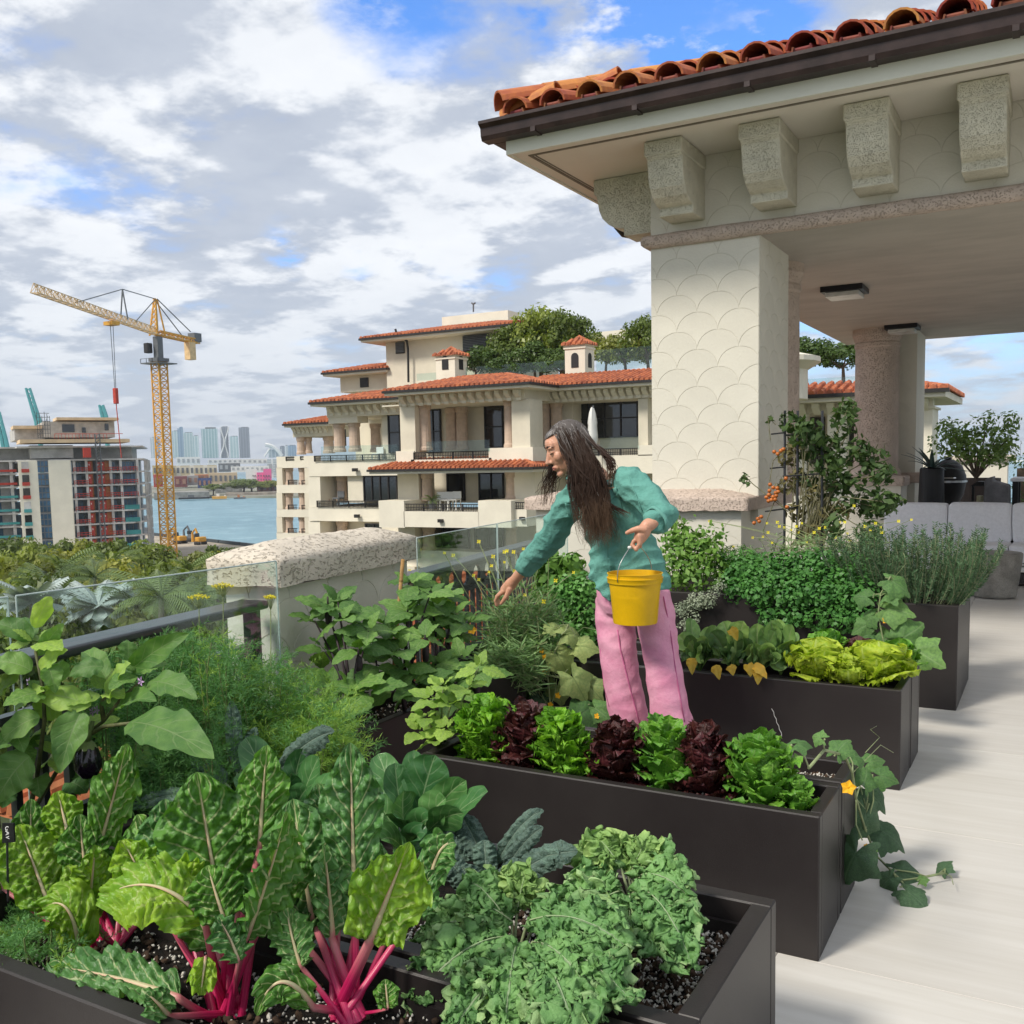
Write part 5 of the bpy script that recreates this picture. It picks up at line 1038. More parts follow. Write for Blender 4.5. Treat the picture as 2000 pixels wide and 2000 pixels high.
# ============================================================ railings and glass
def railing(name, label, a, b, zt, ovals, kw=.07):
    a, b = Vector(a), Vector(b); d = (b - a); L = d.length; d.normalize(); s_ = Vector((d.y, -d.x, 0)); T = thing(name, label, 'railing', (a.x, a.y, 0), 'dark metal terrace railings')
    def bx(mb, t0, t1, w0, w1, z0, z1):
        P = [a + d * t + s_ * w for t, w in ((t0, w0), (t1, w0), (t1, w1), (t0, w1))]
        mb.add([(p.x, p.y, z0) for p in P] + [(p.x, p.y, z1) for p in P], [(3, 2, 1, 0), (4, 5, 6, 7), (0, 1, 5, 4), (1, 2, 6, 5), (2, 3, 7, 6), (3, 0, 4, 7)])
    mb = MB(); bx(mb, 0, L, -kw, kw, zt - .035, zt); r_ = mb.build('top_rail', m_rail, T); md = r_.modifiers.new('soften', 'BEVEL'); md.width = .012; md.segments = 3
    for z0, z1 in ((zt - .20, zt - .175), (.08, .11)): mb = MB(); bx(mb, 0, L, -.02, .02, z0, z1); mb.build('rail', m_rail, T)
    n = int(L / .10)
    if ovals:
        n = int(L / .19); mb = MB(); ow, oh, zc_ = .060, .052, zt - .105
        for k in range(n):
            tcn = L * (k + .5) / n; hw = L / n / 2
            for w_ in (-.010, .010):
                o = len(mb.v); N_ = 16
                for q in range(N_):
                    an = 2 * math.pi * q / N_; ca, sa = math.cos(an), math.sin(an); kx = hw / max(abs(ca), 1e-6); kz = .072 / max(abs(sa), 1e-6); kk_ = min(kx, kz)
                    for tt_, zz in ((ow * ca, oh * sa), (kk_ * ca, kk_ * sa)): p = a + d * (tcn + tt_) + s_ * w_; mb.v.append((p.x, p.y, zc_ + zz))
                mb.f += [(o + 2 * q, o + 2 * q + 1, o + (2 * q + 3) % (2 * N_), o + (2 * q + 2) % (2 * N_)) for q in range(N_)]
            o2 = len(mb.v) - 4 * N_ // 2 - 0
            o1 = len(mb.v) - 64; mb.f += [(o1 + 2 * q, o1 + (2 * q + 2) % 32, o1 + 32 + (2 * q + 2) % 32, o1 + 32 + 2 * q) for q in range(16)]
        mb.build('oval_panel', m_rail, T); n = int(L / .10)
    pk = None
    for k in range(n + 1):
        t = min(max(.01, L * k / n), L - .01); mb = MB(); mb.box(-.012, .012, -.012, .012, .1, zt - .19)
        if pk is None: pk = mesh_of('picket', mb.v, mb.f, m_rail)
        p = a + d * t; link('picket', pk, T, Matrix.Translation((p.x, p.y, 0)) @ Matrix.Rotation(math.atan2(d.y, d.x), 4, 'Z'))
    mb = MB()
    for t in (.03, L - .03): bx(mb, t - .025, t + .025, -.025, .025, -.2, zt - .036)
    mb.build('post', m_rail, T)
railing('railing', 'dark metal railing with a broad top rail behind the fennel at the left', (-2.60, .85, 0), (-2.895, 2.97, 0), .95, False)
railing('railing', 'dark metal railing with oval cut-outs running behind the reaching arm', (-3.06, 4.22, 0), (-3.52, 6.95, 0), .90, True)
m_gl = glassmat('railing glass', (0.88, 0.94, 0.93), 0.35); m_ge = mat('glass edge', (0.50, 0.58, 0.56), 0.25, 0.05)
def pane(label, a, b, z0, z1):
    a, b = Vector(a), Vector(b); d = (b - a).normalized(); s_ = Vector((d.y, -d.x, 0)) * .005; T = thing('glass_panel', label, 'glass panel', (a.x, a.y, z0), 'glass wind panels along the terrace edge')
    mb = MB(); P = [a - s_, b - s_, b + s_, a + s_]; mb.add([(p.x, p.y, z0) for p in P] + [(p.x, p.y, z1) for p in P], [(3, 2, 1, 0), (4, 5, 6, 7), (0, 1, 5, 4), (1, 2, 6, 5), (2, 3, 7, 6), (3, 0, 4, 7)]); mb.build('glass', m_gl, T)
    mb = MB(); mb.tube([(a.x, a.y, z1 + .002), (b.x, b.y, z1 + .002)], .0028, 6); mb.tube([(a.x, a.y, z0), (a.x, a.y, z1)], .0028, 6); mb.tube([(b.x, b.y, z0), (b.x, b.y, z1)], .0028, 6); mb.build('polished_edge', m_ge, T)
pane('glass wind panel ending against the coral capped wall', (-2.765, 1.825, 0), (-2.725, 2.92, 0), .2, 1.12); pane('glass wind panel at the far left edge of the terrace', (-2.80, .65, 0), (-2.768, 1.80, 0), .2, 1.12)
pane('glass wind panel starting right of the coral capped wall', (-2.84, 4.07, 0), (-2.995, 5.15, 0), .2, 1.12); pane('farthest glass wind panel behind the reaching arm', (-3.0, 5.17, 0), (-3.22, 6.6, 0), .2, 1.12)
# lower tiled roof beyond the railing
T = thing('lower_roof', 'orange tiled roof one storey down seen through the dark railing', 'roof', (-6, 6, -2)); WL[T.name] = Vector((-6, 6, -2))
troof('roof_tiles', (-10.5, 6.4, -2.35), (-3.9, 6.4, -2.35), (0, 1, 0), 9.5, 0, 0, .17, mat('orange roof tile', (0.55, 0.17, 0.07), .8, .25, 3, .1, 30), .30, par=T)
mb = MB(); mb.box(-10.4, -4.0, 6.6, 15.8, GZ, -2.42); mb.build('wall', m_cream, T)
# our own building below the terrace
mb = MB(); mb.box(-3.45, 7.6, -2.6, 24.2, GZ, -.36); tag(mb.build('host_building', m_cream), 'cream storeys of the building carrying the terrace', 'building')
# ============================================================ terrace furniture beyond the pavilion
m_cush = mat('pale grey cushion cloth', (0.80, 0.80, 0.83), 0.95, 0.04, 30, 0.12, 260); m_blackp = mat('black pot', (0.014, 0.014, 0.016), .5, .2, 4); m_brownp = mat('brown pot', (0.055, 0.04, 0.034), .6, .15, 4)
def cushion(name, x0, x1, y0, y1, z0, z1, par, lean=0.0, m=None, puff=.10):
    n, k = 15, 11; V = []; c = ((x0 + x1) / 2, (y0 + y1) / 2, (z0 + z1) / 2)
    # a superellipsoid pillow: flat faces, soft pinched edge
    U, W_ = np.meshgrid(np.linspace(-math.pi, math.pi, 40, endpoint=False), np.linspace(-math.pi / 2, math.pi / 2, 17))
    def sp(a, e): return np.sign(a) * np.abs(a) ** e
    e1, e2 = .17, .13; x = sp(np.cos(W_), e1) * sp(np.cos(U), e2); y = sp(np.cos(W_), e1) * sp(np.sin(U), e2); z = sp(np.sin(W_), e1)
    P = np.stack([c[0] + x * (x1 - x0) / 2, c[1] + y * (y1 - y0) / 2, c[2] + z * (z1 - z0) / 2], -1).reshape(-1, 3); P += np.stack([fnoise(P, 2.5, 1), fnoise(P, 2.5, 2), fnoise(P, 2.5, 3)], -1) * .008
    P[:, 1] += (P[:, 2] - z0) * lean
    return mk(name, P, grid_faces(40, 17, True), m or m_cush, par, smooth=True)
YS = 12.05
x0 = at(1728, 1000, 12.8).x; zs1 = at(1960, 1068, YS).z; zs0 = at(1960, 1102, YS).z
T = thing('garden_sofa', 'long outdoor sofa with pale grey cushions on a dark base behind the rosemary', 'sofa', (x0, YS, 0))
mb = MB(); mb.box(x0 + .02, 2.6, YS + .06, 12.98, .02, zs0 - .10, .01); mb.build('base', mat('dark sofa base', (0.05, 0.045, 0.045), .6), T)
mb = MB(); mb.box(x0, 2.6, YS, 13.0, zs0 - .085, zs0 - .03, .006); mb.box(x0, 2.6, YS, 13.0, zs0 - .012, zs0 + .002, .003); mb.build('frame', m_white, T)
zbk = at(1880, 982, 12.85).z
for k in range(4):
    a = at((1728, 1852, 1978, 2110, 2240)[k], 1000, 12.8).x; b_ = at((1728, 1852, 1978, 2110, 2240)[k + 1], 1000, 12.8).x
    cushion('back_cushion', a + .002, b_ - .002, 12.62, 12.92, zs1 - .01, zbk, T, .15)
    cushion('seat_cushion', a + .001, b_ - .001, YS + .02, 12.72, zs0 + .005, zs1 + .012, T)
mb = MB(); mb.box(x0, 2.6, 12.9, 12.98, zs0 - .03, zbk - .08, .01); mb.build('back_frame', mat('dark sofa base', (0.05, 0.045, 0.045), .6), T)
T = thing('drum_table', 'round tapered concrete drum table standing in front of the sofa', 'table', (-.536, 11.16, 0))
mb = MB(); mb.lathe([(0, .01), (.205, .01), (.215, .03), (.262, .43), (.262, .458), (.250, .466), (0, .468)], (-.536, 11.16, 0), 40); mb.build('drum', mat('speckled concrete', (0.36, 0.34, 0.30), .85, .2, 6, .3, 90, fine=.4, fs=120), T, smooth=False)
# agave in a tall pot
p = at(1820, 913, 13.6); T = thing('agave', 'dark spiky agave growing from the tall black tapered pot', 'plant', p)
lf_ag = leafmat('agave leaf', (0.05, 0.085, 0.075), (0.03, 0.055, 0.05), rnd=.2, bump=.1, trans=.05); zp = p.z
T2 = thing('tall_pot', 'tall tapered black pot beside the round column', 'pot', (p.x, p.y, 0)); mb = MB(); mb.lathe([(0, 0), (.20, 0), (.16, zp * .6), (.145, zp - .02), (.13, zp), (.11, zp - .03), (0, zp - .05)], (p.x, p.y, 0), 28); mb.build('pot', m_blackp, T2, smooth=False)
for k in range(17):
    a = k * 2.4; el = .2 + .9 * ((k * 7) % 17) / 17; L = .42; pts = []; V = []
    for q in range(7):
        s_ = q / 6; rr = L * s_ * math.cos(el) * (1 + .25 * s_); z = L * (math.sin(el) * s_ - .35 * s_ * s_ * math.cos(el)) - .02; w_ = .032 * (1 - s_ ** 2) + .002
        c = Vector((p.x + math.cos(a) * rr, p.y + math.sin(a) * rr, zp + z)); sd_ = Vector((-math.sin(a), math.cos(a), 0)); V += [c - sd_ * w_, c - Vector((0, 0, .012 * (1 - s_))), c + sd_ * w_, c + Vector((0, 0, .004))]
    F = [(4 * q + i, 4 * q + (i + 1) % 4, 4 * q + 4 + (i + 1) % 4, 4 * q + 4 + i) for q in range(6) for i in range(4)]; mk('leaf', [tuple(v) for v in V], F, lf_ag, T, smooth=True)
# kamado grill
p = at(1851, 945, 15.5); T = thing('kamado_grill', 'black egg shaped barbecue grill behind the agave pot', 'grill', (p.x, p.y, 0)); zc_ = p.z; c = (p.x, p.y, 0)
mb = MB(); mb.lathe([(0, zc_ - .34), (.13, zc_ - .34), (.22, zc_ - .15), (.245, zc_), (.245, zc_ + .03)], c, 28); mb.build('bowl', m_blackp, T, smooth=True)
mb = MB(); mb.lathe([(.25, zc_ + .045), (.245, zc_ + .12), (.19, zc_ + .26), (.09, zc_ + .34), (.05, zc_ + .35), (.05, zc_ + .38), (0, zc_ + .39)], c, 28); mb.build('lid', m_blackp, T, smooth=True)
mb = MB(); mb.lathe([(.245, zc_ + .02), (.262, zc_ + .022), (.262, zc_ + .05), (.245, zc_ + .052)], c, 28); mb.tube([(p.x - .12, p.y - .24, zc_ + .09), (p.x - .10, p.y - .30, zc_ + .09), (p.x + .10, p.y - .30, zc_ + .09), (p.x + .12, p.y - .24, zc_ + .09)], .012, 6); mb.build('band', mat('brushed steel', (.5, .5, .5), .3, metal=1.0), T)
mb = MB()
for k in range(4): a = .78 + k * 1.57; mb.tube([(p.x + .15 * math.cos(a), p.y + .15 * math.sin(a), zc_ - .32), (p.x + .3 * math.cos(a), p.y + .3 * math.sin(a), 0)], .018, 6)
mb.build('stand', m_grey, T)
# shrub in the brown pot
p = at(1907, 934, 17.5); T2 = thing('brown_pot', 'wide brown pot under the spreading shrub', 'pot', (p.x, p.y, 0)); mb = MB(); mb.lathe([(0, 0), (.32, 0), (.36, p.z - .02), (.36, p.z), (.33, p.z), (.31, p.z - .05), (0, p.z - .05)], (p.x, p.y, 0), 28); mb.build('pot', m_brownp, T2)
T = thing('potted_shrub', 'spreading light green shrub with bare branching stems in the brown pot', 'shrub', p); rs_ = random.Random(8); tips = []; mb = MB()
for k in range(13):
    a = k * 2.4; l = rs_.uniform(.5, .95); e = Vector((p.x + math.cos(a) * l * .75, p.y + math.sin(a) * l * .6, p.z + rs_.uniform(.35, .95) * (1.15 - .3 * l))); m_ = (p + e) / 2 + Vector((0, 0, .08)); mb.tube([p, m_, e], [.02, .013, .006], 5); tips.append(e); tips.append((m_ + e) / 2)
mb.build('stem', m_bark, T)
def leafcloud(name, cs, rad, n, sz, m, par, seed=1, asp=.55, up=.4):
    rs = np.random.RandomState(seed); C = np.array([tuple(c) for c in cs]); i = rs.randint(0, len(C), n); d = rs.normal(size=(n, 3)); d /= np.linalg.norm(d, axis=1)[:, None]
    rad = np.asarray(rad); q = C[i] + d * (rs.uniform(.2, 1, n) ** .5)[:, None] * (rad if rad.ndim == 0 else rad[None])
    nn = d + rs.normal(size=d.shape) * .5 + np.array([0, 0, up]); nn /= np.linalg.norm(nn, axis=1)[:, None]; a = np.cross(nn, rs.normal(size=nn.shape)); a /= np.linalg.norm(a, axis=1)[:, None]; b = np.cross(nn, a); s_ = (sz * rs.uniform(.6, 1.3, n))[:, None]
    V = np.stack([q - a * s_, q - a * s_ * .2 + b * s_ * asp, q + a * s_, q - a * s_ * .2 - b * s_ * asp], 1).reshape(-1, 3)
    return mk(name, V, np.arange(4 * n).reshape(-1, 4), m, par)
lf_shrub = leafmat('shrub leaf', (0.16, 0.24, 0.06), (0.08, 0.14, 0.035), rnd=0, bump=0, trans=.3); leafcloud('crown', tips, .20, 1900, .042, lf_shrub, T)['kind'] = 'stuff'
# lantern, covered chair, table
p = at(1916, 984, 14.5); z1_ = at(1916, 940, 14.5).z; zl = at(1916, 985, 14.5).z - .25; T = thing('lantern', 'black glass sided lantern holding a pale candle behind the sofa', 'lantern', (p.x, p.y, zl))
mb = MB(); w_ = .10
for sx_ in (-1, 1):
    for sy_ in (-1, 1): mb.box(p.x + sx_ * w_ - .01, p.x + sx_ * w_ + .01, p.y + sy_ * w_ - .01, p.y + sy_ * w_ + .01, zl, z1_ - .06)
mb.box(p.x - w_ - .012, p.x + w_ + .012, p.y - w_ - .012, p.y + w_ + .012, zl - .02, zl + .001); mb.build('frame', m_blackp, T)
mb = MB(); mb.prism([(p.x - w_ - .03, z1_ - .06), (p.x + w_ + .03, z1_ - .06), (p.x + .04, z1_), (p.x - .04, z1_)], 'y', p.y - w_ - .03, p.y + w_ + .03); mb.build('roof', m_blackp, T)
mb = MB(); mb.lathe([(0, 0), (.045, 0), (.045, .36), (.03, .37), (0, .365)], (p.x - .01, p.y, zl), 16); mb.build('candle', mat('candle wax', (.75, .74, .50), .5), T)
T = thing('side_stand', 'low dark stand under the lantern', 'stand', (p.x, p.y, 0)); mb = MB(); mb.box(p.x - .2, p.x + .2, p.y - .2, p.y + .2, zl - .05, zl - .021, .004); mb.build('top', m_brownp, T); mb = MB()
for sx_ in (-1, 1):
    for sy_ in (-1, 1): mb.box(p.x + sx_ * .17 - .015, p.x + sx_ * .17 + .015, p.y + sy_ * .17 - .015, p.y + sy_ * .17 + .015, 0, zl - .05)
mb.build('leg', m_brownp, T)
p = at(1948, 975, 14.3); zt_ = at(1940, 930, 14.3).z; T = thing('covered_chair', 'armchair under a grey fabric cover by the dining table', 'chair', (p.x, p.y, 0)); V = []; 
xs = [at(1925, 960, 14.3).x, at(1972, 960, 14.3).x]; mb = MB(); mb.prism([(xs[0] - .02, 0), (xs[1] + .03, 0), (xs[1], zt_ - .12), (xs[0] + .32 * (xs[1] - xs[0]), zt_ - .06), (xs[0] + .10, zt_), (xs[0], zt_ - .03)], 'y', p.y - .3, p.y + .35)
cv = mb.build('cover', mat('grey chair cover', (.22, .22, .23), .95, .15, 8, .4, 14), T); md = cv.modifiers.new('soft', 'BEVEL'); md.width = .05; md.segments = 3
p = at(1990, 934, 14.6); zt_ = at(1985, 935, 14.6).z; T = thing('dining_table', 'dark dining table with a pale top at the right edge behind the sofa', 'table', (p.x + .8, p.y, 0)); xl_ = at(1975, 940, 14.6).x
mb = MB(); mb.box(xl_, xl_ + 2, p.y - .3, p.y + .7, zt_ - .03, zt_ + .01, .006); mb.build('table_top', m_cush, T)
for x in (xl_ + .06, xl_ + 1.9):
    for y in (p.y - .25, p.y + .65): mb = MB(); mb.box(x - .035, x + .035, y - .035, y + .035, 0, zt_ - .03); mb.build('leg', m_blackp, T)
p = at(1975, 900, 21); T = thing('end_wall', 'stucco parapet wall with a stone cap behind the spreading shrub', 'wall', (p.x - .5, 21, 0)); zt_ = at(1975, 888, 21).z
mb = MB(); mb.box(at(1850, 900, 21).x, at(1968, 900, 21).x, 21, 21.5, 0, zt_ - .12); mb.build('wall', m_stucco, T); mb = MB(); mb.box(at(1845, 900, 21).x, at(1982, 900, 21).x, 20.9, 21.6, zt_ - .12, zt_, .03); mb.build('cap_stone', m_coral, T)
p = at(1995, 925, 19.5); T = thing('hedge', 'dark clipped hedge at the right edge beyond the dining table', 'hedge', (p.x, p.y, 0)); zt_ = at(1995, 898, 19.5).z; xa_ = at(1974, 910, 19.5).x
hc = [(xa_ + .15 + .16 * i, 19.5 + .2 * j, .2 + .22 * k) for i in range(9) for j in range(2) for k in range(int(zt_ / .22))]; leafcloud('crown', hc, .19, 2600, .035, lf_dark, T)['kind'] = 'stuff'; mb = MB(); mb.box(xa_ + .1, xa_ + 1.4, 19.55, 19.65, 0, zt_ - .15); mb.build('stem', m_bark, T)
p = atd(1988, 884, 2400); T = thing('sailboat', 'tiny sailboat with bare masts on the horizon at the right edge', 'boat', p); mb = MB(); mb.prism([(p.x - 9, WZ), (p.x + 9, WZ), (p.x + 12, WZ + 4), (p.x - 11, WZ + 4)], 'y', p.y - 3, p.y + 3); mb.build('hull', m_white, T)
mb = MB(); mb.tube([(p.x - 4, p.y, WZ + 3), (p.x - 4, p.y, WZ + 34)], .5, 5); mb.tube([(p.x + 5, p.y, WZ + 3), (p.x + 5, p.y, WZ + 40)], .5, 5); mb.build('mast', m_grey, T)
# ============================================================ leaf geometry
def bez(pts, n):
    t = np.linspace(0, 1, n)[:, None]; P = [np.array(p, dtype=float) for p in pts]
    while len(P) > 1: P = [P[i] * (1 - t) + P[i + 1] * t for i in range(len(P) - 1)]
    return P[0]
def blade(spine, hw, hint, nu, cup=0.0, ruf=(0, 6, 2), puck=(0, 20), seed=0, fold=0.0, frill=0.0, ff=40, twist=0.0, midrib=0.0, ribs=None):
    """leaf blade swept along a spine (nv,3); hw = half widths; cup bends the sides up, ruf waves the margin, puck blisters the face"""
    S = np.asarray(spine, float); nv = len(S); T = np.gradient(S, axis=0); T /= np.linalg.norm(T, axis=1)[:, None] + 1e-9
    h = np.array(hint, float)[None] - T * (T @ np.array(hint, float))[:, None]; h /= np.linalg.norm(h, axis=1)[:, None] + 1e-9
    B = np.cross(T, h); v = np.linspace(0, 1, nv); u = np.linspace(-1, 1, nu)
    if twist: a = (v * twist)[:, None]; h, B = h * np.cos(a) + B * np.sin(a), B * np.cos(a) - h * np.sin(a)
    U, VV = np.meshgrid(u, v); w = hw[:, None]; au = np.abs(U)
    ang = fold * au; lat = U * np.cos(ang) * w; off = w * (np.sin(ang) * au + cup * au ** 2)
    P = S[:, None] + B[:, None] * lat[..., None]
    L = np.linalg.norm(S[-1] - S[0]) + 1e-6
    if ruf[0]:
        sg = np.where(U < 0, 1.7, 0.0); off = off + ruf[0] * au ** ruf[2] * np.sin(2 * np.pi * ruf[1] * VV + sg + seed + 1.5 * np.sin(5 * VV + seed)) * np.minimum(1, w / (hw.max() * .5))
    Q = np.stack([U * w, VV * L, np.full_like(U, seed * .37)], -1).reshape(-1, 3)
    if puck[0]:
        n_ = fnoise(Q, puck[1], seed % 7 + 1, 12); n2_ = fnoise(Q, puck[1] * 2.1, seed % 5 + 11, 12)
        b_ = (np.abs(n_) * 1.3 + np.abs(n2_) * .5).reshape(U.shape) * (1 - np.exp(-(au * w / .008) ** 2)); off = off + puck[0] * b_ * np.minimum(1, w / (hw.max() * .25 + 1e-6))
    if ribs: off = off + ribs[0] * (np.abs(np.cos(np.pi * (ribs[1] * (VV - au * ribs[2] * .33) + .25 * np.sin(7 * VV + seed)))) - .5) * np.minimum(1, au * 3) * np.minimum(1, w / (hw.max() * .3)) * (1 - .35 * au)
    off = off - midrib * np.exp(-(au * w / .006) ** 2)
    P = P + h[:, None] * off[..., None]
    P = P.reshape(-1, 3)
    if frill:
        k = np.clip(au * 1.6, 0, 1).reshape(-1, 1) ** .8
        P = P + np.stack([fnoise(Q + 5, ff, 31, 14), fnoise(Q + 9, ff, 32, 14), fnoise(Q + 13, ff, 33, 14)], -1) * frill * k + np.stack([fnoise(Q, ff * 2.3, 41, 14), fnoise(Q, ff * 2.3, 42, 14), fnoise(Q, ff * 2.3, 43, 14)], -1) * frill * .5 * k
    if frill: k2 = k * 1.0; P = P + np.stack([fnoise(Q + 2, ff * .42, 51, 12), fnoise(Q + 4, ff * .42, 52, 12), fnoise(Q + 6, ff * .42, 53, 12)], -1) * frill * .85 * k2
    uv = np.stack([(U + 1) / 2, VV], -1).reshape(-1, 2)
    return P, grid_faces(nu, nv), uv
def prof(kind, n):
    v = np.linspace(0, 1, n)
    if kind == 'ovate': w = np.sin(np.pi * v ** .75) ** .9
    elif kind == 'chard': w = np.clip(v / .12, 0, 1) ** .7 * (1 - .12 * np.sin(v * 7)) * np.clip((1 - v) / .38, 0, 1) ** .55 * (.82 + .18 * np.sin(np.pi * v))
    elif kind == 'strap': w = np.clip(v / .15, 0, 1) ** .6 * np.clip((1 - v) / .25, 0, 1) ** .6
    elif kind == 'spoon': w = .12 + .88 * np.clip((v - .30) / .35, 0, 1) ** 1.3; w *= np.sqrt(np.clip(1 - ((v - .68) / .32).clip(0, 1) ** 2, 0, 1))
    elif kind == 'lettuce': w = (.35 + .65 * v) * np.sqrt(np.clip(1 - ((v - .55) / .45).clip(0, 1) ** 2.4, 0, 1))
    elif kind == 'egg': w = np.sin(np.pi * np.clip(v, 0, 1) ** .72) ** .8 * (1 + .06 * np.sin(v * 15 + .4))
    else: w = np.sin(np.pi * v)
    return np.maximum(w, .004)
def tubeuv(pts, r, n=8, flat=1.0, hint=None):
    P = np.asarray(pts, float); m = len(P); T = np.gradient(P, axis=0); T /= np.linalg.norm(T, axis=1)[:, None] + 1e-9; hint = np.array(hint if hint is not None else (0, -1, .3), float)
    h = hint[None] - T * (T @ hint)[:, None]; h /= np.linalg.norm(h, axis=1)[:, None] + 1e-9; B = np.cross(T, h); a = np.linspace(0, 2 * np.pi, n, endpoint=False); r = np.broadcast_to(np.asarray(r, float), (m,))
    V = P[:, None] + (B[:, None] * np.cos(a)[None, :, None] + h[:, None] * np.sin(a)[None, :, None] * flat) * r[:, None, None]
    uv = np.stack([np.broadcast_to(a / 6.2832, (m, n)), np.broadcast_to(np.linspace(0, 1, m)[:, None], (m, n))], -1)
    return V.reshape(-1, 3), grid_faces(n, m, True), uv.reshape(-1, 2)
def joinparts(L):
    V, F, U, o = [], [], [], 0
    for v, f, u in L: V.append(v); F.append(f + o); U.append(u); o += len(v)
    return np.concatenate(V), np.concatenate(F), np.concatenate(U)
def toward(p, up=.35):
    d = (CAM - Vector(p)).normalized(); return (d + Vector((0, 0, up))).normalized()
def orient(base, d, up, s):
    d = Vector(d).normalized(); z = Vector(up) - d * Vector(up).dot(d); z = z.normalized() if z.length > 1e-4 else d.orthogonal().normalized(); x = d.cross(z)
    s = s if isinstance(s, (tuple, list)) else (s, s, s)
    return Matrix(((x.x * s[0], d.x * s[1], z.x * s[2], base[0]), (x.y * s[0], d.y * s[1], z.y * s[2], base[1]), (x.z * s[0], d.z * s[1], z.z * s[2], base[2]), (0, 0, 0, 1)))
def unitleaf(name, kind, asp, m, nu=11, nv=16, droop=.25, **kw):
    """a leaf of length 1 along +y, face up"""
    y = np.linspace(0, 1, nv); sp = np.stack([0 * y, y, -droop * y ** 2], -1); V, F, U = blade(sp, prof(kind, nv) * asp, (0, 0, 1), nu, **kw); return mesh_of(name, V, F, m, U, smooth=True)
# ------------------------------------------------------------ leaf materials
lf_chard = leafmat('chard leaf', (0.130, 0.305, 0.038), (0.069, 0.192, 0.028), (0.46, 0.52, 0.24), .44, .22, .25, 7, .035, .9, .35, 60, sv=.75)
lf_chardd = leafmat('dark chard leaf', (0.098, 0.245, 0.058), (0.050, 0.150, 0.034), (0.42, 0.48, 0.24), .42, .15, .2, 8, .035, .9, .4, 60, sv=.7)
lf_chardy = leafmat('bright chard leaf', (0.261, 0.426, 0.032), (0.153, 0.327, 0.026), (0.40, 0.46, 0.16), .38, .3, .2, 7, .03, .9, .35, 60, sv=.6)
lf_kale = leafmat('curly kale leaf', (0.185, 0.370, 0.115), (0.095, 0.235, 0.065), (0.26, 0.36, 0.20), .55, .15, .25, 6, .03, .8, .4, 130, edge=(0.30, 0.46, 0.19), sv=.12)
lf_kaley = leafmat('young kale leaf', (0.26, 0.42, 0.12), (0.17, 0.32, 0.09), None, .55, .2, .25, bump=.4, bs=130, edge=(0.38, 0.55, 0.18))
lf_lac = leafmat('lacinato kale leaf', (0.124, 0.203, 0.158), (0.066, 0.121, 0.095), (0.20, 0.28, 0.22), .6, .08, .3, 9, .05, .5, .9, 75, sv=.15, reticle=.35)
lf_tat = leafmat('tatsoi leaf', (0.084, 0.213, 0.064), (0.049, 0.149, 0.043), (0.22, 0.33, 0.16), .30, .15, .5, 7, .035, .8, .2, 60, sv=.45)
lf_egg = leafmat('eggplant leaf', (0.150, 0.285, 0.062), (0.085, 0.195, 0.042), (0.20, 0.30, 0.11), .55, .28, .45, 6, .03, .7, .25, 80, sv=.5)
lf_eggy = leafmat('young eggplant leaf', (0.337, 0.497, 0.089), (0.215, 0.369, 0.064), (0.28, 0.38, 0.13), .55, .3, .35, 6, .03, .7, .25, 80, sv=.5)
lf_lg = leafmat('green lettuce leaf', (0.176, 0.405, 0.045), (0.092, 0.263, 0.028), (0.22, 0.36, 0.10), .36, .25, .35, 6, .04, .8, .3, 70, sv=.3)
lf_lf = leafmat('frilly lettuce leaf', (0.253, 0.518, 0.038), (0.130, 0.355, 0.028), None, .36, .3, .3)
lf_lr = leafmat('dark red lettuce leaf', (0.085, 0.020, 0.019), (0.040, 0.011, 0.012), (0.12, 0.040, 0.035), .34, .12, .5, 6, .04, .8, .3, 70, sv=.3)
lf_ll = leafmat('lime lettuce leaf', (0.518, 0.620, 0.054), (0.346, 0.500, 0.036), (0.50, 0.62, 0.14), .40, .35, .2, 6, .05, .8, .3, 70, sv=.3)
lf_cuc = leafmat('cucumber leaf', (0.130, 0.263, 0.070), (0.077, 0.170, 0.051), (0.14, 0.24, 0.09), .6, .2, .5, 4, .03, 1.2, .35, 90, sv=.4)
lf_cucd = leafmat('mildewed dark cucumber leaf', (0.058, 0.126, 0.054), (0.036, 0.084, 0.037), (0.075, 0.14, 0.07), .6, .12, .3, 4, .03, 1.2, .4, 90, spots=(0.22, 0.28, 0.22), sv=.4)
lf_cucp = leafmat('pale cucumber leaf', (0.368, 0.440, 0.153), (0.245, 0.341, 0.109), (0.22, 0.30, 0.10), .6, .25, .3, 4, .03, 1.2, .35, 90, spots=(0.32, 0.36, 0.24), sv=.3)
lf_bok = leafmat('bok choy leaf', (0.225, 0.370, 0.100), (0.120, 0.235, 0.070), (0.24, 0.32, 0.14), .45, .2, .9, 6, .05, .8, .2, 60, sv=.4)
lf_yel = leafmat('yellowed leaf', (0.562, 0.340, 0.027), (0.432, 0.330, 0.054), None, .6, .25, .3)
lf_herb = leafmat('herb leaf', (0.176, 0.320, 0.058), (0.092, 0.213, 0.036), None, .5, .25, .3, bump=0)
lf_pars = leafmat('parsley leaf', (0.115, 0.300, 0.060), (0.055, 0.175, 0.036), None, .5, .2, .2, bump=0)
lf_fen = leafmat('fennel frond', (0.165, 0.350, 0.105), (0.095, 0.240, 0.075), None, .6, .3, .2, bump=0)
lf_feny = leafmat('yellow green fennel frond', (0.270, 0.430, 0.070), (0.165, 0.310, 0.050), None, .6, .3, .2, bump=0)
lf_ros = leafmat('rosemary needle', (0.100, 0.190, 0.085), (0.055, 0.115, 0.050), None, .6, .1, .2, bump=0)
lf_aru = leafmat('arugula leaf', (0.250, 0.400, 0.150), (0.140, 0.265, 0.095), None, .6, .2, .3, bump=0)
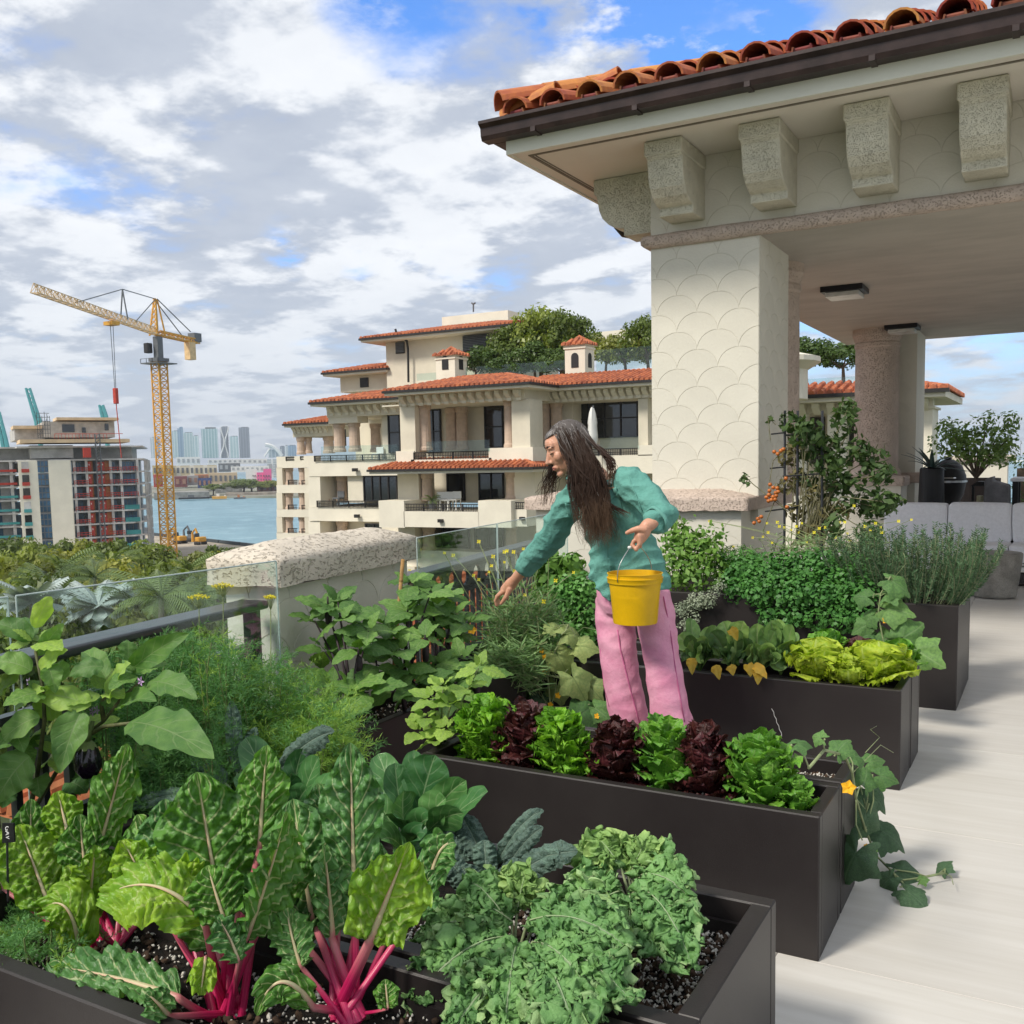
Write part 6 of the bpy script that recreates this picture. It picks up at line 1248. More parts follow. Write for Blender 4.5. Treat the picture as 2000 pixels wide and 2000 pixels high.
lf_thy = leafmat('silver thyme leaf', (0.356, 0.396, 0.287), (0.238, 0.297, 0.198), None, .7, .1, .2, bump=0)
m_yf = mat('yellow petal', (0.80, 0.70, 0.03), .6, .1, 40); m_of = mat('deep yellow petal', (0.80, 0.42, 0.01), .6, .1, 40); m_stem = mat('green stem', (0.16, 0.22, 0.07), .6, .2, 30); m_stemd = mat('purple brown stem', (0.055, 0.035, 0.045), .6, .3, 20); m_vine = mat('pale vine stem', (0.30, 0.36, 0.17), .6, .2, 30)
m_lil = mat('lilac petal', (0.45, 0.30, 0.50), .6, .1, 40)
def stalkmat(name, c0, c1, c2):
    m = bpy.data.materials.new(name); m.use_nodes = True; t = NT(m.node_tree); T = t.n('ShaderNodeTexCoord'); s_ = t.n('ShaderNodeSeparateXYZ', Vector=T.outputs['UV'])
    str_ = t.noise(t.v('MULTIPLY', T.outputs['UV'], (26, 2, 1)), 1.0, 2, .5)
    c = t.mix(t.ramp(s_.outputs[1], .14, .32), c0, c1); c = t.mix(t.ramp(s_.outputs[1], .30, .46), c, c2); c = t.mix(t.m('MULTIPLY', t.ramp(str_, .4, .7), .35), c, tuple(min(1, x * 1.9 + .04) for x in c0))
    p = t.n('ShaderNodeBsdfPrincipled', Base__Color=c, Roughness=.32); p.inputs['Subsurface Weight'].default_value = 0.0
    bn = t.n('ShaderNodeBump', Height=str_, Strength=.3, Distance=.005); t.t.links.new(bn.outputs[0], p.inputs['Normal']); o = t.n('ShaderNodeOutputMaterial'); t.t.links.new(p.outputs[0], o.inputs[0]); return m
m_stalk = stalkmat('chard stalk', (0.44, 0.010, 0.085), (0.50, 0.20, 0.20), (0.50, 0.50, 0.28)); m_kstalk = stalkmat('kale stalk', (0.30, 0.36, 0.19), (0.30, 0.38, 0.20), (0.30, 0.40, 0.22))
# ------------------------------------------------------------ chard: every leaf drawn from base to tip
def chard(label, base, leaves):
    b = at(*base); T = thing('chard_plant', label, 'chard', b, 'pink stemmed chard plants')
    for i, (st, tip, hw, m, bow, face, kw) in enumerate(leaves):
        P0 = Vector(b) + Vector(kw.get('db') or (.032 * math.sin(i * 2.4), .026 * math.cos(i * 2.4), 0)); P1 = at(*st); P2 = at(*tip); n = toward(P1); side = (P2 - P1).cross(n).normalized(); n = (n * math.cos(R(face)) + side * math.sin(R(face))).normalized()
        ctrl = kw.get('c') and at(*kw['c']) or (P1 + P2) / 2 + n * bow * (P2 - P1).length
        sp = bez([P1, ctrl, P2], 60); L = np.linalg.norm(np.diff(sp, axis=0), axis=1).sum()
        V, F, U = blade(sp, prof('chard', 60) * hw, n, 37, ribs=(hw * .13, 7, .9), cup=kw.get('cup', -.18), ruf=(hw * kw.get('rf', .20), kw.get('rn', 5.5), 2.2), puck=(kw.get('pk', .012), 38), seed=i * 3 + int(base[0]), fold=kw.get('fold', 0), twist=kw.get('tw', 0), midrib=.002)
        lo = mk('leaf', V, F, m, T, U, smooth=True)
        mid = (P0 + P1) / 2 + Vector((0, 0, .0)) + n * -.012
        s1 = bez([P0, mid, P1], 12); s2 = sp[1:int(60 * .80):2] + np.array(n) * .0035
        full = np.concatenate([s1, s2]); r0 = kw.get('r', .0095); k = len(s1); rr = np.concatenate([np.linspace(r0, r0 * .72, k), np.linspace(r0 * .62, .0012, len(s2))]); fl_ = .62
        V, F, U = tubeuv(full, rr, 9, fl_, n); U[:, 1] = np.where(U[:, 1] < 0, 0, U[:, 1]); so_ = mk('stalk', V, F, m_stalk, T, U, smooth=True)
        so_.parent = lo; WL[so_.name] = WL[lo.name]
    return T
D_, G_, Y_ = lf_chardd, lf_chard, lf_chardy
chard('middle chard plant with the tallest upright leaf and deep pink stalks', (445, 1985, 1.40), [
    ((428, 1762, 1.42), (384, 1508, 1.44), .098, G_, -.05, 0, dict(rn=5, pk=.014)),
    ((478, 1838, 1.36), (560, 1585, 1.40), .060, G_, .05, 35, dict(fold=.5, rn=6)),
    ((508, 1655, 1.50), (522, 1455, 1.52), .052, G_, .05, -10, dict()),
    ((400, 1800, 1.33), (192, 1760, 1.26), .075, Y_, 0, 10, dict(c=(300, 1680, 1.24), cup=-.35, db=(-.01, 0, 0))),
    ((350, 1950, 1.30), (88, 1888, 1.28), .058, D_, .08, 20, dict(cup=.1, r=.012, db=(0, -.02, 0))),
    ((402, 1868, 1.28), (392, 1945, 1.27), .026, Y_, .1, 0, dict(rf=.35, rn=4, r=.005)),
    ((290, 1745, 1.40), (238, 1640, 1.40), .050, Y_, .1, 10, dict(r=.006)),
    ((345, 1730, 1.50), (322, 1560, 1.52), .070, D_, .05, -15, dict()),
    ((330, 1985, 1.24), (285, 1940, 1.20), .030, D_, .3, 0, dict(rf=.3, r=.009)),
    ((470, 1760, 1.50), (440, 1600, 1.54), .075, D_, .05, 20, dict()),
    ((440, 1800, 1.34), (405, 1690, 1.34), .055, G_, .1, -10, dict(r=.007)),
    ((500, 1800, 1.46), (545, 1690, 1.5), .060, D_, .05, 15, dict()),
    ((375, 1800, 1.45), (290, 1665, 1.48), .070, D_, .08, -20, dict()),
    ((465, 1880, 1.30), (420, 1790, 1.30), .040, D_, .15, 30, dict(r=.006)), ((330, 1800, 1.52), (268, 1590, 1.56), .065, G_, .05, 20, dict()), ((480, 1720, 1.56), (470, 1540, 1.60), .060, D_, .05, -20, dict()), ((420, 1850, 1.44), (350, 1700, 1.46), .062, G_, .1, -25, dict()), ((520, 1780, 1.44), (590, 1650, 1.46), .05, G_, .08, 20, dict()), ((395, 1760, 1.36), (330, 1690, 1.34), .048, Y_, .15, 15, dict(r=.006))])
chard('right chard plant with deep pink stalks spreading beside the curly kale', (680, 1988, 1.46), [
    ((692, 1750, 1.52), (684, 1450, 1.56), .062, D_, .03, 0, dict(rf=.3, rn=7)),
    ((612, 1800, 1.50), (572, 1560, 1.52), .085, D_, .04, -18, dict(rf=.25)),
    ((722, 1840, 1.44), (800, 1645, 1.44), .074, Y_, -.05, 12, dict(cup=.12, rf=.16, r=.014)),
    ((648, 1830, 1.48), (632, 1650, 1.48), .050, D_, .03, 25, dict(fold=.4, r=.012)),
    ((836, 1745, 1.62), (890, 1645, 1.66), .040, D_, .2, 0, dict(rf=.4, r=.008, c=(850, 1640, 1.62))),
    ((612, 1968, 1.36), (500, 1985, 1.28), .036, G_, 0, 0, dict(c=(540, 1860, 1.29), cup=-.5, pk=.015, r=.011)),
    ((575, 1720, 1.56), (512, 1600, 1.58), .065, D_, .05, -20, dict()),
    ((655, 1690, 1.60), (620, 1530, 1.62), .060, D_, .05, 10, dict()),
    ((758, 1970, 1.46), (752, 1912, 1.47), .024, G_, .1, 0, dict(r=.004)),
    ((590, 1890, 1.40), (560, 1770, 1.42), .045, D_, .1, -30, dict(r=.007)),
    ((700, 1800, 1.56), (735, 1640, 1.60), .055, D_, .05, 15, dict(r=.009)), ((600, 1850, 1.48), (540, 1690, 1.50), .062, D_, .06, -15, dict()), ((660, 1800, 1.58), (655, 1600, 1.62), .062, G_, .05, 15, dict()), ((770, 1800, 1.58), (850, 1700, 1.62), .045, D_, .12, 10, dict(r=.007)), ((640, 1780, 1.56), (590, 1640, 1.60), .06, G_, .05, 10, dict())])
chard('left chard plant with light green leaves and pale midribs at the left edge', (215, 1868, 1.50), [
    ((98, 1778, 1.46), (35, 1610, 1.48), .078, Y_, .02, 10, dict(rf=.15)),
    ((8, 1735, 1.42), (-60, 1600, 1.40), .060, Y_, .04, 10, dict()),
    ((190, 1668, 1.56), (248, 1452, 1.60), .055, G_, .06, 15, dict(rf=.22)),
    ((135, 1640, 1.58), (112, 1545, 1.60), .048, Y_, .06, 0, dict(rf=.25)),
    ((155, 1862, 1.40), (80, 1775, 1.36), .060, Y_, .1, -15, dict(c=(145, 1730, 1.36), cup=-.4)),
    ((172, 1740, 1.52), (155, 1590, 1.54), .060, G_, .05, -10, dict()),
    ((235, 1780, 1.56), (205, 1660, 1.58), .058, G_, .05, 20, dict()),
    ((60, 1720, 1.56), (60, 1560, 1.60), .055, G_, .05, 0, dict()),
    ((185, 1800, 1.46), (130, 1690, 1.46), .05, Y_, .1, 20, dict()),
    ((300, 1760, 1.60), (310, 1620, 1.64), .055, D_, .05, 0, dict()), ((120, 1800, 1.52), (70, 1660, 1.54), .06, Y_, .08, -20, dict()), ((255, 1760, 1.58), (270, 1600, 1.62), .05, G_, .05, 10, dict()), ((170, 1780, 1.44), (185, 1650, 1.46), .05, Y_, .06, 25, dict()), ((40, 1780, 1.5), (-10, 1650, 1.5), .06, Y_, .05, 0, dict())])
# ------------------------------------------------------------ curly kale
def kaleleaf(T, P1, P2, hw, bow, i, m, r=.006, base=None, kind='chard', nm='leaf', up=.5, face=0):
    n = toward(P1, up); side = (P2 - P1).cross(n).normalized(); n = (n * math.cos(R(face)) + side * math.sin(R(face))).normalized(); ctrl = (P1 + P2) / 2 + (n * .5 + Vector((0, 0, .7))) * bow * (P2 - P1).length
    sp = bez([P1, ctrl, P2], 84); V, F, U = blade(sp, prof('chard', 84) * hw * .92, n, 61, cup=-.50, ruf=(hw * .22, 7, 1.5), puck=(.004, 40), seed=i * 5 + 2, frill=.0150, ff=56)
    lo = mk(nm, V, F, m, T, U, smooth=True); b = Vector(base) if base else P1
    V, F, U = tubeuv(np.concatenate([bez([b, (b + P1) / 2, P1], 8), sp[1:59:2] + np.array(n) * .003]), np.concatenate([np.linspace(r * .8, r * .5, 8), np.linspace(r * .30, .0004, 29)]), 7, .8, n); so_ = mk('stalk', V, F, m_kstalk, T, U, smooth=True); so_.parent = lo; WL[so_.name] = WL[lo.name]
def kale(label, base, leaves):
    b = at(*base); T = thing('curly_kale', label, 'kale', b, 'curly kale plants')
    c = b + Vector((0, 0, .12))
    for i, (st, tip, hw, bow) in enumerate(leaves): kaleleaf(T, at(*st), at(*tip), hw, bow, i + int(base[0]) % 7, lf_kaley if hw < .048 else lf_kale, base=tuple(c.lerp(b, .6)))
    mb = MB(); mb.tube([b - Vector((0, 0, .03)), b + Vector((0, 0, .07))], [.012, .009], 8); mb.build('stem', m_kstalk, T, smooth=True)
kale('nearest frilly blue green kale at the bottom centre of the view', (1000, 1950, 1.78), [
    ((985, 1790, 1.80), (905, 1715, 1.82), .060, .25), ((960, 1810, 1.78), (810, 1835, 1.74), .062, .30), ((985, 1830, 1.74), (785, 1990, 1.56), .070, .35), ((1010, 1840, 1.72), (985, 2040, 1.50), .062, .30), ((1040, 1840, 1.74), (1180, 1990, 1.58), .080, .30),
    ((1030, 1800, 1.78), (1235, 1860, 1.72), .070, .30), ((1010, 1780, 1.82), (1030, 1690, 1.86), .045, .15), ((975, 1770, 1.84), (960, 1700, 1.88), .040, .15), ((1050, 1790, 1.80), (1190, 1770, 1.84), .062, .30), ((1000, 1800, 1.80), (880, 1760, 1.80), .055, .25), ((1010, 1880, 1.66), (870, 2040, 1.48), .060, .25), ((1060, 1870, 1.68), (1130, 2040, 1.50), .065, .22), ((1080, 1850, 1.7), (1240, 1960, 1.62), .060, .2)])
kale('frilly green kale spreading toward the open end of the broad planter', (1240, 1830, 2.02), [
    ((1215, 1700, 2.04), (1155, 1630, 2.06), .046, .25), ((1235, 1700, 2.04), (1270, 1638, 2.06), .044, .25), ((1250, 1710, 2.02), (1352, 1760, 1.98), .062, .35), ((1260, 1740, 1.98), (1355, 1890, 1.86), .058, .30), ((1240, 1745, 1.98), (1320, 1900, 1.84), .056, .22), ((1205, 1720, 2.02), (1110, 1730, 2.0), .062, .30), ((1215, 1740, 1.98), (1130, 1810, 1.92), .060, .3), ((1225, 1700, 2.06), (1205, 1650, 2.08), .040, .2), ((1230, 1750, 1.96), (1230, 1850, 1.88), .055, .25), ((1195, 1700, 2.05), (1110, 1660, 2.06), .045, .2), ((1265, 1710, 2.04), (1330, 1690, 2.06), .048, .25)])
# ------------------------------------------------------------ lacinato kale
def lac(label, base, leaves):
    b = at(*base); T = thing('dinosaur_kale', label, 'kale', b, 'blue grey dinosaur kale plants')
    for i, (st, tip, hw, bow) in enumerate(leaves):
        P1, P2 = at(*st), at(*tip); n = toward(P1, .4); ctrl = (P1 + P2) / 2 + (n * .3 + Vector((0, 0, .7))) * bow * (P2 - P1).length; sp = bez([P1, ctrl, P2], 44)
        V, F, U = blade(sp, prof('strap', 44) * hw, n, 17, cup=-.55, ruf=(hw * .14, 9, 2), puck=(.0075, 42), seed=i * 3 + 1, midrib=.004); lo = mk('leaf', V, F, lf_lac, T, U, smooth=True)
        V, F, U = tubeuv(bez([b, (b + P1) / 2 + Vector((0, 0, .03)), P1], 8), np.linspace(.006, .004, 8), 7); so_ = mk('stalk', V, F, m_kstalk, T, U, smooth=True); so_.parent = lo; WL[so_.name] = WL[lo.name]
lac('dinosaur kale with one leaf standing upright before the fennel', (470, 1590, 2.12), [((462, 1510, 2.16), (452, 1368, 2.20), .026, .02), ((545, 1505, 2.12), (652, 1428, 2.14), .036, .22), ((440, 1530, 2.10), (372, 1470, 2.08), .03, .1), ((420, 1560, 2.0), (255, 1580, 1.96), .026, .22), ((470, 1500, 2.2), (500, 1420, 2.24), .022, .05), ((430, 1520, 2.14), (400, 1440, 2.16), .024, .1)])
lac('dinosaur kale arching its blue grey leaves against the dark lettuce planter', (960, 1760, 2.02), [((968, 1690, 2.04), (1062, 1582, 2.08), .020, .35), ((985, 1700, 2.02), (1060, 1615, 2.04), .022, .22), ((990, 1725, 2.0), (1128, 1662, 2.02), .034, .25), ((1010, 1705, 2.03), (1090, 1668, 2.0), .030, .2), ((930, 1680, 2.06), (868, 1608, 2.06), .034, .2), ((945, 1680, 2.06), (900, 1590, 2.08), .034, .12), ((950, 1710, 2.0), (945, 1640, 2.02), .030, .15), ((975, 1740, 1.98), (1020, 1690, 1.98), .034, .2), ((920, 1740, 1.98), (850, 1660, 1.96), .032, .25), ((900, 1720, 2.0), (815, 1640, 1.98), .03, .2), ((940, 1770, 1.94), (900, 1690, 1.94), .034, .15)])
# ------------------------------------------------------------ tatsoi
def tatsoi(label, base, leaves, m=lf_tat, gname='glossy spoon leaved tatsoi plants', nm='tatsoi_plant', cat='tatsoi'):
    b = at(*base); T = thing(nm, label, cat, b, gname)
    for i, (tip, hw, fc) in enumerate(leaves):
        P2 = at(*tip); n = toward(P2, .3); side = (P2 - b).cross(n).normalized(); n = (n * math.cos(R(fc)) + side * math.sin(R(fc))).normalized(); c = b.lerp(P2, .5) + Vector((0, 0, .06)) - n * .03
        sp = bez([b, c, P2], 30); V, F, U = blade(sp, prof('spoon', 30) * hw, n, 15, cup=.12, ruf=(hw * .05, 2.5, 2), puck=(.0025, 16), seed=i, midrib=.002); mk('leaf', V, F, m, T, U, smooth=True)
tatsoi('glossy tatsoi rosette left of the tall crinkled chard leaf', (560, 1640, 2.05), [((480, 1440, 2.10), .050, 0), ((465, 1510, 2.06), .045, 20), ((520, 1490, 2.0), .040, -20), ((592, 1462, 2.12), .040, 10), ((622, 1478, 2.10), .042, -25), ((570, 1510, 2.06), .036, 15), ((600, 1540, 2.04), .038, 0), ((540, 1545, 2.02), .04, 30), ((655, 1520, 2.06), .04, -20)])
tatsoi('broad glossy tatsoi rosette right of the tall crinkled chard leaf', (800, 1680, 2.04), [((738, 1472, 2.12), .045, 0), ((772, 1490, 2.10), .046, 25), ((850, 1475, 2.12), .062, 0), ((808, 1465, 2.14), .036, -20), ((910, 1525, 2.08), .044, 20), ((952, 1545, 2.06), .040, -30), ((870, 1560, 2.02), .048, 0), ((790, 1545, 2.04), .046, 35), ((715, 1530, 2.06), .046, -10), ((690, 1590, 2.0), .044, 20), ((765, 1590, 1.96), .036, -40), ((835, 1600, 1.98), .042, 10), ((905, 1590, 2.0), .045, 30), ((745, 1640, 1.92), .042, 0), ((820, 1640, 1.94), .040, 20), ((730, 1560, 2.02), .04, 15)])
# ------------------------------------------------------------ eggplants
EGL = [unitleaf('leaf', 'egg', .30 + .03 * k, lf_egg, 13, 20, .22 + .1 * k, cup=.12 - .1 * k, ruf=(.028, 3 + k, 2), puck=(.012, 5), seed=k) for k in range(4)]
EGY = [unitleaf('leaf', 'egg', .30 + .03 * k, lf_eggy, 13, 20, .15 + .08 * k, cup=.12 - .1 * k, ruf=(.028, 3 + k, 2), puck=(.012, 5), seed=k + 7) for k in range(3)]
re_ = random.Random(12)
def eggleaf(T, b, t, hw, i, m=lf_egg, bow=.12, face=0):
    b, t = Vector(b), Vector(t); n = toward(b, .6); side = (t - b).cross(n).normalized(); n = (n * math.cos(R(face)) + side * math.sin(R(face))).normalized(); sp = bez([b, (b + t) / 2 + n * bow * (t - b).length + Vector((0, 0, .02)), t], 26)
    V, F, U = blade(sp, prof('egg', 26) * hw, n, 15, cup=.10 if i % 3 else -.2, ruf=(hw * .12, 3.2, 2), puck=(.003, 12), seed=i, fold=.25 * (i % 2)); return mk('leaf', V, F, m, T, U, smooth=True)
def e1(x, y, Y): return at(x / 2.76, 1100 + y / 2.76, Y)
b = e1(90, 1450, 1.80); T = thing('eggplant_plant', 'largest eggplant at the left edge with a dark purple fruit and big drooping leaves', 'eggplant', b, 'eggplant plants')
ST = [[(90, 1450, 1.80), (200, 1300, 1.82), (300, 1130, 1.84), (400, 970, 1.86), (560, 850, 1.88), (660, 720, 1.90), (745, 650, 1.92)], [(150, 1380, 1.8), (200, 1150, 1.78), (240, 850, 1.76), (235, 690, 1.76), (190, 470, 1.76)], [(560, 850, 1.88), (545, 760, 1.88), (600, 640, 1.88)], [(400, 970, 1.86), (560, 880, 1.84), (720, 860, 1.80)]]
mb = MB()
for s_ in ST: mb.tube([e1(*p) for p in s_], [.008 * (1 - .6 * k / len(s_)) for k in range(len(s_))], 7)
mb.build('stem', mat('olive stem', (0.13, 0.14, 0.05), .6, .3, 20), T, smooth=True)
for i, (bx, by, tx, ty, hw, Y, dy, fc) in enumerate(((190, 350, 278, 180, .026, 1.76, 0, 20), (170, 420, -30, 330, .034, 1.76, -.05, 0), (170, 580, -40, 540, .036, 1.74, -.06, 0), (205, 500, 345, 325, .024, 1.77, .03, 30), (210, 590, 365, 468, .024, 1.76, .02, 0), (180, 400, 70, 320, .030, 1.78, .05, 10), (560, 560, 370, 610, .030, 1.84, -.06, 0), (700, 580, 1020, 378, .036, 1.92, .05, 25), (575, 750, 705, 540, .045, 1.86, .02, -30), (800, 640, 1062, 735, .044, 1.92, -.02, 0), (700, 855, 1155, 1055, .066, 1.80, -.08, 0), (640, 780, 845, 745, .036, 1.88, -.04, 0), (490, 770, 150, 715, .040, 1.82, -.08, 0), (440, 800, 325, 1135, .050, 1.80, -.08, 10), (215, 830, -20, 990, .040, 1.72, -.08, 10), (160, 1040, -30, 1300, .060, 1.70, -.08, 0), (280, 850, 235, 690, .040, 1.80, .03, 0), (570, 620, 450, 478, .034, 1.88, .03, 0), (690, 520, 690, 415, .026, 1.94, .02, 20), (330, 640, 300, 540, .030, 1.78, .02, 0), (80, 780, 240, 690, .034, 1.74, 0, 0), (200, 1150, 215, 1265, .036, 1.78, -.02, 10), (690, 1040, 820, 1100, .040, 1.98, .02, 0), (80, 1180, 10, 1320, .040, 1.74, -.02, 0), (120, 1000, 260, 900, .040, 1.80, 0, -20), (60, 900, 130, 1020, .04, 1.7, -.02, 0), (350, 1180, 470, 1240, .05, 1.95, .02, 0), (470, 860, 420, 1010, .03, 1.86, -.02, 0), (90, 640, -20, 720, .035, 1.72, 0, 0), (260, 560, 300, 700, .03, 1.76, 0, 0), (560, 700, 640, 800, .03, 1.9, 0, 0))):
    eggleaf(T, e1(bx, by, Y), e1(tx, ty, Y + dy), hw * 1.05, i, lf_egg if i % 4 else lf_eggy, face=fc)
f = e1(470, 1010, 1.84); mb = MB(); mb.lathe([(0, -.085), (.022, -.080), (.038, -.055), (.040, -.03), (.032, 0), (.018, .022), (0, .028)], f, 22); mb.build('fruit', mat('aubergine skin', (0.010, 0.005, 0.013), .12, .1, 20, spec=.6), T, smooth=True)
mb = MB(); mb.tube([e1(500, 850, 1.85), e1(488, 900, 1.84), f + Vector((0, 0, .02))], [.006, .007, .010], 8); mb.lathe([(.030, .006), (.022, .022), (.012, .032), (0, .034)], f, 7); mb.build('calyx', m_stem, T, smooth=True)
for x, y in ((762, 635), (160, 640), (500, 800), (525, 790)):
    c = e1(x, y, 1.88); mb = MB()
    for k in range(5): a = k * 1.257; mb.add([c, c + Vector((math.cos(a - .4) * .010, -.004, math.sin(a - .4) * .010)), c + Vector((math.cos(a) * .016, -.002, math.sin(a) * .016)), c + Vector((math.cos(a + .4) * .010, -.004, math.sin(a + .4) * .010))], [(0, 1, 2, 3)])
    mb.build('flower', m_lil, T)
def cluster(T, node, n, L, meshes, seed, tilt=.25, rad=None):
    r_ = random.Random(seed); a0 = r_.uniform(0, 6.28)
    for k in range(n):
        a = a0 + k * 2.4; el = r_.uniform(-.35, .65) if k < n - 2 else r_.uniform(.7, 1.2); d = Vector((math.cos(a) * math.cos(el), math.sin(a) * math.cos(el), math.sin(el))); s_ = L * r_.uniform(.7, 1.15) * (1 if k < n - 2 else .6)
        link('leaf', r_.choice(meshes), T, orient(node + d * .015, d, Vector((0, 0, 1)) + (CAM - node).normalized() * .5, (s_, s_, s_)))
for k, (x, y, Y) in enumerate(((190, 430, 1.77), (250, 700, 1.77), (560, 700, 1.88), (740, 600, 1.92), (320, 1040, 1.84), (100, 980, 1.76), (420, 900, 1.86))): cluster(T, e1(x, y, Y), 5, .105, EGL if k % 2 else EGY, 300 + k)
EG = [('eggplant before the coral capped wall, the left one of the middle clump', (690, 1425, 3.0), ((640, 1165, 3.12), (665, 1205, 3.08), (700, 1262, 3.05), (635, 1265, 3.1), (680, 1335, 3.0), (720, 1345, 3.02), (650, 1330, 3.05), (615, 1205, 3.14), (660, 1150, 3.14), (720, 1225, 3.12))),
      ('eggplant beside the bamboo stake with lilac flowers', (790, 1395, 3.35), ((760, 1230, 3.35), (800, 1170, 3.5), (735, 1290, 3.25), (790, 1300, 3.3), (830, 1240, 3.4), (770, 1340, 3.2), (745, 1195, 3.4), (815, 1330, 3.28), (840, 1135, 3.6), (800, 1115, 3.6), (780, 1265, 3.3))),
      ('eggplant right of the bamboo stake under the reaching hand', (860, 1380, 3.6), ((845, 1165, 3.75), (885, 1175, 3.8), (875, 1240, 3.7), (900, 1280, 3.6), (930, 1310, 3.5), (850, 1290, 3.5), (890, 1330, 3.45), (865, 1140, 3.9), (915, 1210, 3.8), (830, 1190, 3.7), (860, 1340, 3.4)))]
for i, (lab, base, nodes) in enumerate(EG):
    b = at(*base); b.z = .38; T = thing('eggplant_plant', lab, 'eggplant', b, 'eggplant plants'); mb = MB(); c = b + Vector((0, 0, .18))
    mb.tube([b, c], [.012, .009], 7)
    for k, nd in enumerate(nodes):
        p = at(nd[0], nd[1] + (26 if nd[1] < 1200 else 8), nd[2]); mb.tube([c.lerp(b, .3 * (k % 3)), (c + p) / 2 + Vector((0, 0, .02)), p], [.006, .005, .003], 6); cluster(T, p, 6, .150, EGL, i * 40 + k)
    mb.build('stem', m_stemd, T, smooth=True)
    for k in range(3): p = at(*nodes[k * 2]); mb = MB(); mb.tube([p, p + Vector((0, 0, -.04))], .004, 5); mb.lathe([(0, -.12), (.012, -.115), (.016, -.08), (.012, -.05), (.006, -.04)], p, 10); mb.build('young_fruit', m_stemd, T, smooth=True)
b = at(860, 1470, 3.02); b.z = .39; T = thing('young_eggplant', 'yellow green young plant at the left end of the lettuce row', 'eggplant', b); mb = MB()
for k, nd in enumerate(((865, 1342, 3.0), (832, 1402, 2.98), (880, 1378, 2.98), (848, 1448, 2.94), (915, 1345, 3.08), (870, 1425, 2.95), (820, 1430, 2.96), (845, 1365, 3.0), (935, 1305, 3.15))):
    p = at(*nd); mb.tube([b, (b + p) / 2 + Vector((0, 0, .02)), p], [.006, .004, .003], 6); cluster(T, p, 6, .092, EGY, 200 + k)
mb.build('stem', m_stem, T, smooth=True)
mb = MB(); mb.tube([at(787, 1092, 3.55), at(772, 1262, 3.5), at(768, 1330, 3.48)], .0085, 10); 
for q in (.25, .55, .8): p = at(787, 1092, 3.55).lerp(at(772, 1262, 3.5), q); mb.lathe([(.0085, -.006), (.0105, 0), (.0085, .006)], p, 10)
tag(mb.build('bamboo_stake', mat('bamboo', (0.42, 0.24, 0.08), .6, .25, 12), smooth=True), 'tan bamboo stake standing among the eggplants', 'stake')
# ------------------------------------------------------------ lettuces
LR = {}
def lettleaf(key, m, frill, asp, n=3):
    if key not in LR:
        L = []
        for k in range(n):
            y = np.linspace(0, 1, 16); sp = np.stack([0 * y, y - .12 * y ** 3, .38 * y ** 2.2], -1); V, F, U = blade(sp, prof('lettuce', 16) * asp, (0, 0, 1), 17, cup=.30, ruf=(.09 + .12 * frill, 4 + k + 3 * frill, 2.0), puck=(.05, 4.5), seed=k * 3 + 1, frill=.06 * frill, ff=6); L.append(mesh_of('leaf', V, F, m, U, smooth=True))
        LR[key] = L
    return LR[key]
def head(label, px, yt, Y, wpx, m, frill, key, zb=.40, group='lettuce heads in a row along the planter', n=96, seed=0, cat='lettuce', lean=.0, open_=.0):
    top = at(px, yt, Y); sc_ = (at(px + wpx / 2, yt + 60, Y) - at(px - wpx / 2, yt + 60, Y)).length / 2; b = Vector((top.x, top.y, zb)); h = top.z - zb; T = thing('lettuce', label, cat, b, group); r_ = random.Random(seed + int(px)); ms = lettleaf(key, m, frill, .42); lnx, lny = r_.uniform(-.22, .22), r_.uniform(-.15, .15); n = int(n * r_.uniform(.85, 1.1))
    for k in range(n):
        f = k / (n - 1); a = k * 2.39996; el = .50 + .62 * f + r_.uniform(-.25, .25) - open_ - (.3 if f < .2 else 0); L = min(.105, h * .5) * (1.0 - .22 * f) * r_.uniform(.75, 1.15); ca, sa = math.cos(a), math.sin(a)
        z = h * (.02 + .80 * f); rad = sc_ * (.58 + .12 * math.sin(3.0 * f) - .34 * f ** 3) * r_.uniform(.85, 1.05); d = Vector((ca * math.cos(el), sa * math.cos(el), math.sin(el))); p = b + Vector((ca * rad * .75 + lnx * z, sa * rad * .75 + lny * z, z - L * .10))
        j_ = lambda q: r_.uniform(-q, q)
        link('leaf', ms[k % 3], T, orient(p, d + Vector((j_(.3), j_(.3), j_(.2))), (-ca * math.sin(el) + j_(.4), -sa * math.sin(el) + j_(.4), math.cos(el)), (L * r_.uniform(.85, 1.35), L, L * r_.choice((-.9, -.4, .5, .9)))))
    mb = MB(); mb.lathe([(0, h * .72), (sc_ * .30, h * .66), (sc_ * .44, h * .3), (sc_ * .34, 0), (0, 0)], b, 10); mb.build('heart', m, T, smooth=True)
    return T
head('frilly bright green lettuce at the left end of the lettuce row', 958, 1362, 3.02, 112, lf_lf, 1.0, 'f', seed=1); head('dark red lettuce between the two frilly bright green ones', 1030, 1378, 3.0, 96, lf_lr, .25, 'r', seed=2)
head('frilly bright green lettuce between the two left dark red heads', 1110, 1394, 3.0, 116, lf_lf, 1.0, 'f', seed=3); head('dark red lettuce just left of the smooth green head by the pink trousers', 1203, 1408, 3.0, 102, lf_lr, .25, 'r', seed=4)
head('smooth leaved green lettuce below the pink trousers', 1298, 1410, 3.0, 118, lf_lg, .12, 'g', seed=5); head('slim dark red lettuce left of the largest green head', 1390, 1422, 3.0, 84, lf_lr, .25, 'r', seed=6)
head('largest smooth green lettuce at the right end of the lettuce row', 1488, 1436, 2.99, 132, lf_lg, .12, 'g', seed=7, n=120); head('low green lettuce tucked against the right side of the largest head', 1558, 1520, 2.97, 84, lf_lg, .12, 'g', seed=8, n=44, open_=.2)
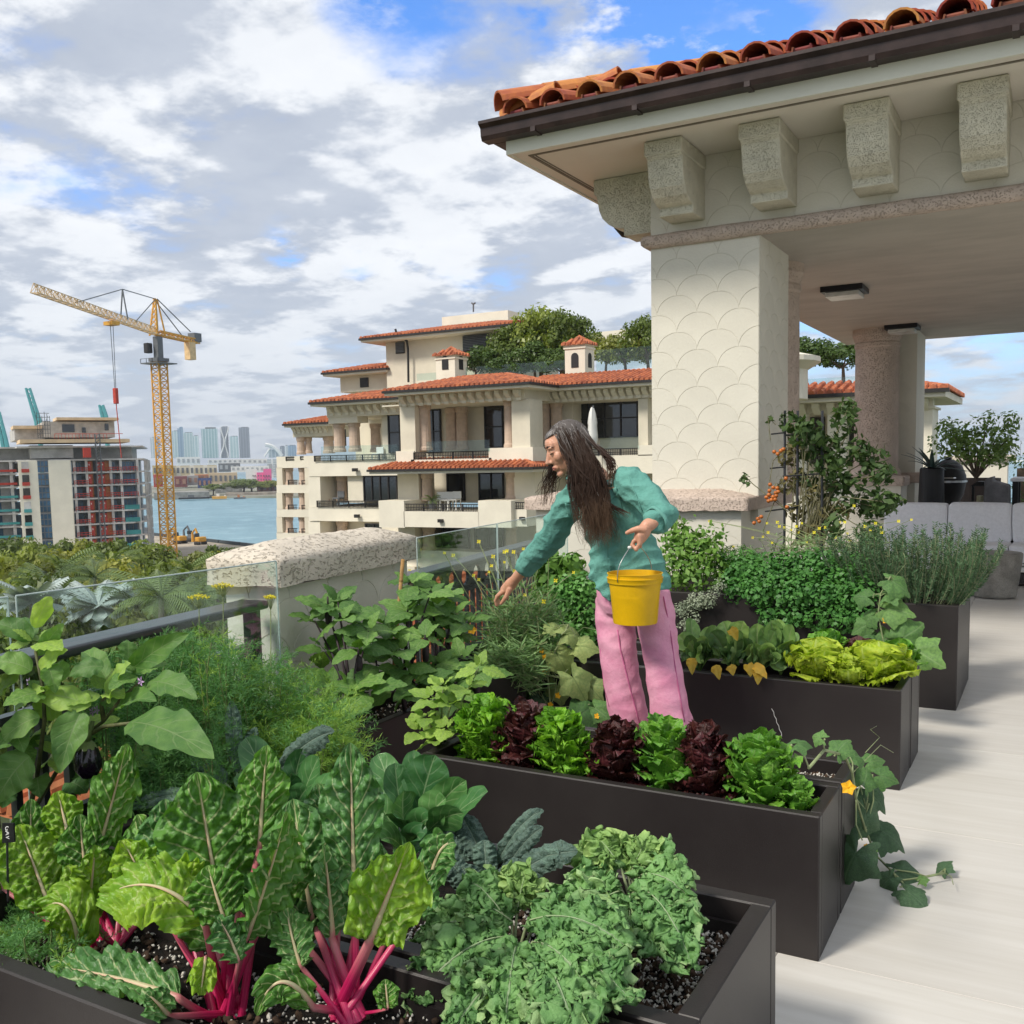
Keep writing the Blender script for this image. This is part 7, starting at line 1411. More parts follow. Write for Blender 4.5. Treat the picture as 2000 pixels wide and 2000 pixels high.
head('small dark red lettuce flopping at the base of the left red head', 995, 1465, 2.96, 60, lf_lr, .25, 'r', seed=9, n=34, open_=.3)
# planter of bok choy and lime lettuce
tatsoi_kw = dict(gname='bok choy rosettes in the middle planter', nm='bok_choy', cat='bok choy')
rb = random.Random(4)
for lab, cx_, cy_, Y in (('pale green bok choy closest to the pink trousers', 1365, 1300, 4.68), ('dark green bok choy second from the pink trousers', 1430, 1300, 4.66), ('bok choy with yellowed leaves hanging over the planter edge', 1480, 1310, 4.64), ('blue green bok choy just left of the lime lettuce', 1525, 1305, 4.66)):
    Lv = []
    for k in range(32): a = rb.uniform(0, 6.28); rr = rb.uniform(.35, 1.0); Lv.append(((cx_ + 48 * rr * math.cos(a), cy_ - 52 + 46 * rr * math.sin(a), Y + rb.uniform(-.07, .1) - .05 * math.sin(a)), rb.uniform(.036, .056), rb.uniform(-45, 45)))
    tatsoi(lab, (cx_, cy_ + 12, Y), Lv, lf_bok, **tatsoi_kw)
for i, (x0, y0, x1, y1) in enumerate(((1395, 1300, 1405, 1328), (1460, 1298, 1466, 1322), (1470, 1300, 1498, 1326), (1482, 1308, 1480, 1338), (1350, 1285, 1352, 1318), (1425, 1230, 1440, 1252), (1425, 1300, 1432, 1320))):
    T = thing('fallen_leaf', ('yellow leaf hanging over the planter edge below the bok choy', 'yellowed leaf second from the left under the bok choy', 'bright yellow leaf drooping under the bok choy', 'brown withered leaf hanging lowest under the bok choy', 'pale leaf drooping beside the pink trousers', 'small yellow leaf among the tops of the bok choy', 'pinkish withered leaf under the dark bok choy')[i], 'leaf', at(x0, y0, 4.50), 'yellowed bok choy leaves')
    lo = eggleaf(T, at(x0, y0, 4.49), at(x1, y1, 4.47), .026, i, lf_yel, .15)
def limehead(label, px, py, Y, r, m, key, fr_, n=26, seed=0, group='loose lettuces of the middle planter'):
    b = at(px, py, Y); T = thing('lettuce', label, 'lettuce', b, group); ms = lettleaf(key + 'w', m, fr_, .60); r_ = random.Random(seed)
    for k in range(n):
        f = k / n; a = k * 2.4; el = .42 + .95 * f + r_.uniform(-.2, .25); L = r * r_.uniform(.8, 1.25) * (1.05 - .2 * f); d = Vector((math.cos(a) * math.cos(el), math.sin(a) * math.cos(el), math.sin(el)))
        link('leaf', ms[k % 3], T, orient(b + Vector((math.cos(a), math.sin(a), 0)) * r * .12 + Vector((0, 0, .03 * f)), d, Vector((-math.cos(a) * math.sin(el), -math.sin(a) * math.sin(el), math.cos(el))), (L * 1.15, L, L * r_.choice((1, .6, -.5)))))
limehead('lime green ruffled lettuce left of the other lime one', 1598, 1325, 4.66, .175, lf_ll, 'l', .5, 34, 1); limehead('lime green ruffled lettuce at the right end of the bok choy planter', 1715, 1330, 4.66, .170, lf_ll, 'l', .5, 36, 2); limehead('lime lettuce wedged between the two larger lime ones', 1660, 1335, 4.60, .13, lf_ll, 'l', .5, 20, 5)
limehead('small dark red lettuce poking up behind the lime ones', 1675, 1290, 5.02, .10, lf_lr, 'r', .25, 20, 3); limehead('green lettuce behind the lime ones at the planter end', 1755, 1305, 5.02, .12, lf_lg, 'g', .12, 22, 4); limehead('green lettuce behind the left lime one', 1615, 1285, 5.02, .13, lf_lg, 'g', .12, 22, 6); limehead('low dark red lettuce behind the bok choy', 1530, 1285, 5.02, .10, lf_lr, 'r', .25, 16, 7)
# ------------------------------------------------------------ cucumber vines
def cucmesh(m, seed):
    """five-lobed leaf, stalk at the notch, length 1 along +y"""
    n = 40; V = [(0, .28, 0)]; U = [(.5, .5)]; rings = 6
    for r_ in range(1, rings + 1):
        for k in range(n):
            a = 2 * math.pi * k / n; rad = .39 + .10 * math.cos(a - math.pi / 2) + .14 * max(0, math.cos(5 * (a - math.pi / 2))) ** 1.5 - .30 * max(0, math.cos(a + math.pi / 2)) ** 14 + .012 * math.sin(23 * a + seed)
            f = r_ / rings; x, y = math.cos(a) * rad * f, .28 + math.sin(a) * rad * f * 1.12; z = -.16 * (x * x + (y - .28) ** 2) / .2 + .035 * f * math.sin(5 * a + seed) + .02 * math.sin(9 * x + seed) * math.cos(8 * y); V.append((x, y, z)); U.append((.5 + x * .9, y * .7 + .15))
    F3 = [(0, 1 + k, 1 + (k + 1) % n, 1 + (k + 1) % n) for k in range(n)]; F4 = [(1 + (r_ - 1) * n + k, 1 + r_ * n + k, 1 + r_ * n + (k + 1) % n, 1 + (r_ - 1) * n + (k + 1) % n) for r_ in range(1, rings) for k in range(n)]
    me = bpy.data.meshes.new('leaf'); me.from_pydata(V, [], [f[:3] for f in F3] + F4); me.materials.append(m); l = me.uv_layers.new(name='UVMap'); idx = np.zeros(len(me.loops), dtype=np.int32); me.loops.foreach_get('vertex_index', idx); l.data.foreach_set('uv', np.array(U, dtype=np.float32)[idx].ravel()); me.polygons.foreach_set('use_smooth', np.ones(len(me.polygons), dtype=bool)); return me
CU = {'g': [cucmesh(lf_cuc, s_) for s_ in (1, 4)], 'd': [cucmesh(lf_cucd, s_) for s_ in (2, 6)], 'p': [cucmesh(lf_cucp, s_) for s_ in (3, 5)]}
def flower(T, c, r, m=m_of, n=5, nm='flower'):
    mb = MB(); n_ = toward(c, .2); x = n_.orthogonal().normalized(); y = n_.cross(x)
    for k in range(n):
        a = 6.2832 * k / n; d = x * math.cos(a) + y * math.sin(a); e = x * math.cos(a + 1.57) + y * math.sin(a + 1.57); mb.add([c, c + d * r * .6 + e * r * .42 + n_ * r * .3, c + d * r * 1.05 + n_ * r * .2, c + d * r * .6 - e * r * .42 + n_ * r * .3], [(0, 1, 2, 3)])
    mb.lathe([(0, .0), (r * .16, 0), (r * .16, r * .2), (0, r * .25)], c, 6); mb.build(nm, m, T)
def vine(label, P, path, leaves, flowers, tendrils=(), group='cucumber vines'):
    base = P(*path[0]); T = thing('cucumber_vine', label, 'cucumber', base, group); pts = [P(*q) for q in path]; cv = bez(pts, 30) if len(pts) < 5 else np.array([tuple(p) for p in pts])
    mb = MB(); mb.tube([tuple(p) for p in cv], .0042, 7); mb.build('vine_stem', m_vine, T, smooth=True)
    for i, lf in enumerate(leaves):
        x, y, r_, k, ang, tilt = lf[:6]; c = P(x, y, *(lf[6:7])); sc_ = (P(x + r_, y, *(lf[6:7])) - c).length; sc_ = min(sc_, r_ / 1897 * (c - CAM).dot(FWD) * 1.05)
        n_ = (toward(c, tilt) + RIGHT * rb.uniform(-.5, .5) + FWD * rb.uniform(-.2, .2) + UP * rb.uniform(-.4, .4)).normalized(); a = R(ang); d = (RIGHT * math.cos(a) + UP * math.sin(a)); d = (d - n_ * d.dot(n_)).normalized(); L = sc_ * 1.95
        link('leaf', CU[k][i % 2], T, orient(c - d * L * .35, d, n_, L)); q = min(pts, key=lambda p: (p - c).length); st = MB(); st.tube([q, (q + c) / 2 - n_ * .01 + Vector((0, 0, .01)), c - d * L * .33], .0026, 6); st.build('leaf_stalk', m_vine, T)
    for x, y, r_ in flowers: c = P(x, y); flower(T, c + toward(c) * .012, r_)
    for tr in tendrils: mb = MB(); mb.tube([P(*q) for q in tr], .0013, 5); mb.build('tendril', m_vine, T, smooth=True)
def Pv(x, y, X=None):
    if y > 1690 or x > 1735: 
        if y > 1640: return atz(x, y, .035)
    return atx(x, y, -.545 if X is None else X)
vine('cucumber vine spilling over the planter end down to the pale floor', Pv, [(1580, 1500), (1610, 1465), (1650, 1475), (1665, 1510), (1672, 1560), (1690, 1620), (1710, 1670), (1760, 1720), (1810, 1712), (1845, 1705)],
     [(1640, 1462, 27, 'g', 60, .8), (1560, 1452, 22, 'g', 10, 1.5), (1672, 1476, 25, 'g', 10, 1.0), (1700, 1488, 24, 'g', 20, .9), (1690, 1522, 30, 'g', 60, .8), (1722, 1516, 25, 'g', -20, .6, -.50), (1700, 1548, 36, 'd', -50, .3), (1690, 1598, 44, 'd', -110, .1), (1728, 1625, 40, 'd', -40, .1, -.50), (1668, 1672, 52, 'd', -120, .2), (1715, 1690, 36, 'g', 20, .4), (1765, 1700, 38, 'd', -20, .8), (1778, 1745, 36, 'd', -60, 1.0), (1735, 1718, 26, 'd', -150, 1.0), (1842, 1695, 20, 'd', 70, .9), (1800, 1718, 13, 'g', 10, .9), (1600, 1440, 18, 'g', 150, 1.3)],
     [(1657, 1541, .024), (1692, 1655, .010)], [[(1665, 1510), (1720, 1455), (1745, 1470)], [(1672, 1560), (1690, 1580), (1694, 1560)], [(1690, 1470), (1718, 1440), (1700, 1425), (1712, 1418)], [(1845, 1705), (1858, 1712), (1862, 1728)]])
Pm = lambda x, y, d=0.0: at(x, y, 4.40 + d)
vine('pale mildewed cucumber vine hanging left of the pink trousers', Pm, [(1060, 1430), (1075, 1380), (1070, 1320), (1085, 1270), (1110, 1220)],
     [(1112, 1238, 27, 'p', 20, .5), (1092, 1285, 33, 'p', -60, .2), (1135, 1262, 28, 'p', -10, .4, .02), (1122, 1328, 36, 'p', -60, .1, -.03), (1152, 1340, 28, 'p', -50, .2, .05), (1135, 1395, 36, 'g', 40, .2, -.05), (1165, 1385, 27, 'g', -40, .2), (1058, 1370, 28, 'd', -90, .2, .05), (1090, 1345, 28, 'p', -80, .2, .08), (1035, 1345, 24, 'g', 160, .2, .06), (1010, 1345, 22, 'g', 100, .3, .0), (1080, 1225, 20, 'p', 120, .6)],
     [(1062, 1312, .022), (1064, 1285, .016), (1090, 1360, .018), (1075, 1378, .016), (1058, 1272, .016), (1166, 1400, .016), (922, 1232, .026), (893, 1212, .016)], [[(1085, 1270), (1140, 1225), (1260, 1250)], [(1110, 1220), (1150, 1185), (1165, 1190)]])
Pr = lambda x, y, d=0.0: at(x, y, 5.45 + d)
vine('cucumber vine climbing in front of the tall parsley planter', Pr, [(1730, 1300), (1725, 1250), (1715, 1200), (1720, 1160), (1740, 1125)],
     [(1748, 1138, 34, 'g', -40, .4), (1735, 1160, 28, 'g', 0, 1.6), (1690, 1165, 26, 'g', 150, .6), (1700, 1205, 24, 'g', 200, .5), (1740, 1190, 38, 'g', -20, .3), (1690, 1222, 26, 'g', 200, .4), (1770, 1242, 42, 'g', 30, .3), (1735, 1255, 30, 'g', 100, .4), (1795, 1272, 44, 'g', -30, .3), (1700, 1240, 22, 'g', 180, .5), (1755, 1275, 30, 'g', 60, .4)], [(1731, 1213, .022)], [[(1720, 1160), (1770, 1100), (1765, 1080)]])
# ------------------------------------------------------------ herbs
def needles(name, P0, D, L, W_, m, par, seed=0, kind='stuff', bend=None):
    """thin triangular blades: origins P0, directions D, lengths L, widths W_"""
    P0, D = np.asarray(P0, float), np.asarray(D, float); D /= np.linalg.norm(D, axis=1)[:, None] + 1e-9; rs = np.random.RandomState(seed); a = np.cross(D, rs.normal(size=D.shape)); a /= np.linalg.norm(a, axis=1)[:, None] + 1e-9
    L = np.broadcast_to(L, (len(P0),))[:, None]; W_ = np.broadcast_to(W_, (len(P0),))[:, None]
    V = np.stack([P0 - a * W_ * .4, P0 + D * L * .5 + a * W_, P0 + D * L, P0 + D * L * .5 - a * W_], 1).reshape(-1, 3); o = mk(name, V, np.arange(len(V)).reshape(-1, 4), m, par)
    if kind: o['kind'] = kind
    return o
def rosemary(label, x0, x1, Y0, Y1, zb, tops, n, seed):
    rs = np.random.RandomState(seed); T = thing('rosemary', label, 'rosemary', ((x0 + x1) / 2, (Y0 + Y1) / 2, zb)); P, D_, sm = [], [], MB()
    for k in range(n):
        b = np.array([rs.uniform(x0, x1), rs.uniform(Y0, Y1), zb - .02]); c = np.array([(x0 + x1) / 2, (Y0 + Y1) / 2, zb]); h = rs.uniform(.55, 1) * tops; e = b + np.array([(b[0] - c[0]) * .75 + rs.normal() * .06, (b[1] - c[1]) * .5 + rs.normal() * .05, h]); m_ = (b + e) / 2 + np.array([(b[0] - c[0]) * .35, 0, 0]); s_ = bez([b, m_, e], 34)
        sm.tube([tuple(p) for p in s_[::4]], .0028, 4, cap=False)
        for q in range(6, 34):
            t = s_[min(q + 1, 33)] - s_[q - 1]; t /= np.linalg.norm(t)
            for w_ in range(6): d = rs.normal(size=3); d -= t * d.dot(t); d /= np.linalg.norm(d); P.append(s_[q]); D_.append(d + t * .75)
    sm.build('stems', mat('pale rosemary stem', (0.22, 0.25, 0.14), .7), T)['kind'] = 'stuff'; needles('needles', P, D_, rs.uniform(.018, .034, len(P)), .0030, lf_ros, T, seed)
rosemary('bushy upright rosemary at the right end of the tall planter', -1.02, -.52, 6.16, 6.92, .57, .50, 200, 2)
def bush(name, label, cat, cs, rad, n, sz, m, asp=.55, seed=1, stems=None, base=None, up=.4, group=None):
    T = thing(name, label, cat, base or cs[0], group); leafcloud('leaves', cs, rad, n, sz, m, T, seed, asp, up)['kind'] = 'stuff'
    if stems:
        mb = MB()
        for c in cs[::2]: mb.tube([stems, (Vector(stems) + Vector(c)) / 2 + Vector((0, 0, .03)), c], .003, 4)
        mb.build('stems', m_stem, T)['kind'] = 'stuff'
    return T
rp = random.Random(6)
cs = [at(1440 + 28 * i + rp.uniform(-8, 8), 1092 + 20 * j + 14 * abs(i - 5) / 5 * (2 - j) * .6, 6.32 - .06 * j + rp.uniform(-.05, .05)) for i in range(10) for j in range(5)] + [at(1500 + 30 * i, 1200 + (i % 2) * 10, 6.05) for i in range(7)]
bush('parsley', 'dense curly parsley mounding over the front of the tall planter', 'parsley', cs, .085, 9500, .0155, lf_pars, .8, 3, Vector((-1.7, 6.5, .56)))
cs = [at(1310 + 14 * i, 1052 + 24 * j + rp.uniform(-8, 8), 6.4 - .04 * j) for i in range(7) for j in range(4)] + [at(1335 + rp.uniform(-14, 14), 1022 + 12 * k, 6.45) for k in range(4)]
bush('mint', 'light green mint with a tall sprig beside the pillar base', 'mint', cs, .11, 1500, .024, lf_herb, .55, 4, Vector((-2.3, 6.5, .56)))
cs = [at(1405 + 17 * i, 1085 + 20 * j, 6.5) for i in range(5) for j in range(3)]; T = bush('tarragon', 'fine leaved green herb between the mint and the parsley', 'herb', cs, .08, 1700, .030, lf_pars, .14, 5, Vector((-2.0, 6.55, .56)))
cs = [at(1335 + 10 * i, 1220 - 11 * i + rp.uniform(-10, 12), 6.02) for i in range(8)] + [at(1325 + 8 * i, 1175 + rp.uniform(-12, 25), 6.04) for i in range(7)]; bush('silver_thyme', 'silvery thyme trailing down beside the pink trousers', 'thyme', cs, .05, 1500, .0085, lf_thy, .6, 6)
cs = [at(1092 + 15 * i, 1150 + 32 * j + rp.uniform(-12, 12), 4.95) for i in range(5) for j in range(6)]; bush('parsley', 'dark parsley clump between the reaching arm and the pink trousers', 'parsley', cs, .095, 4200, .0165, lf_pars, .7, 7, Vector((-2.75, 5.0, .4)))
cs = [at(1060 + 14 * i + rp.uniform(-8, 8), 1105 + 24 * j, 5.1) for i in range(6) for j in range(3)]; bush('basil', 'leafy green herb just right of the reaching forearm', 'herb', cs, .08, 700, .036, lf_herb, .55, 8, Vector((-2.8, 5.2, .4)))
# arugula gone to flower: stems, narrow leaves, small yellow flowers
def arugula(label, name, box_, n, Ytops, flowers, seed, ybase=1340, nl=9, ll=(.05, .10)):
    rs = random.Random(seed); T = thing(name, label, 'arugula', at((box_[0] + box_[1]) / 2, ybase, Ytops), 'flowering arugula clumps'); mb = MB(); P, D_ = [], []
    for k in range(n):
        b = at(rs.uniform(box_[0], box_[1]), ybase + rs.uniform(-30, 10), Ytops + rs.uniform(-.15, .15)); tx, ty = (flowers[k] if k < len(flowers) else (rs.uniform(box_[0] - 10, box_[1] + 10), rs.uniform(box_[2] + 20, box_[3]))); e = at(tx, ty, Ytops + rs.uniform(-.2, .15)); m_ = (b + e) / 2 + Vector((rs.uniform(-.05, .05), rs.uniform(-.05, .05), .05)); s_ = bez([b, m_, e], 10); mb.tube([tuple(p) for p in s_], .0021, 4, cap=False)
        for q in range(1, 9):
            if q > 6 and k < len(flowers): continue
            for w_ in range(nl // 5 + 1): a = rs.uniform(0, 6.28); P.append(s_[q]); D_.append((math.cos(a), math.sin(a), rs.uniform(-.2, .9)))
        if k < len(flowers): flower(T, e, rs.uniform(.009, .014), m_yf, 4)
    mb.build('stems', m_vine, T)['kind'] = 'stuff'; needles('leaves', P, D_, np.random.RandomState(seed).uniform(ll[0], ll[1], len(P)), .0042, lf_aru, T, seed)
arugula('arugula gone to flower under the reaching hand', 'arugula', (950, 1090, 1130, 1290), 210, 4.55, [(1068, 1028), (1072, 1038), (935, 1058), (985, 1078), (1003, 1078), (960, 1105), (955, 1117), (925, 1124), (935, 1132), (1030, 1075), (1005, 1115), (985, 1098), (1072, 1075), (1040, 1120), (1120, 1118), (1000, 1190), (1003, 1180), (1062, 1175), (1025, 1162), (1030, 1240), (868, 1080), (885, 1085), (800, 1115), (1040, 1242), (1070, 1218), (1080, 1220), (1022, 1072), (963, 1087), (990, 1076), (1085, 1134)], 3, 1330, 12)
arugula('fine arugula leaves hanging over the planter below the flowering stems', 'arugula', (930, 1060, 1230, 1330), 90, 4.35, [], 8, 1350, 14, (.06, .12))
arugula('yellow flowered mustard greens before the tomato trellis', 'arugula', (1490, 1740, 1030, 1080), 80, 6.75, [(1498, 1022), (1518, 1020), (1522, 1028), (1545, 1035), (1560, 1040), (1508, 1060), (1532, 1030), (1555, 1028), (1600, 1032), (1612, 1030), (1620, 1060), (1640, 1058), (1655, 1042), (1660, 1055), (1690, 1028), (1700, 1035), (1720, 1030), (1722, 1040), (1668, 988), (1755, 1018), (1780, 1015), (1645, 1065), (1680, 1058), (1632, 1050), (1590, 1040), (1575, 1060), (1470, 1050), (1490, 1048), (1420, 1075), (1432, 1068), (1388, 1018), (1385, 1018), (1640, 1020), (1710, 1022), (1470, 1092), (1650, 1020), (1500, 1040), (1566, 1022)], 5, 1110, 4, (.03, .06))
# fennel: plumes of hair-fine leaves
def fennel(label, px, Yd, n, seed, mats, xr=26, bs=1.0, stemz=.36):
    rs = np.random.RandomState(seed); c0 = at(px[0][0], px[0][1], Yd); T = thing('fennel', label, 'fennel', (c0.x, c0.y, .36), 'feathery fennel clumps in the left planter'); sm = MB(); PP, DD = [[], []], [[], []]
    for x, y, ym in px:
        for k in range(n):
            Y_ = Yd + rs.uniform(-.16, .16); e = at(x + rs.normal() * xr, y + abs(rs.normal()) * 30, Y_); b = Vector((e.x + rs.normal() * .05, Y_ + rs.normal() * .05, max(.36, e.z - .38))); m_ = (Vector(b) + e) / 2 + Vector((rs.normal() * .03, rs.normal() * .03, .05)); s_ = bez([b, m_, e], 14); g = 1 if rs.rand() < ym else 0
            if k % 3 == 0: sm.tube([tuple(p) for p in s_[::3]], .0022, 4, cap=False)
            for q in range(3, 14):
                t = s_[min(q + 1, 13)] - s_[q - 1]; t /= np.linalg.norm(t) + 1e-9; d = rs.normal(size=3); d[2] = abs(d[2]) * .4 + .2; d /= np.linalg.norm(d); L = rs.uniform(.04, .085) * bs; s2 = s_[q] + d[None] * np.linspace(0, L, 8)[:, None]
                for w_ in range(1, 8):
                    for z_ in range(3): f = rs.normal(size=3); PP[g].append(s2[w_]); DD[g].append(f / np.linalg.norm(f) + d * 1.1)
    sm.build('stems', m_stem, T)['kind'] = 'stuff'
    for g in (0, 1):
        if PP[g]: needles('fronds', PP[g], DD[g], rs.uniform(.014, .030, len(PP[g])) * bs, .0012, mats[g], T, seed)
    return T
fm = (lf_fen, lf_feny)
fennel('tall blue green fennel before the left railing', [(250, 1262, .05), (300, 1245, .05), (350, 1235, .05), (400, 1240, .05), (445, 1255, .08), (330, 1300, .1), (420, 1310, .1), (260, 1320, .05)], 2.32, 22, 1, fm)
fennel('fennel clump below the coral capped wall', [(470, 1300, .1), (520, 1290, .3), (560, 1300, .4), (480, 1360, .2), (540, 1370, .3), (590, 1360, .6), (430, 1380, .1), (620, 1340, .6)], 2.55, 22, 2, fm)
fennel('yellowing fennel spilling toward the dinosaur kale', [(560, 1400, .7), (600, 1400, .8), (640, 1370, .8), (500, 1420, .5), (520, 1440, .6), (580, 1430, .7), (630, 1420, .7), (460, 1440, .3)], 2.42, 22, 3, fm)
fennel('shaded fennel behind the large eggplant', [(200, 1350, .02), (280, 1380, .02), (340, 1380, .05), (400, 1420, .1), (320, 1450, .02), (250, 1440, .02), (380, 1470, .1), (300, 1520, .02), (200, 1290, .03)], 2.15, 22, 4, fm)
fennel('low dill at the left edge beside the pink chard stalks', [(20, 1800, .15), (60, 1830, .15), (100, 1850, .1), (30, 1850, .1), (-20, 1820, .1), (70, 1790, .3)], 1.42, 10, 5, fm, 20, .55)
for i, (x, y) in enumerate(((435, 1150), (388, 1172), (528, 1175))):
    c = at(x, y, 2.4); T = thing('fennel_flower', ('yellow fennel umbel against the coral cap', 'yellow fennel umbel lower left of the other one', 'thin yellow fennel umbel beside the glass edge')[i], 'flower', c, 'fennel umbels'); mb = MB(); P = []
    for k in range(26): a = k * 2.4; r_ = .038 * math.sqrt(k / 26) * (1 if i < 2 else .5); e = c + Vector((math.cos(a) * r_, math.sin(a) * r_, .02 - r_ * .3)); mb.tube([c - Vector((0, 0, .03)), e], .0007, 3, cap=False); P.append(e)
    mb.tube([c - Vector((0, 0, .03)), c - Vector((.01, 0, .22))], .0018, 5); mb.build('stem', m_vine, T); leafcloud('florets', P, .006, 420, .0022, m_yf, T, 5)['kind'] = 'stuff'
# tomato on its trellis
def tp(x, y, Y=7.0): return at(x, y, Y)
T = thing('trellis', 'black metal trellis with short side prongs carrying the tomato', 'trellis', tp(1533, 1060)); mb = MB()
for x in (1533, 1558, 1606): mb = MB(); mb.tube([tp(x, 802), tp(x - 1, 1075)], .010, 6); mb.build('upright', m_rail, T)
for (x0, y0, x1, y1) in ((1506, 848, 1533, 845), (1504, 915, 1533, 912), (1494, 999, 1560, 990), (1533, 850, 1606, 846), (1533, 930, 1606, 925)): mb = MB(); mb.tube([tp(x0, y0, 6.98), tp(x1, y1, 6.99)], .006, 6); mb.build('crossbar', m_rail, T)
T = thing('tomato_plant', 'drying tomato plant with orange fruit tied to the black trellis', 'tomato', tp(1570, 1060)); rs_ = random.Random(3); lt = leafmat('tomato leaf', (0.085, 0.145, 0.040), (0.040, 0.085, 0.024), None, .6, .25, 0, bump=0); lt2 = leafmat('dry tomato leaf', (0.20, 0.17, 0.06), (0.12, 0.11, 0.045), None, .7, .2, 0, bump=0)
c1 = [tp(x + rs_.uniform(-10, 10), y + rs_.uniform(-10, 10), 7.0 + rs_.uniform(-.12, .2)) for x, y in ((1550, 825), (1575, 835), (1600, 850), (1625, 860), (1640, 820), (1660, 850), (1680, 870), (1650, 890), (1690, 900), (1700, 920), (1600, 885), (1570, 880), (1610, 920), (1640, 930), (1660, 950), (1580, 940), (1700, 960), (1690, 985), (1720, 1000), (1640, 975), (1610, 960), (1730, 985), (1690, 1030), (1560, 850), (1620, 1000), (1640, 1020), (1650, 805), (1700, 890), (1725, 935))]
c2 = [tp(x + rs_.uniform(-12, 12), y + rs_.uniform(-12, 12), 7.05) for x, y in ((1550, 900), (1565, 930), (1545, 960), (1580, 970), (1600, 990), (1560, 1000), (1590, 1030), (1620, 1040), (1640, 990), (1570, 1050), (1555, 870))]
leafcloud('leaves', c1, .095, 1500, .034, lt, T, 3, .5, .1)['kind'] = 'stuff'; leafcloud('dry_leaves', c2, .08, 650, .030, lt2, T, 4, .4, -.1)['kind'] = 'stuff'
mb = MB()
for k, c in enumerate(c1 + c2): mb.tube([tp(1545 + 8 * (k % 9), 1065), (tp(1560 + 5 * (k % 7), 960) + c) / 2, c], .004, 5, cap=False)
for q in (((1533, 930), (1500, 1010), (1490, 1040), (1520, 1075)), ((1560, 850), (1510, 900), (1500, 960), (1530, 990)), ((1540, 1000), (1470, 945), (1455, 930)), ((1700, 1000), (1740, 985), (1770, 975)), ((1515, 830), (1500, 815), (1505, 860))): mb.tube([tp(*p, 6.95) for p in q], .0035, 5)
mb.build('stems', mat('tomato stem', (0.20, 0.19, 0.10), .7, .2, 20), T)['kind'] = 'stuff'
leafcloud('sprigs', [tp(1455, 930, 6.95), tp(1448, 942, 6.95), tp(1462, 945, 6.95), tp(1505, 820, 6.95), tp(1755, 972, 6.9), tp(1735, 968, 6.9), tp(1765, 980, 6.9)], .03, 60, .022, lt, T, 9)['kind'] = 'stuff'
m_tom = mat('orange tomato skin', (0.55, 0.16, 0.03), .25, .15, 20, spec=.5)
for i, (x, y) in enumerate(((1512, 882), (1519, 886), (1525, 880), (1530, 877), (1504, 946), (1510, 952), (1518, 953), (1503, 958), (1502, 966), (1497, 971), (1515, 962), (1520, 960), (1510, 970), (1507, 976), (1514, 975), (1501, 978), (1480, 1013), (1487, 1009), (1473, 1021), (1483, 1018), (1535, 934), (1537, 990), (1516, 968))):
    c = tp(x, y, 6.93); mb = MB(); mb.lathe([(0, -.016), (.009, -.013), (.0145, -.005), (.0145, .003), (.009, .011), (0, .012)], c, 10); mb.build('fruit', m_tom, T, smooth=True)
# plant marker
p0 = at(2, 1645, 1.40); T = thing('plant_marker', 'black plant marker lettered in white at the left edge', 'plant marker', p0); 
def quadpx(pts, Y, dy=.0): return [at(x, y, Y + dy) for x, y in pts]
q = quadpx(((4, 1608), (26, 1608), (28, 1645), (4, 1647)), 1.405); q2 = [v + Vector((0, .004, 0)) for v in q]; mb = MB(); mb.add(q + q2, [(0, 1, 2, 3), (7, 6, 5, 4), (0, 4, 5, 1), (1, 5, 6, 2), (2, 6, 7, 3), (3, 7, 4, 0)]); mb.build('board', m_blackp, T); mb = MB(); mb.tube([at(14, 1646, 1.408), at(16, 1760, 1.408)], .003, 5); mb.build('pin', m_rail, T)
cu = bpy.data.curves.new('lettering', 'FONT'); cu.body = 'GAV'; cu.size = .017; cu.extrude = .0004; tmp = bpy.data.objects.new('tmp', cu); COL.objects.link(tmp); bpy.context.view_layer.update(); me = bpy.data.meshes.new_from_object(tmp.evaluated_get(bpy.context.evaluated_depsgraph_get())); bpy.data.objects.remove(tmp); me.name = 'lettering'; me.materials.clear(); me.materials.append(m_white)
a_ = at(10, 1613, 1.402); dn_ = (at(12, 1643, 1.402) - a_).normalized(); n_ = Vector((.35, -.9, .2)); z_ = (n_ - dn_ * n_.dot(dn_)).normalized(); y_ = z_.cross(dn_); link('lettering', me, T, Matrix(((dn_.x, y_.x, z_.x, a_.x), (dn_.y, y_.y, z_.y, a_.y), (dn_.z, y_.z, z_.z, a_.z), (0, 0, 0, 1))))
# ============================================================ the gardener
def remeshed(mb, vox, sm=4, fac=.5):
    me = bpy.data.meshes.new('tmp'); me.from_pydata(mb.v, [], mb.f); o = bpy.data.objects.new('tmp', me); COL.objects.link(o)
    a = o.modifiers.new('r', 'REMESH'); a.mode = 'VOXEL'; a.voxel_size = vox; s_ = o.modifiers.new('s', 'SMOOTH'); s_.iterations = sm; s_.factor = fac
    bpy.context.view_layer.update(); r = bpy.data.meshes.new_from_object(o.evaluated_get(bpy.context.evaluated_depsgraph_get())); bpy.data.objects.remove(o)
    V = np.empty(len(r.vertices) * 3, dtype=np.float32); r.vertices.foreach_get('co', V); N_ = np.empty_like(V); r.vertices.foreach_get('normal', N_); return r, V.reshape(-1, 3).astype(float), N_.reshape(-1, 3).astype(float)
def finish(name, r, V, m, T):
    L = wloc(T); r.vertices.foreach_set('co', (V - np.array(L)).astype(np.float32).ravel()); r.materials.clear(); r.materials.append(m); r.polygons.foreach_set('use_smooth', np.ones(len(r.polygons), dtype=bool)); r.update(); r.name = name
    o = bpy.data.objects.new(name, r); COL.objects.link(o); o.parent = T; WL[o.name] = L; return o
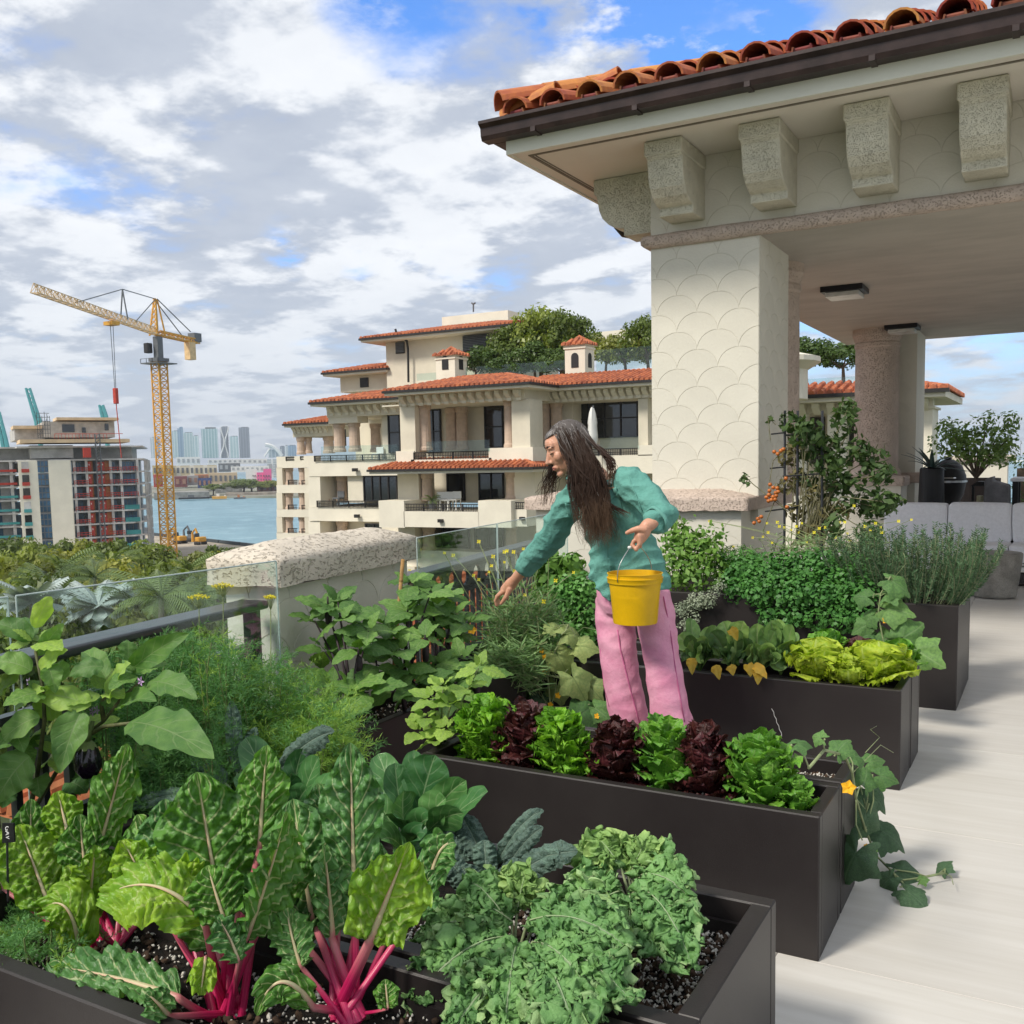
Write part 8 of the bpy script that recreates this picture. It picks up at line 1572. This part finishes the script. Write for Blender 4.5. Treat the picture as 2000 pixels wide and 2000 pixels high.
def loft(mb, secs, n=28, e=.85):
    """secs: (centre, lateral vector, half width, depth vector, half depth)"""
    V = []
    for c, l, a, d, b in secs:
        for k in range(n):
            t = 2 * math.pi * k / n; ca, sa = math.cos(t), math.sin(t); x = math.copysign(abs(ca) ** e, ca) * a; y = math.copysign(abs(sa) ** e, sa) * b; V.append(Vector(c) + Vector(l) * x + Vector(d) * y)
    m = len(secs); F = [(i * n + k, i * n + (k + 1) % n, (i + 1) * n + (k + 1) % n, (i + 1) * n + k) for i in range(m - 1) for k in range(n)] + [tuple(range(n))[::-1], tuple(range((m - 1) * n, m * n))]
    return mb.add(V, F)
def ball(mb, c, rx, ry=None, rz=None, M_=None, n=16):
    ry = ry or rx; rz = rz or rx; V = [(0, 0, -rz)]; 
    for j in range(1, 9):
        p = -math.pi / 2 + math.pi * j / 9
        for k in range(n): t = 2 * math.pi * k / n; V.append((rx * math.cos(p) * math.cos(t), ry * math.cos(p) * math.sin(t), rz * math.sin(p)))
    V.append((0, 0, rz)); F = [(0, 1 + (k + 1) % n, 1 + k) for k in range(n)] + [(1 + j * n + k, 1 + j * n + (k + 1) % n, 1 + (j + 1) * n + (k + 1) % n, 1 + (j + 1) * n + k) for j in range(7) for k in range(n)] + [(1 + 7 * n + k, 1 + 7 * n + (k + 1) % n, len(V) - 1) for k in range(n)]
    M_ = M_ or Matrix(); return mb.add([M_ @ (Vector(v) + Vector(c)) for v in V], F)
def limb(mb, pts, rs, n=14):
    mb.tube(pts, rs, n)
    for p, r_ in zip(pts, rs): ball(mb, p, r_ * .995, n=12)
    return mb
LS, RS = at(1232, 938, 3.87), at(1122, 968, 4.03); LAT = (LS - RS); LAT.z = 0; LAT.normalize(); FR = Vector((LAT.y, -LAT.x, 0))          # her left; the way her chest faces
if FR.dot(CAM - LS) < 0: FR = -FR
HLAT = Vector((.90, -.43, 0)).normalized(); HFR = Vector((-HLAT.y * -1, -HLAT.x, 0)).normalized()
if HFR.dot(CAM - LS) < 0: HFR = -HFR
pel = at(1232, 1150, 4.0); wai = at(1226, 1090, 4.0); che = at(1196, 1005, 3.98); uch = at(1176, 950, 3.96); nk = at(1146, 928, 3.96); hd = at(1108, 874, 3.94)
base = Vector((pel.x, pel.y, 0)); T = thing('person', 'woman with long greying dark hair in a teal shirt and pink jeans reaching into the plants with a yellow bucket in her hand', 'person', base)
T['label'] = 'long haired woman in teal shirt and pink jeans reaching into plants with yellow bucket'
# --- body: head, neck, torso, limbs and hands in one surface
Hf = (-RIGHT * .95 - FWD * .14 + Vector((0, 0, -.36))).normalized(); Hl = (Vector((0, 0, 1)).cross(Hf)).normalized(); Hl = (Hl + Vector((0, 0, .02))).normalized(); Hu = Hf.cross(Hl).normalized(); HM = Matrix(((Hf.x, Hl.x, Hu.x, hd.x), (Hf.y, Hl.y, Hu.y, hd.y), (Hf.z, Hl.z, Hu.z, hd.z), (0, 0, 0, 1)))
mb = MB()
ball(mb, (-.010, 0, .022), .098, .074, .092, HM, 24); ball(mb, (.022, 0, -.045), .062, .055, .070, HM, 20); ball(mb, (.045, 0, -.020), .048, .058, .060, HM, 18); ball(mb, (.066, 0, -.099), .020, .022, .018, HM); ball(mb, (.020, 0, -.085), .048, .046, .026, HM); ball(mb, (.070, 0, .035), .022, .052, .034, HM)
for s_ in (-1, 1):
    ball(mb, (.058, s_ * .042, -.022), .022, .018, .024, HM); ball(mb, (.0755, s_ * .032, .0045), .0125, .0155, .0105, HM); ball(mb, (.0805, s_ * .030, .0245), .011, .024, .008, HM); ball(mb, (-.005, s_ * .073, -.008), .018, .006, .030, HM); ball(mb, (.092, s_ * .0105, -.038), .010, .008, .008, HM)
for q in range(7): f = q / 6; ball(mb, (.082 + .025 * f, 0, .016 - .050 * f), .0090 + .0025 * f, .008 + .003 * f, .011, HM, 12)
ball(mb, (.083, 0, -.062), .012, .020, .007, HM); ball(mb, (.0815, 0, -.075), .012, .018, .0075, HM); ball(mb, (.076, 0, -.068), .014, .026, .016, HM)
limb(mb, [HM @ Vector((-.02, 0, -.05)), HM @ Vector((-.035, 0, -.10)), nk, nk.lerp(uch, .5)], [.052, .050, .056, .07])
loft(mb, [(uch, LAT, .15, FR, .085), (che, LAT, .145, FR, .10), (wai, HLAT, .13, HFR, .095), (pel, HLAT, .155, HFR, .105), (pel - Vector((0, 0, .10)), HLAT, .15, HFR, .10)])
Lh, Lk, La = at(1268, 1170, 3.95), at(1298, 1300, 3.90), Vector(at(1322, 1500, 3.93)); Rh, Rk, Ra = at(1202, 1185, 4.05), at(1212, 1310, 4.0), Vector(at(1238, 1490, 4.06)); La.z = .09; Ra.z = .09
for h, k_, a_ in ((Lh, Lk, La), (Rh, Rk, Ra)):
    limb(mb, [h, h.lerp(k_, .5), k_, k_.lerp(a_, .35), a_], [.085, .070, .052, .050, .036]); ball(mb, a_ + Vector((-.05, -.05, -.052)), .11, .045, .038, Matrix())
    limb(mb, [a_ + Vector((0, 0, -.045)), a_ + HFR * .08 + Vector((0, 0, -.055)), a_ + HFR * .15 + Vector((0, 0, -.062))], [.036, .034, .026])
# left arm and the gripping hand
Le, Lw = at(1297, 1008, 3.80), at(1263, 1027, 3.71); limb(mb, [LS, LS.lerp(Le, .5), Le, Le.lerp(Lw, .55), Lw], [.052, .044, .037, .034, .026])
HG = at(1240, 1066, 3.715); gx = (FWD * -1 + Vector((0, 0, 0))).normalized(); knk = at(1250, 1050, 3.70)
limb(mb, [Lw, Lw.lerp(knk, .5), knk], [.025, .031, .027])
for k in range(4):
    dd = FWD * (-.026 + .0185 * k); kn = at(1247 + 2 * k, 1047, 3.70) + dd; p1 = at(1248 + k, 1062 + 1.5 * k, 3.70) + dd; p2 = at(1241 + k, 1071 + (2, 2, 1, 0)[k], 3.70) + dd; p3 = at(1233 + k, 1064 + k, 3.70) + dd; p4 = at(1236 + k, 1057 + k, 3.70) + dd
    limb(mb, [kn, p1, p2, p3, p4], [.0125, .0105, .0098, .0090, .0082], 10)
limb(mb, [at(1258, 1034, 3.70) - FWD * .015, at(1245, 1033, 3.69) - FWD * .02, at(1234, 1036, 3.69) - FWD * .022, at(1223, 1041, 3.69) - FWD * .022], [.016, .0135, .0115, .0085], 10)
# right arm reaching down, fingers pinching among the leaves
Re, Rw = at(1072, 1052, 4.14), at(1006, 1132, 4.26); limb(mb, [RS, RS.lerp(Re, .5), Re, Re.lerp(Rw, .5), Rw], [.052, .045, .038, .034, .026])
pc = at(988, 1152, 4.29); limb(mb, [Rw, Rw.lerp(pc, .5), pc], [.026, .032, .030])
for k in range(4):
    o_ = FWD * (-.028 + .019 * k); kn = at(984 - 2 * k, 1154 + 1.5 * k, 4.29) + o_; limb(mb, [kn, at(973 - k, 1163 + k, 4.29) + o_, at(968 + 1.5 * k, 1173 - k * .3, 4.30) + o_, at(970 + 2 * k, 1182 - k, 4.30) + o_ * .8], [.0125, .0108, .0098, .0080], 10)
limb(mb, [at(996, 1150, 4.28) - FWD * .03, at(988, 1166, 4.28) - FWD * .035, at(979, 1178, 4.28) - FWD * .032], [.015, .012, .0088], 10)
r, V, N_ = remeshed(mb, .0034, 5, .5)
sk = bpy.data.materials.new('skin'); sk.use_nodes = True; t = NT(sk.node_tree); tc = t.n('ShaderNodeTexCoord').outputs['Object']
c = t.mix(t.ramp(t.noise(tc, 16, 4, .6), .3, .7), (0.54, 0.265, 0.165), (0.62, 0.335, 0.225)); c = t.mix(t.m('MULTIPLY', t.ramp(t.noise(tc, 160, 2, .5), .55, .7), .22), c, (0.30, 0.12, 0.07))
p = t.n('ShaderNodeBsdfPrincipled', Base__Color=c, Roughness=.48); p.inputs['Subsurface Weight'].default_value = .12; p.inputs['Subsurface Radius'].default_value = (.012, .005, .003); p.inputs['Subsurface Scale'].default_value = .5
bn = t.n('ShaderNodeBump', Height=t.noise(tc, 240, 3, .6), Strength=.18, Distance=.004); t.t.links.new(bn.outputs[0], p.inputs['Normal']); o = t.n('ShaderNodeOutputMaterial'); t.t.links.new(p.outputs[0], o.inputs[0])
BODY = finish('body', r, V, sk, T)
m_hair1, m_lash, m_lip = None, mat('lash dark', (.03, .018, .014), .7), mat('lip', (.40, .13, .10), .45, .1, 60)
def hp(x, y, z): return HM @ Vector((x, y, z))
for s_ in (-1, 1):
    mb = MB(); mb.tube([hp(.078, s_ * .017, .000), hp(.0885, s_ * .026, -.0025), hp(.0885, s_ * .036, -.0025), hp(.080, s_ * .047, .001)], [.0012, .0020, .0022, .0012], 6); mb.build('eyelashes', m_lash, T, smooth=True)
    mb = MB(); mb.tube([hp(.0915, s_ * .014, .028), hp(.0915, s_ * .028, .0335), hp(.083, s_ * .044, .031), hp(.072, s_ * .053, .025)], [.0022, .0034, .0030, .0012], 6); mb.build('eyebrow', m_lash, T, smooth=True)
for z, w_ in ((-.0640, .0027), (-.0725, .0032)):
    mb = MB(); mb.tube([hp(.083, -.022, -.0685), hp(.0918, -.010, z), hp(.0940, 0, z), hp(.0918, .010, z), hp(.083, .022, -.0685)], [.0012, w_, w_ * 1.05, w_, .0012], 8); mb.build('lip', m_lip, T, smooth=True)
# --- trousers
mb = MB(); Y3 = Vector((0, 0, 1))
def legsec(c, a, b): return (c, HLAT, a, HFR, b)
lk = lambda x, y, Y: at(x, y, Y)
loft(mb, [legsec(wai - Vector((0, 0, .02)), .155, .115), legsec(pel + Vector((0, 0, .03)), .168, .128), legsec(pel - Vector((0, 0, .06)), .170, .125), legsec(pel - Vector((0, 0, .11)), .155, .11)], e=.9)
for pts in (((1264, 1150, 3.96, .094), (1277, 1200, 3.94, .090), (1289, 1265, 3.92, .080), (1299, 1325, 3.91, .080), (1309, 1385, 3.91, .086), (1318, 1440, 3.92, .092), (1326, 1512, 3.93, .098)), ((1204, 1165, 4.04, .094), (1202, 1215, 4.02, .090), (1207, 1270, 4.0, .084), (1214, 1325, 4.0, .083), (1225, 1380, 4.01, .088), (1233, 1425, 4.03, .092), (1243, 1500, 4.05, .098))):
    S = []
    for x, y, Y, a in pts: c = at(x, y, Y); S.append(legsec(c, a, a * .98))
    l = S[-1]; S[-1] = (Vector((l[0].x, l[0].y, .03)), l[1], l[2], l[3], l[4]); loft(mb, S, e=.95)
r, V, N_ = remeshed(mb, .0075, 5, .5); k = np.abs(fnoise(V * np.array([1, 1, 2.6]), 4.2, 3)); k2 = fnoise(V, 9, 4); V += N_ * ((.5 - k) * .0055 + k2 * .002)[:, None]
m_pink = mat('washed pink denim', (0.74, 0.36, 0.48), .92, .14, 7, .22, 40, col2=(0.64, 0.24, 0.37), fine=.12, fs=420)
PANTS = finish('trousers', r, V, m_pink, T)
def seam(pts, nm, m, par, w_=.0028, off=.006):
    mb = MB(); P = [at(x, y, Y) for x, y, Y in pts]; mb.tube([tuple(q) for q in (bez(P, 24) if len(P) < 5 else P)], w_, 5); return mb.build(nm, m, par, smooth=True)
bvp = None
from mathutils.bvhtree import BVHTree
bvp = BVHTree.FromPolygons([tuple(v) for v in V], [tuple(q.vertices) for q in r.polygons])
def onp(x, y):
    d = ray(x, y).normalized(); h, n_, i, dist = bvp.ray_cast(CAM, d); return h - d * .001 if h else None
for pts in (((1296, 1165), (1303, 1200), (1311, 1245), (1317, 1290), (1323, 1330), (1330, 1370), (1337, 1410)), ((1206, 1230), (1212, 1270), (1222, 1310), (1232, 1350), (1243, 1390), (1250, 1415)), ((1170, 1240), (1172, 1290), (1180, 1340), (1190, 1380))):
    P = [p for p in (onp(x + o * .1, y) for (x, y) in pts for o in (0,)) if p]
    if len(P) > 2: mb = MB(); mb.tube(P, .0026, 5); mb.build('seam', mat('deep pink seam', (.62, .16, .33), .9), PANTS, smooth=True)
# --- shirt
mb = MB()
loft(mb, [(nk.lerp(uch, .25) + Vector((.01, 0, .0)), LAT, .075, FR, .075), (nk.lerp(uch, .75), LAT, .135, FR, .095), (uch.lerp(che, .35), LAT, .162, FR, .106), (che, LAT, .168, FR, .122), (at(1210, 1050, 3.99), (LAT + HLAT).normalized(), .165, (FR + HFR).normalized(), .132), (wai, HLAT, .170, HFR, .135), (at(1234, 1125, 4.0), HLAT, .178, HFR, .142), (at(1236, 1145, 4.0), HLAT, .176, HFR, .142)], e=.92)
limb(mb, [LS - LAT * .015 + Vector((0, 0, -.01)), LS.lerp(Le, .35), LS.lerp(Le, .7), Le + Vector((.005, 0, .0))], [.074, .068, .062, .058])
limb(mb, [Le, Le.lerp(Lw, .42)], [.058, .054])
limb(mb, [RS + LAT * .02, RS.lerp(Re, .5) + Vector((0, 0, .004)), Re + Vector((.01, 0, 0)), Re.lerp(Rw, .35), Re.lerp(Rw, .66)], [.078, .070, .066, .058, .052])
for px0, wd, y0, y1, Y in ((1180, 20, 1090, 1176, 3.845), (1172, 24, 1060, 1160, 3.86)):
    P = [at(px0 - wd, y0, Y), at(px0 + wd * .6, y0, Y - .01), at(px0 + wd * .5, y1, Y - .005), at(px0 - wd * .9, y1 - 26, Y)]; mb.add(P + [q + HFR * -.035 for q in P], [(0, 1, 2, 3), (7, 6, 5, 4), (0, 4, 5, 1), (1, 5, 6, 2), (2, 6, 7, 3), (3, 7, 4, 0)])
r, V, N_ = remeshed(mb, .0052, 4, .5); st_ = V @ np.array([[.8, .3, -.5], [.2, .9, .3], [.5, -.2, 1.5]])
k = np.abs(fnoise(st_, 4.6, 21)); k2 = np.abs(fnoise(V, 9.5, 22)); V += N_ * ((.45 - k) * .013 + (.4 - k2) * .008)[:, None]
m_shirt = mat('teal cotton', (0.135, 0.345, 0.290), .88, .08, 5, .6, 30, col2=(0.095, 0.275, 0.230))
SHIRT = finish('shirt', r, V, m_shirt, T); m_sh2 = mat('teal stitched cotton', (0.140, 0.360, 0.302), .88, .08, 8, .2, 420)
L0_ = wloc(T); bvh = BVHTree.FromPolygons([tuple(v) for v in V], [tuple(q.vertices) for q in r.polygons])
def onto(px, py, off=.003):
    """the point of the shirt that lies on a line of sight, lifted off the cloth"""
    d = ray(px, py).normalized(); h, n_, i, dist = bvh.ray_cast(CAM, d); 
    return (h + n_ * (off if n_.dot(d) < 0 else -off)) if h else at(px, py, 3.85)
def patch(nm, quad, m, off=.004, nu=9, nv=7, par=None):
    V = []; (a, b, c_, d_) = quad
    for j in range(nv):
        for i in range(nu): u, v = i / (nu - 1), j / (nv - 1); V.append(onto((a[0] * (1 - u) + b[0] * u) * (1 - v) + (d_[0] * (1 - u) + c_[0] * u) * v, (a[1] * (1 - u) + b[1] * u) * (1 - v) + (d_[1] * (1 - u) + c_[1] * u) * v, off))
    V = np.array([tuple(v) for v in V]); n = len(V); V2 = V + np.array(tuple(FR)) * -.006; F = np.concatenate([grid_faces(nu, nv), grid_faces(nu, nv)[:, ::-1] + n]); ids = np.arange(n).reshape(nv, nu); ring = np.concatenate([ids[0, :], ids[1:, -1], ids[-1, -2::-1], ids[-2:0:-1, 0]]); nx_ = np.roll(ring, -1); F = np.concatenate([F, np.stack([ring, ring + n, nx_ + n, nx_], -1)])
    return mk(nm, np.concatenate([V, V2]), F, m, par or SHIRT, smooth=True)
patch('pocket', ((1178, 976), (1208, 960), (1214, 996), (1186, 1008)), m_sh2, .005); patch('pocket_flap', ((1176, 968), (1206, 951), (1209, 966), (1180, 983)), m_sh2, .010); patch('sewn_label', ((1184, 946), (1197, 940), (1198, 945), (1185, 951)), mat('pale label', (.45, .55, .52), .8), .012, 5, 3)
patch('pocket', ((1104, 982), (1122, 986), (1128, 1006), (1110, 1006)), m_sh2, .005)
mb = MB(); mb.tube([onto(x, y, .002) for x, y in ((1168, 1020), (1178, 1045), (1184, 1070), (1187, 1095), (1188, 1120))], .0026, 6); mb.build('placket_edge', m_sh2, SHIRT, smooth=True)
mb = MB(); mb.tube([onto(x, y, .002) for x, y in ((1222, 915), (1232, 945), (1246, 975), (1256, 1000))], .0024, 6); mb.build('seam', m_sh2, SHIRT, smooth=True)
for a, b_, R0 in ((Le.lerp(Lw, .34), Le.lerp(Lw, .50), .0585), (Re.lerp(Rw, .60), Re.lerp(Rw, .70), .0535)):
    d = (b_ - a).normalized(); mb = MB(); mb.tube([a - d * .004, a, a.lerp(b_, .5), b_, b_ + d * .004], [R0 * .93, R0, R0 * 1.03, R0, R0 * .9], 26, cap=False); V_ = np.array([tuple(v) for v in mb.v]); V_ += np.stack([fnoise(V_, 16, 3), fnoise(V_, 16, 4), fnoise(V_, 16, 5)], -1) * .0035; mb.v = [tuple(v) for v in V_]; mb.build('rolled_cuff', m_sh2, SHIRT, smooth=True)
cA = HM @ Vector((-.035, 0, -.115)); mb = MB(); mb.tube([cA + HM.to_3x3() @ Vector((math.cos(a) * .066 + .012, math.sin(a) * .070, -.012 * math.cos(a))) for a in [math.pi * 2 * k / 24 for k in range(25)]], .014, 8, flat=.5); mb.build('collar', m_sh2, SHIRT, smooth=True)
# --- hair: scalp shell and several hundred wavy strands
hm = bpy.data.materials.new('greying hair'); hm.use_nodes = True; t = NT(hm.node_tree); TC = t.n('ShaderNodeTexCoord'); s_ = t.n('ShaderNodeSeparateXYZ', Vector=TC.outputs['UV'])
c = t.mix(t.ramp(s_.outputs[1], .04, .24), (0.105, 0.092, 0.086), (0.036, 0.019, 0.012)); c = t.mix(t.ramp(s_.outputs[1], .75, 1.0), c, (0.120, 0.072, 0.044))
c = t.mix(t.m('MULTIPLY', t.ramp(s_.outputs[0], .70, .76), t.ramp(s_.outputs[1], .50, .08)), c, (0.30, 0.285, 0.275)); p = t.n('ShaderNodeBsdfPrincipled', Base__Color=c, Roughness=.5); p.inputs['Specular IOR Level'].default_value = .18; o = t.n('ShaderNodeOutputMaterial'); t.t.links.new(p.outputs[0], o.inputs[0])
rs = np.random.RandomState(11); parts_ = []
def strand(P, r_, wav=.008, seed=0):
    s = bez(P, 30); v = np.linspace(0, 1, 30); f = rs.uniform(1.5, 2.7); ph = rs.uniform(0, 6.28, 3); a = wav * np.clip(v * 2.2 - .35, 0, 1)
    s = s + np.stack([np.sin(6.28 * f * v + ph[0]), np.sin(6.28 * f * v + ph[1]), .3 * np.sin(6.28 * f * v + ph[2])], -1) * a[:, None]
    V_, F_, U_ = tubeuv(s, r_ * (1 - .75 * v ** 2.5), 4, .6); U_ = U_.copy(); U_[:, 0] = rs.rand(); parts_.append((V_, F_, U_))
sc = lambda th, ph, k=1.0: HM @ Vector((-.010 + .101 * k * math.cos(ph) * math.cos(th), .079 * k * math.cos(ph) * math.sin(th), .024 + .096 * k * math.sin(ph)))
def locks(P, nchild, r0, r1, wav, spread):
    """a lock: strands that share one wave and drift apart toward the tip"""
    P = np.array([tuple(p) for p in P]); f = rs.uniform(1.4, 2.6); ph = rs.uniform(0, 6.28, 3); v = np.linspace(0, 1, 32)
    for c in range(nchild):
        o = rs.normal(size=3) * spread; Q = P + o[None] * np.linspace(.25, 1.0, len(P))[:, None]; Q[-1] += rs.normal(size=3) * spread * 1.2 + np.array([0, 0, rs.uniform(-.02, .05)]); s = bez(list(Q), 32); a = wav * np.clip(v * 2.0 - .35, 0, 1); k = f + rs.normal() * .12; p2 = ph + rs.normal(size=3) * .3
        s = s + np.stack([np.sin(6.28 * k * v + p2[0]), np.sin(6.28 * k * v + p2[1]), .3 * np.sin(6.28 * k * v + p2[2])], -1) * a[:, None] + np.stack([np.sin(40 * v + p2[1]), np.sin(37 * v + p2[0]), 0 * v], -1) * .0012
        V_, F_, U_ = tubeuv(s, rs.uniform(r0, r1) * (1 - .8 * v ** 3), 3, .7); U_ = U_.copy(); U_[:, 0] = rs.rand(); parts_.append((V_, F_, U_))
for i in range(130):                                                                       # near side and back of the scalp
    th, ph = rs.uniform(.35, math.pi * 1.0), rs.uniform(-.35, 1.5)
    if th < 1.0 and ph < .45 + (1.0 - th) * .9: continue
    w_ = rs.rand(); sgn = min(1, max(0, (th - .3) / 2.2)); x1 = 1106 + 82 * (.4 * w_ + .6 * sgn) + rs.normal() * 6; Yh = 3.83 - .035 * rs.rand(); ln = rs.uniform(.45, 1.0)
    k1 = sc(min(math.pi * .62, max(1.25, th)), -.25, 1.14); mid = at(x1, 930 + rs.normal() * 8, Yh); e = at(1130 + 54 * (.4 * w_ + .6 * sgn) + rs.normal() * 11 + (rs.rand() < .12) * 22, 960 + 108 * ln, Yh - .045 - .03 * rs.rand())
    locks([sc(th, ph), sc(th, ph, 1.12), k1, mid, (mid + e) / 2 + Vector((.012 * rs.normal(), -.015, 0)), e], 13, .0009, .0019, .017, .0042)
for i in range(70):                                                                       # far side, falling past the chin
    th, ph = rs.uniform(-2.6, -.7), rs.uniform(-.2, .9); root = sc(th, ph); e = at(1058 + rs.normal() * 10 + 16 * rs.rand(), 950 + rs.rand() * 40, 4.02); strand([tuple(root), tuple(sc(th, ph - .5, 1.2)), tuple(at(1078 + rs.normal() * 8, 920, 4.03)), tuple(e)], rs.uniform(.0014, .0026), .009)
for i in range(46):                                                                       # locks lifted over the shoulder
    root = sc(rs.uniform(2.2, 3.1), rs.uniform(-.4, .5)); e = at(1192 + rs.normal() * 7, 925 + rs.rand() * 32, 3.83); strand([tuple(root), tuple(at(1165, 885, 3.84)), tuple(at(1205 + rs.normal() * 6, 882 + rs.normal() * 4, 3.82)), tuple(e)], rs.uniform(.0015, .0028), .009)
for i in range(26): strand([tuple(at(1165, 960, 3.77)), tuple(at(1180, 985 + rs.normal() * 4, 3.765)), tuple(at(1205 + rs.normal() * 6, 992, 3.77)), tuple(at(1205 + rs.rand() * 30, 998 + rs.rand() * 14, 3.78))], .0016, .004)
for i in range(240):                                                                      # combed back from the brow over the crown
    th0 = rs.uniform(-.75, .85); root = sc(th0, .50 + .15 * abs(th0) + rs.uniform(-.04, .1), 1.015); a = sc(th0 + .2, 1.0, 1.07); b2 = sc(1.2 + .9 * rs.rand(), .75, 1.10); c2 = sc(1.5 + .8 * rs.rand(), -.1, 1.12); V4 = [tuple(root), tuple(a), tuple(b2), tuple(c2)]; s = bez(V4, 20); v = np.linspace(0, 1, 20); V_, F_, U_ = tubeuv(s, rs.uniform(.002, .0034) * (1 - .5 * v), 4, .6); U_ = U_.copy(); U_[:, 1] *= .35; U_[:, 0] = rs.rand(); parts_.append((V_, F_, U_))
V_, F_, U_ = joinparts(parts_); mk('hair', V_, F_, hm, T, U_, smooth=True)
mb = MB(); ball(mb, (-.016, 0, .030), .098, .078, .092, HM, 28); V_ = np.array([tuple(v) for v in mb.v]); inv = HM.inverted(); keep = [all((lambda q: (q.x < .055 and q.z > -.02) or q.z > .062 or q.x < -.02)(inv @ Vector(mb.v[i])) for i in f) for f in mb.f]; mb.f = [f for f, k_ in zip(mb.f, keep) if k_]
ho = mb.build('hair', hm, T, smooth=True)
# ------------------------------------------------------------ the yellow bucket she holds
bc = at(1240, 1122, 3.735); zb_ = at(1240, 1222, 3.66).z; ht = bc.z - zb_ + .008; B_ = Vector((bc.x, bc.y, zb_)); rT = .1145; T = thing('bucket', 'bright yellow plastic bucket with a wire handle hanging from her hand', 'bucket', B_)
pr = [(0, .004), (.088, .004), (.0905, 0), (.092, .006), (.1055, ht * .80), (.1058, ht * .805), (.1135, ht * .81), (.1155, ht * .90), (.1165, ht * .905), (.1165, ht * .915), (.1105, ht * .92), (.1125, ht * .985), (.115, ht * .99), (.115, ht), (.111, ht), (.1075, ht * .8), (.089, .012), (0, .010)]
mb = MB(); mb.lathe(pr, B_, 48); bo = mb.build('pail', mat('yellow plastic', (0.76, 0.45, 0.006), .42, .06, 6, .08, 60, spec=.35, fine=.10, fs=14), T, smooth=True); md = bo.modifiers.new('e', 'EDGE_SPLIT'); md.split_angle = R(40)
dv = Vector((-.25, -.97, 0)).normalized(); e1_, e2_ = B_ + dv * .117 + Vector((0, 0, ht * .86)), B_ - dv * .117 + Vector((0, 0, ht * .86)); tp_ = HG + Vector((0, 0, -.004))
mb = MB(); mb.tube([tuple(p) for p in bez([e1_, e1_ + Vector((0, 0, .07)) + dv * .015, tp_ + dv * .06 - Vector((0, 0, .025)), tp_ + dv * .035], 14)] + [tuple(tp_), tuple(tp_ - dv * .035)] + [tuple(p) for p in bez([tp_ - dv * .04 - Vector((0, 0, .004)), tp_ - dv * .07 - Vector((0, 0, .03)), e2_ + Vector((0, 0, .07)) - dv * .015, e2_], 14)], .0019, 7); mb.build('handle', mat('bright wire', (.45, .47, .46), .3, metal=.8), T, smooth=True)
mb = MB(); mb.tube([tp_ + dv * .042, tp_ - dv * .042], .0062, 10); mb.build('grip', m_white, T, smooth=True)
# ============================================================ sea haze
hz_m = bpy.data.materials.new('sea haze'); hz_m.use_nodes = True; t = NT(hz_m.node_tree)
pv = t.n('ShaderNodeVolumePrincipled', Density=0.00013); pv.inputs['Color'].default_value = (0.86, 0.92, 1.0, 1); pv.inputs['Anisotropy'].default_value = 0.2
o = t.n('ShaderNodeOutputMaterial'); t.t.links.new(pv.outputs[0], o.inputs['Volume'])
mb = MB(); mb.box(-5050, 5050, -950, 6550, WZ - 1.2, 190); tag(mb.build('haze', hz_m), None, None, None, 'stuff')
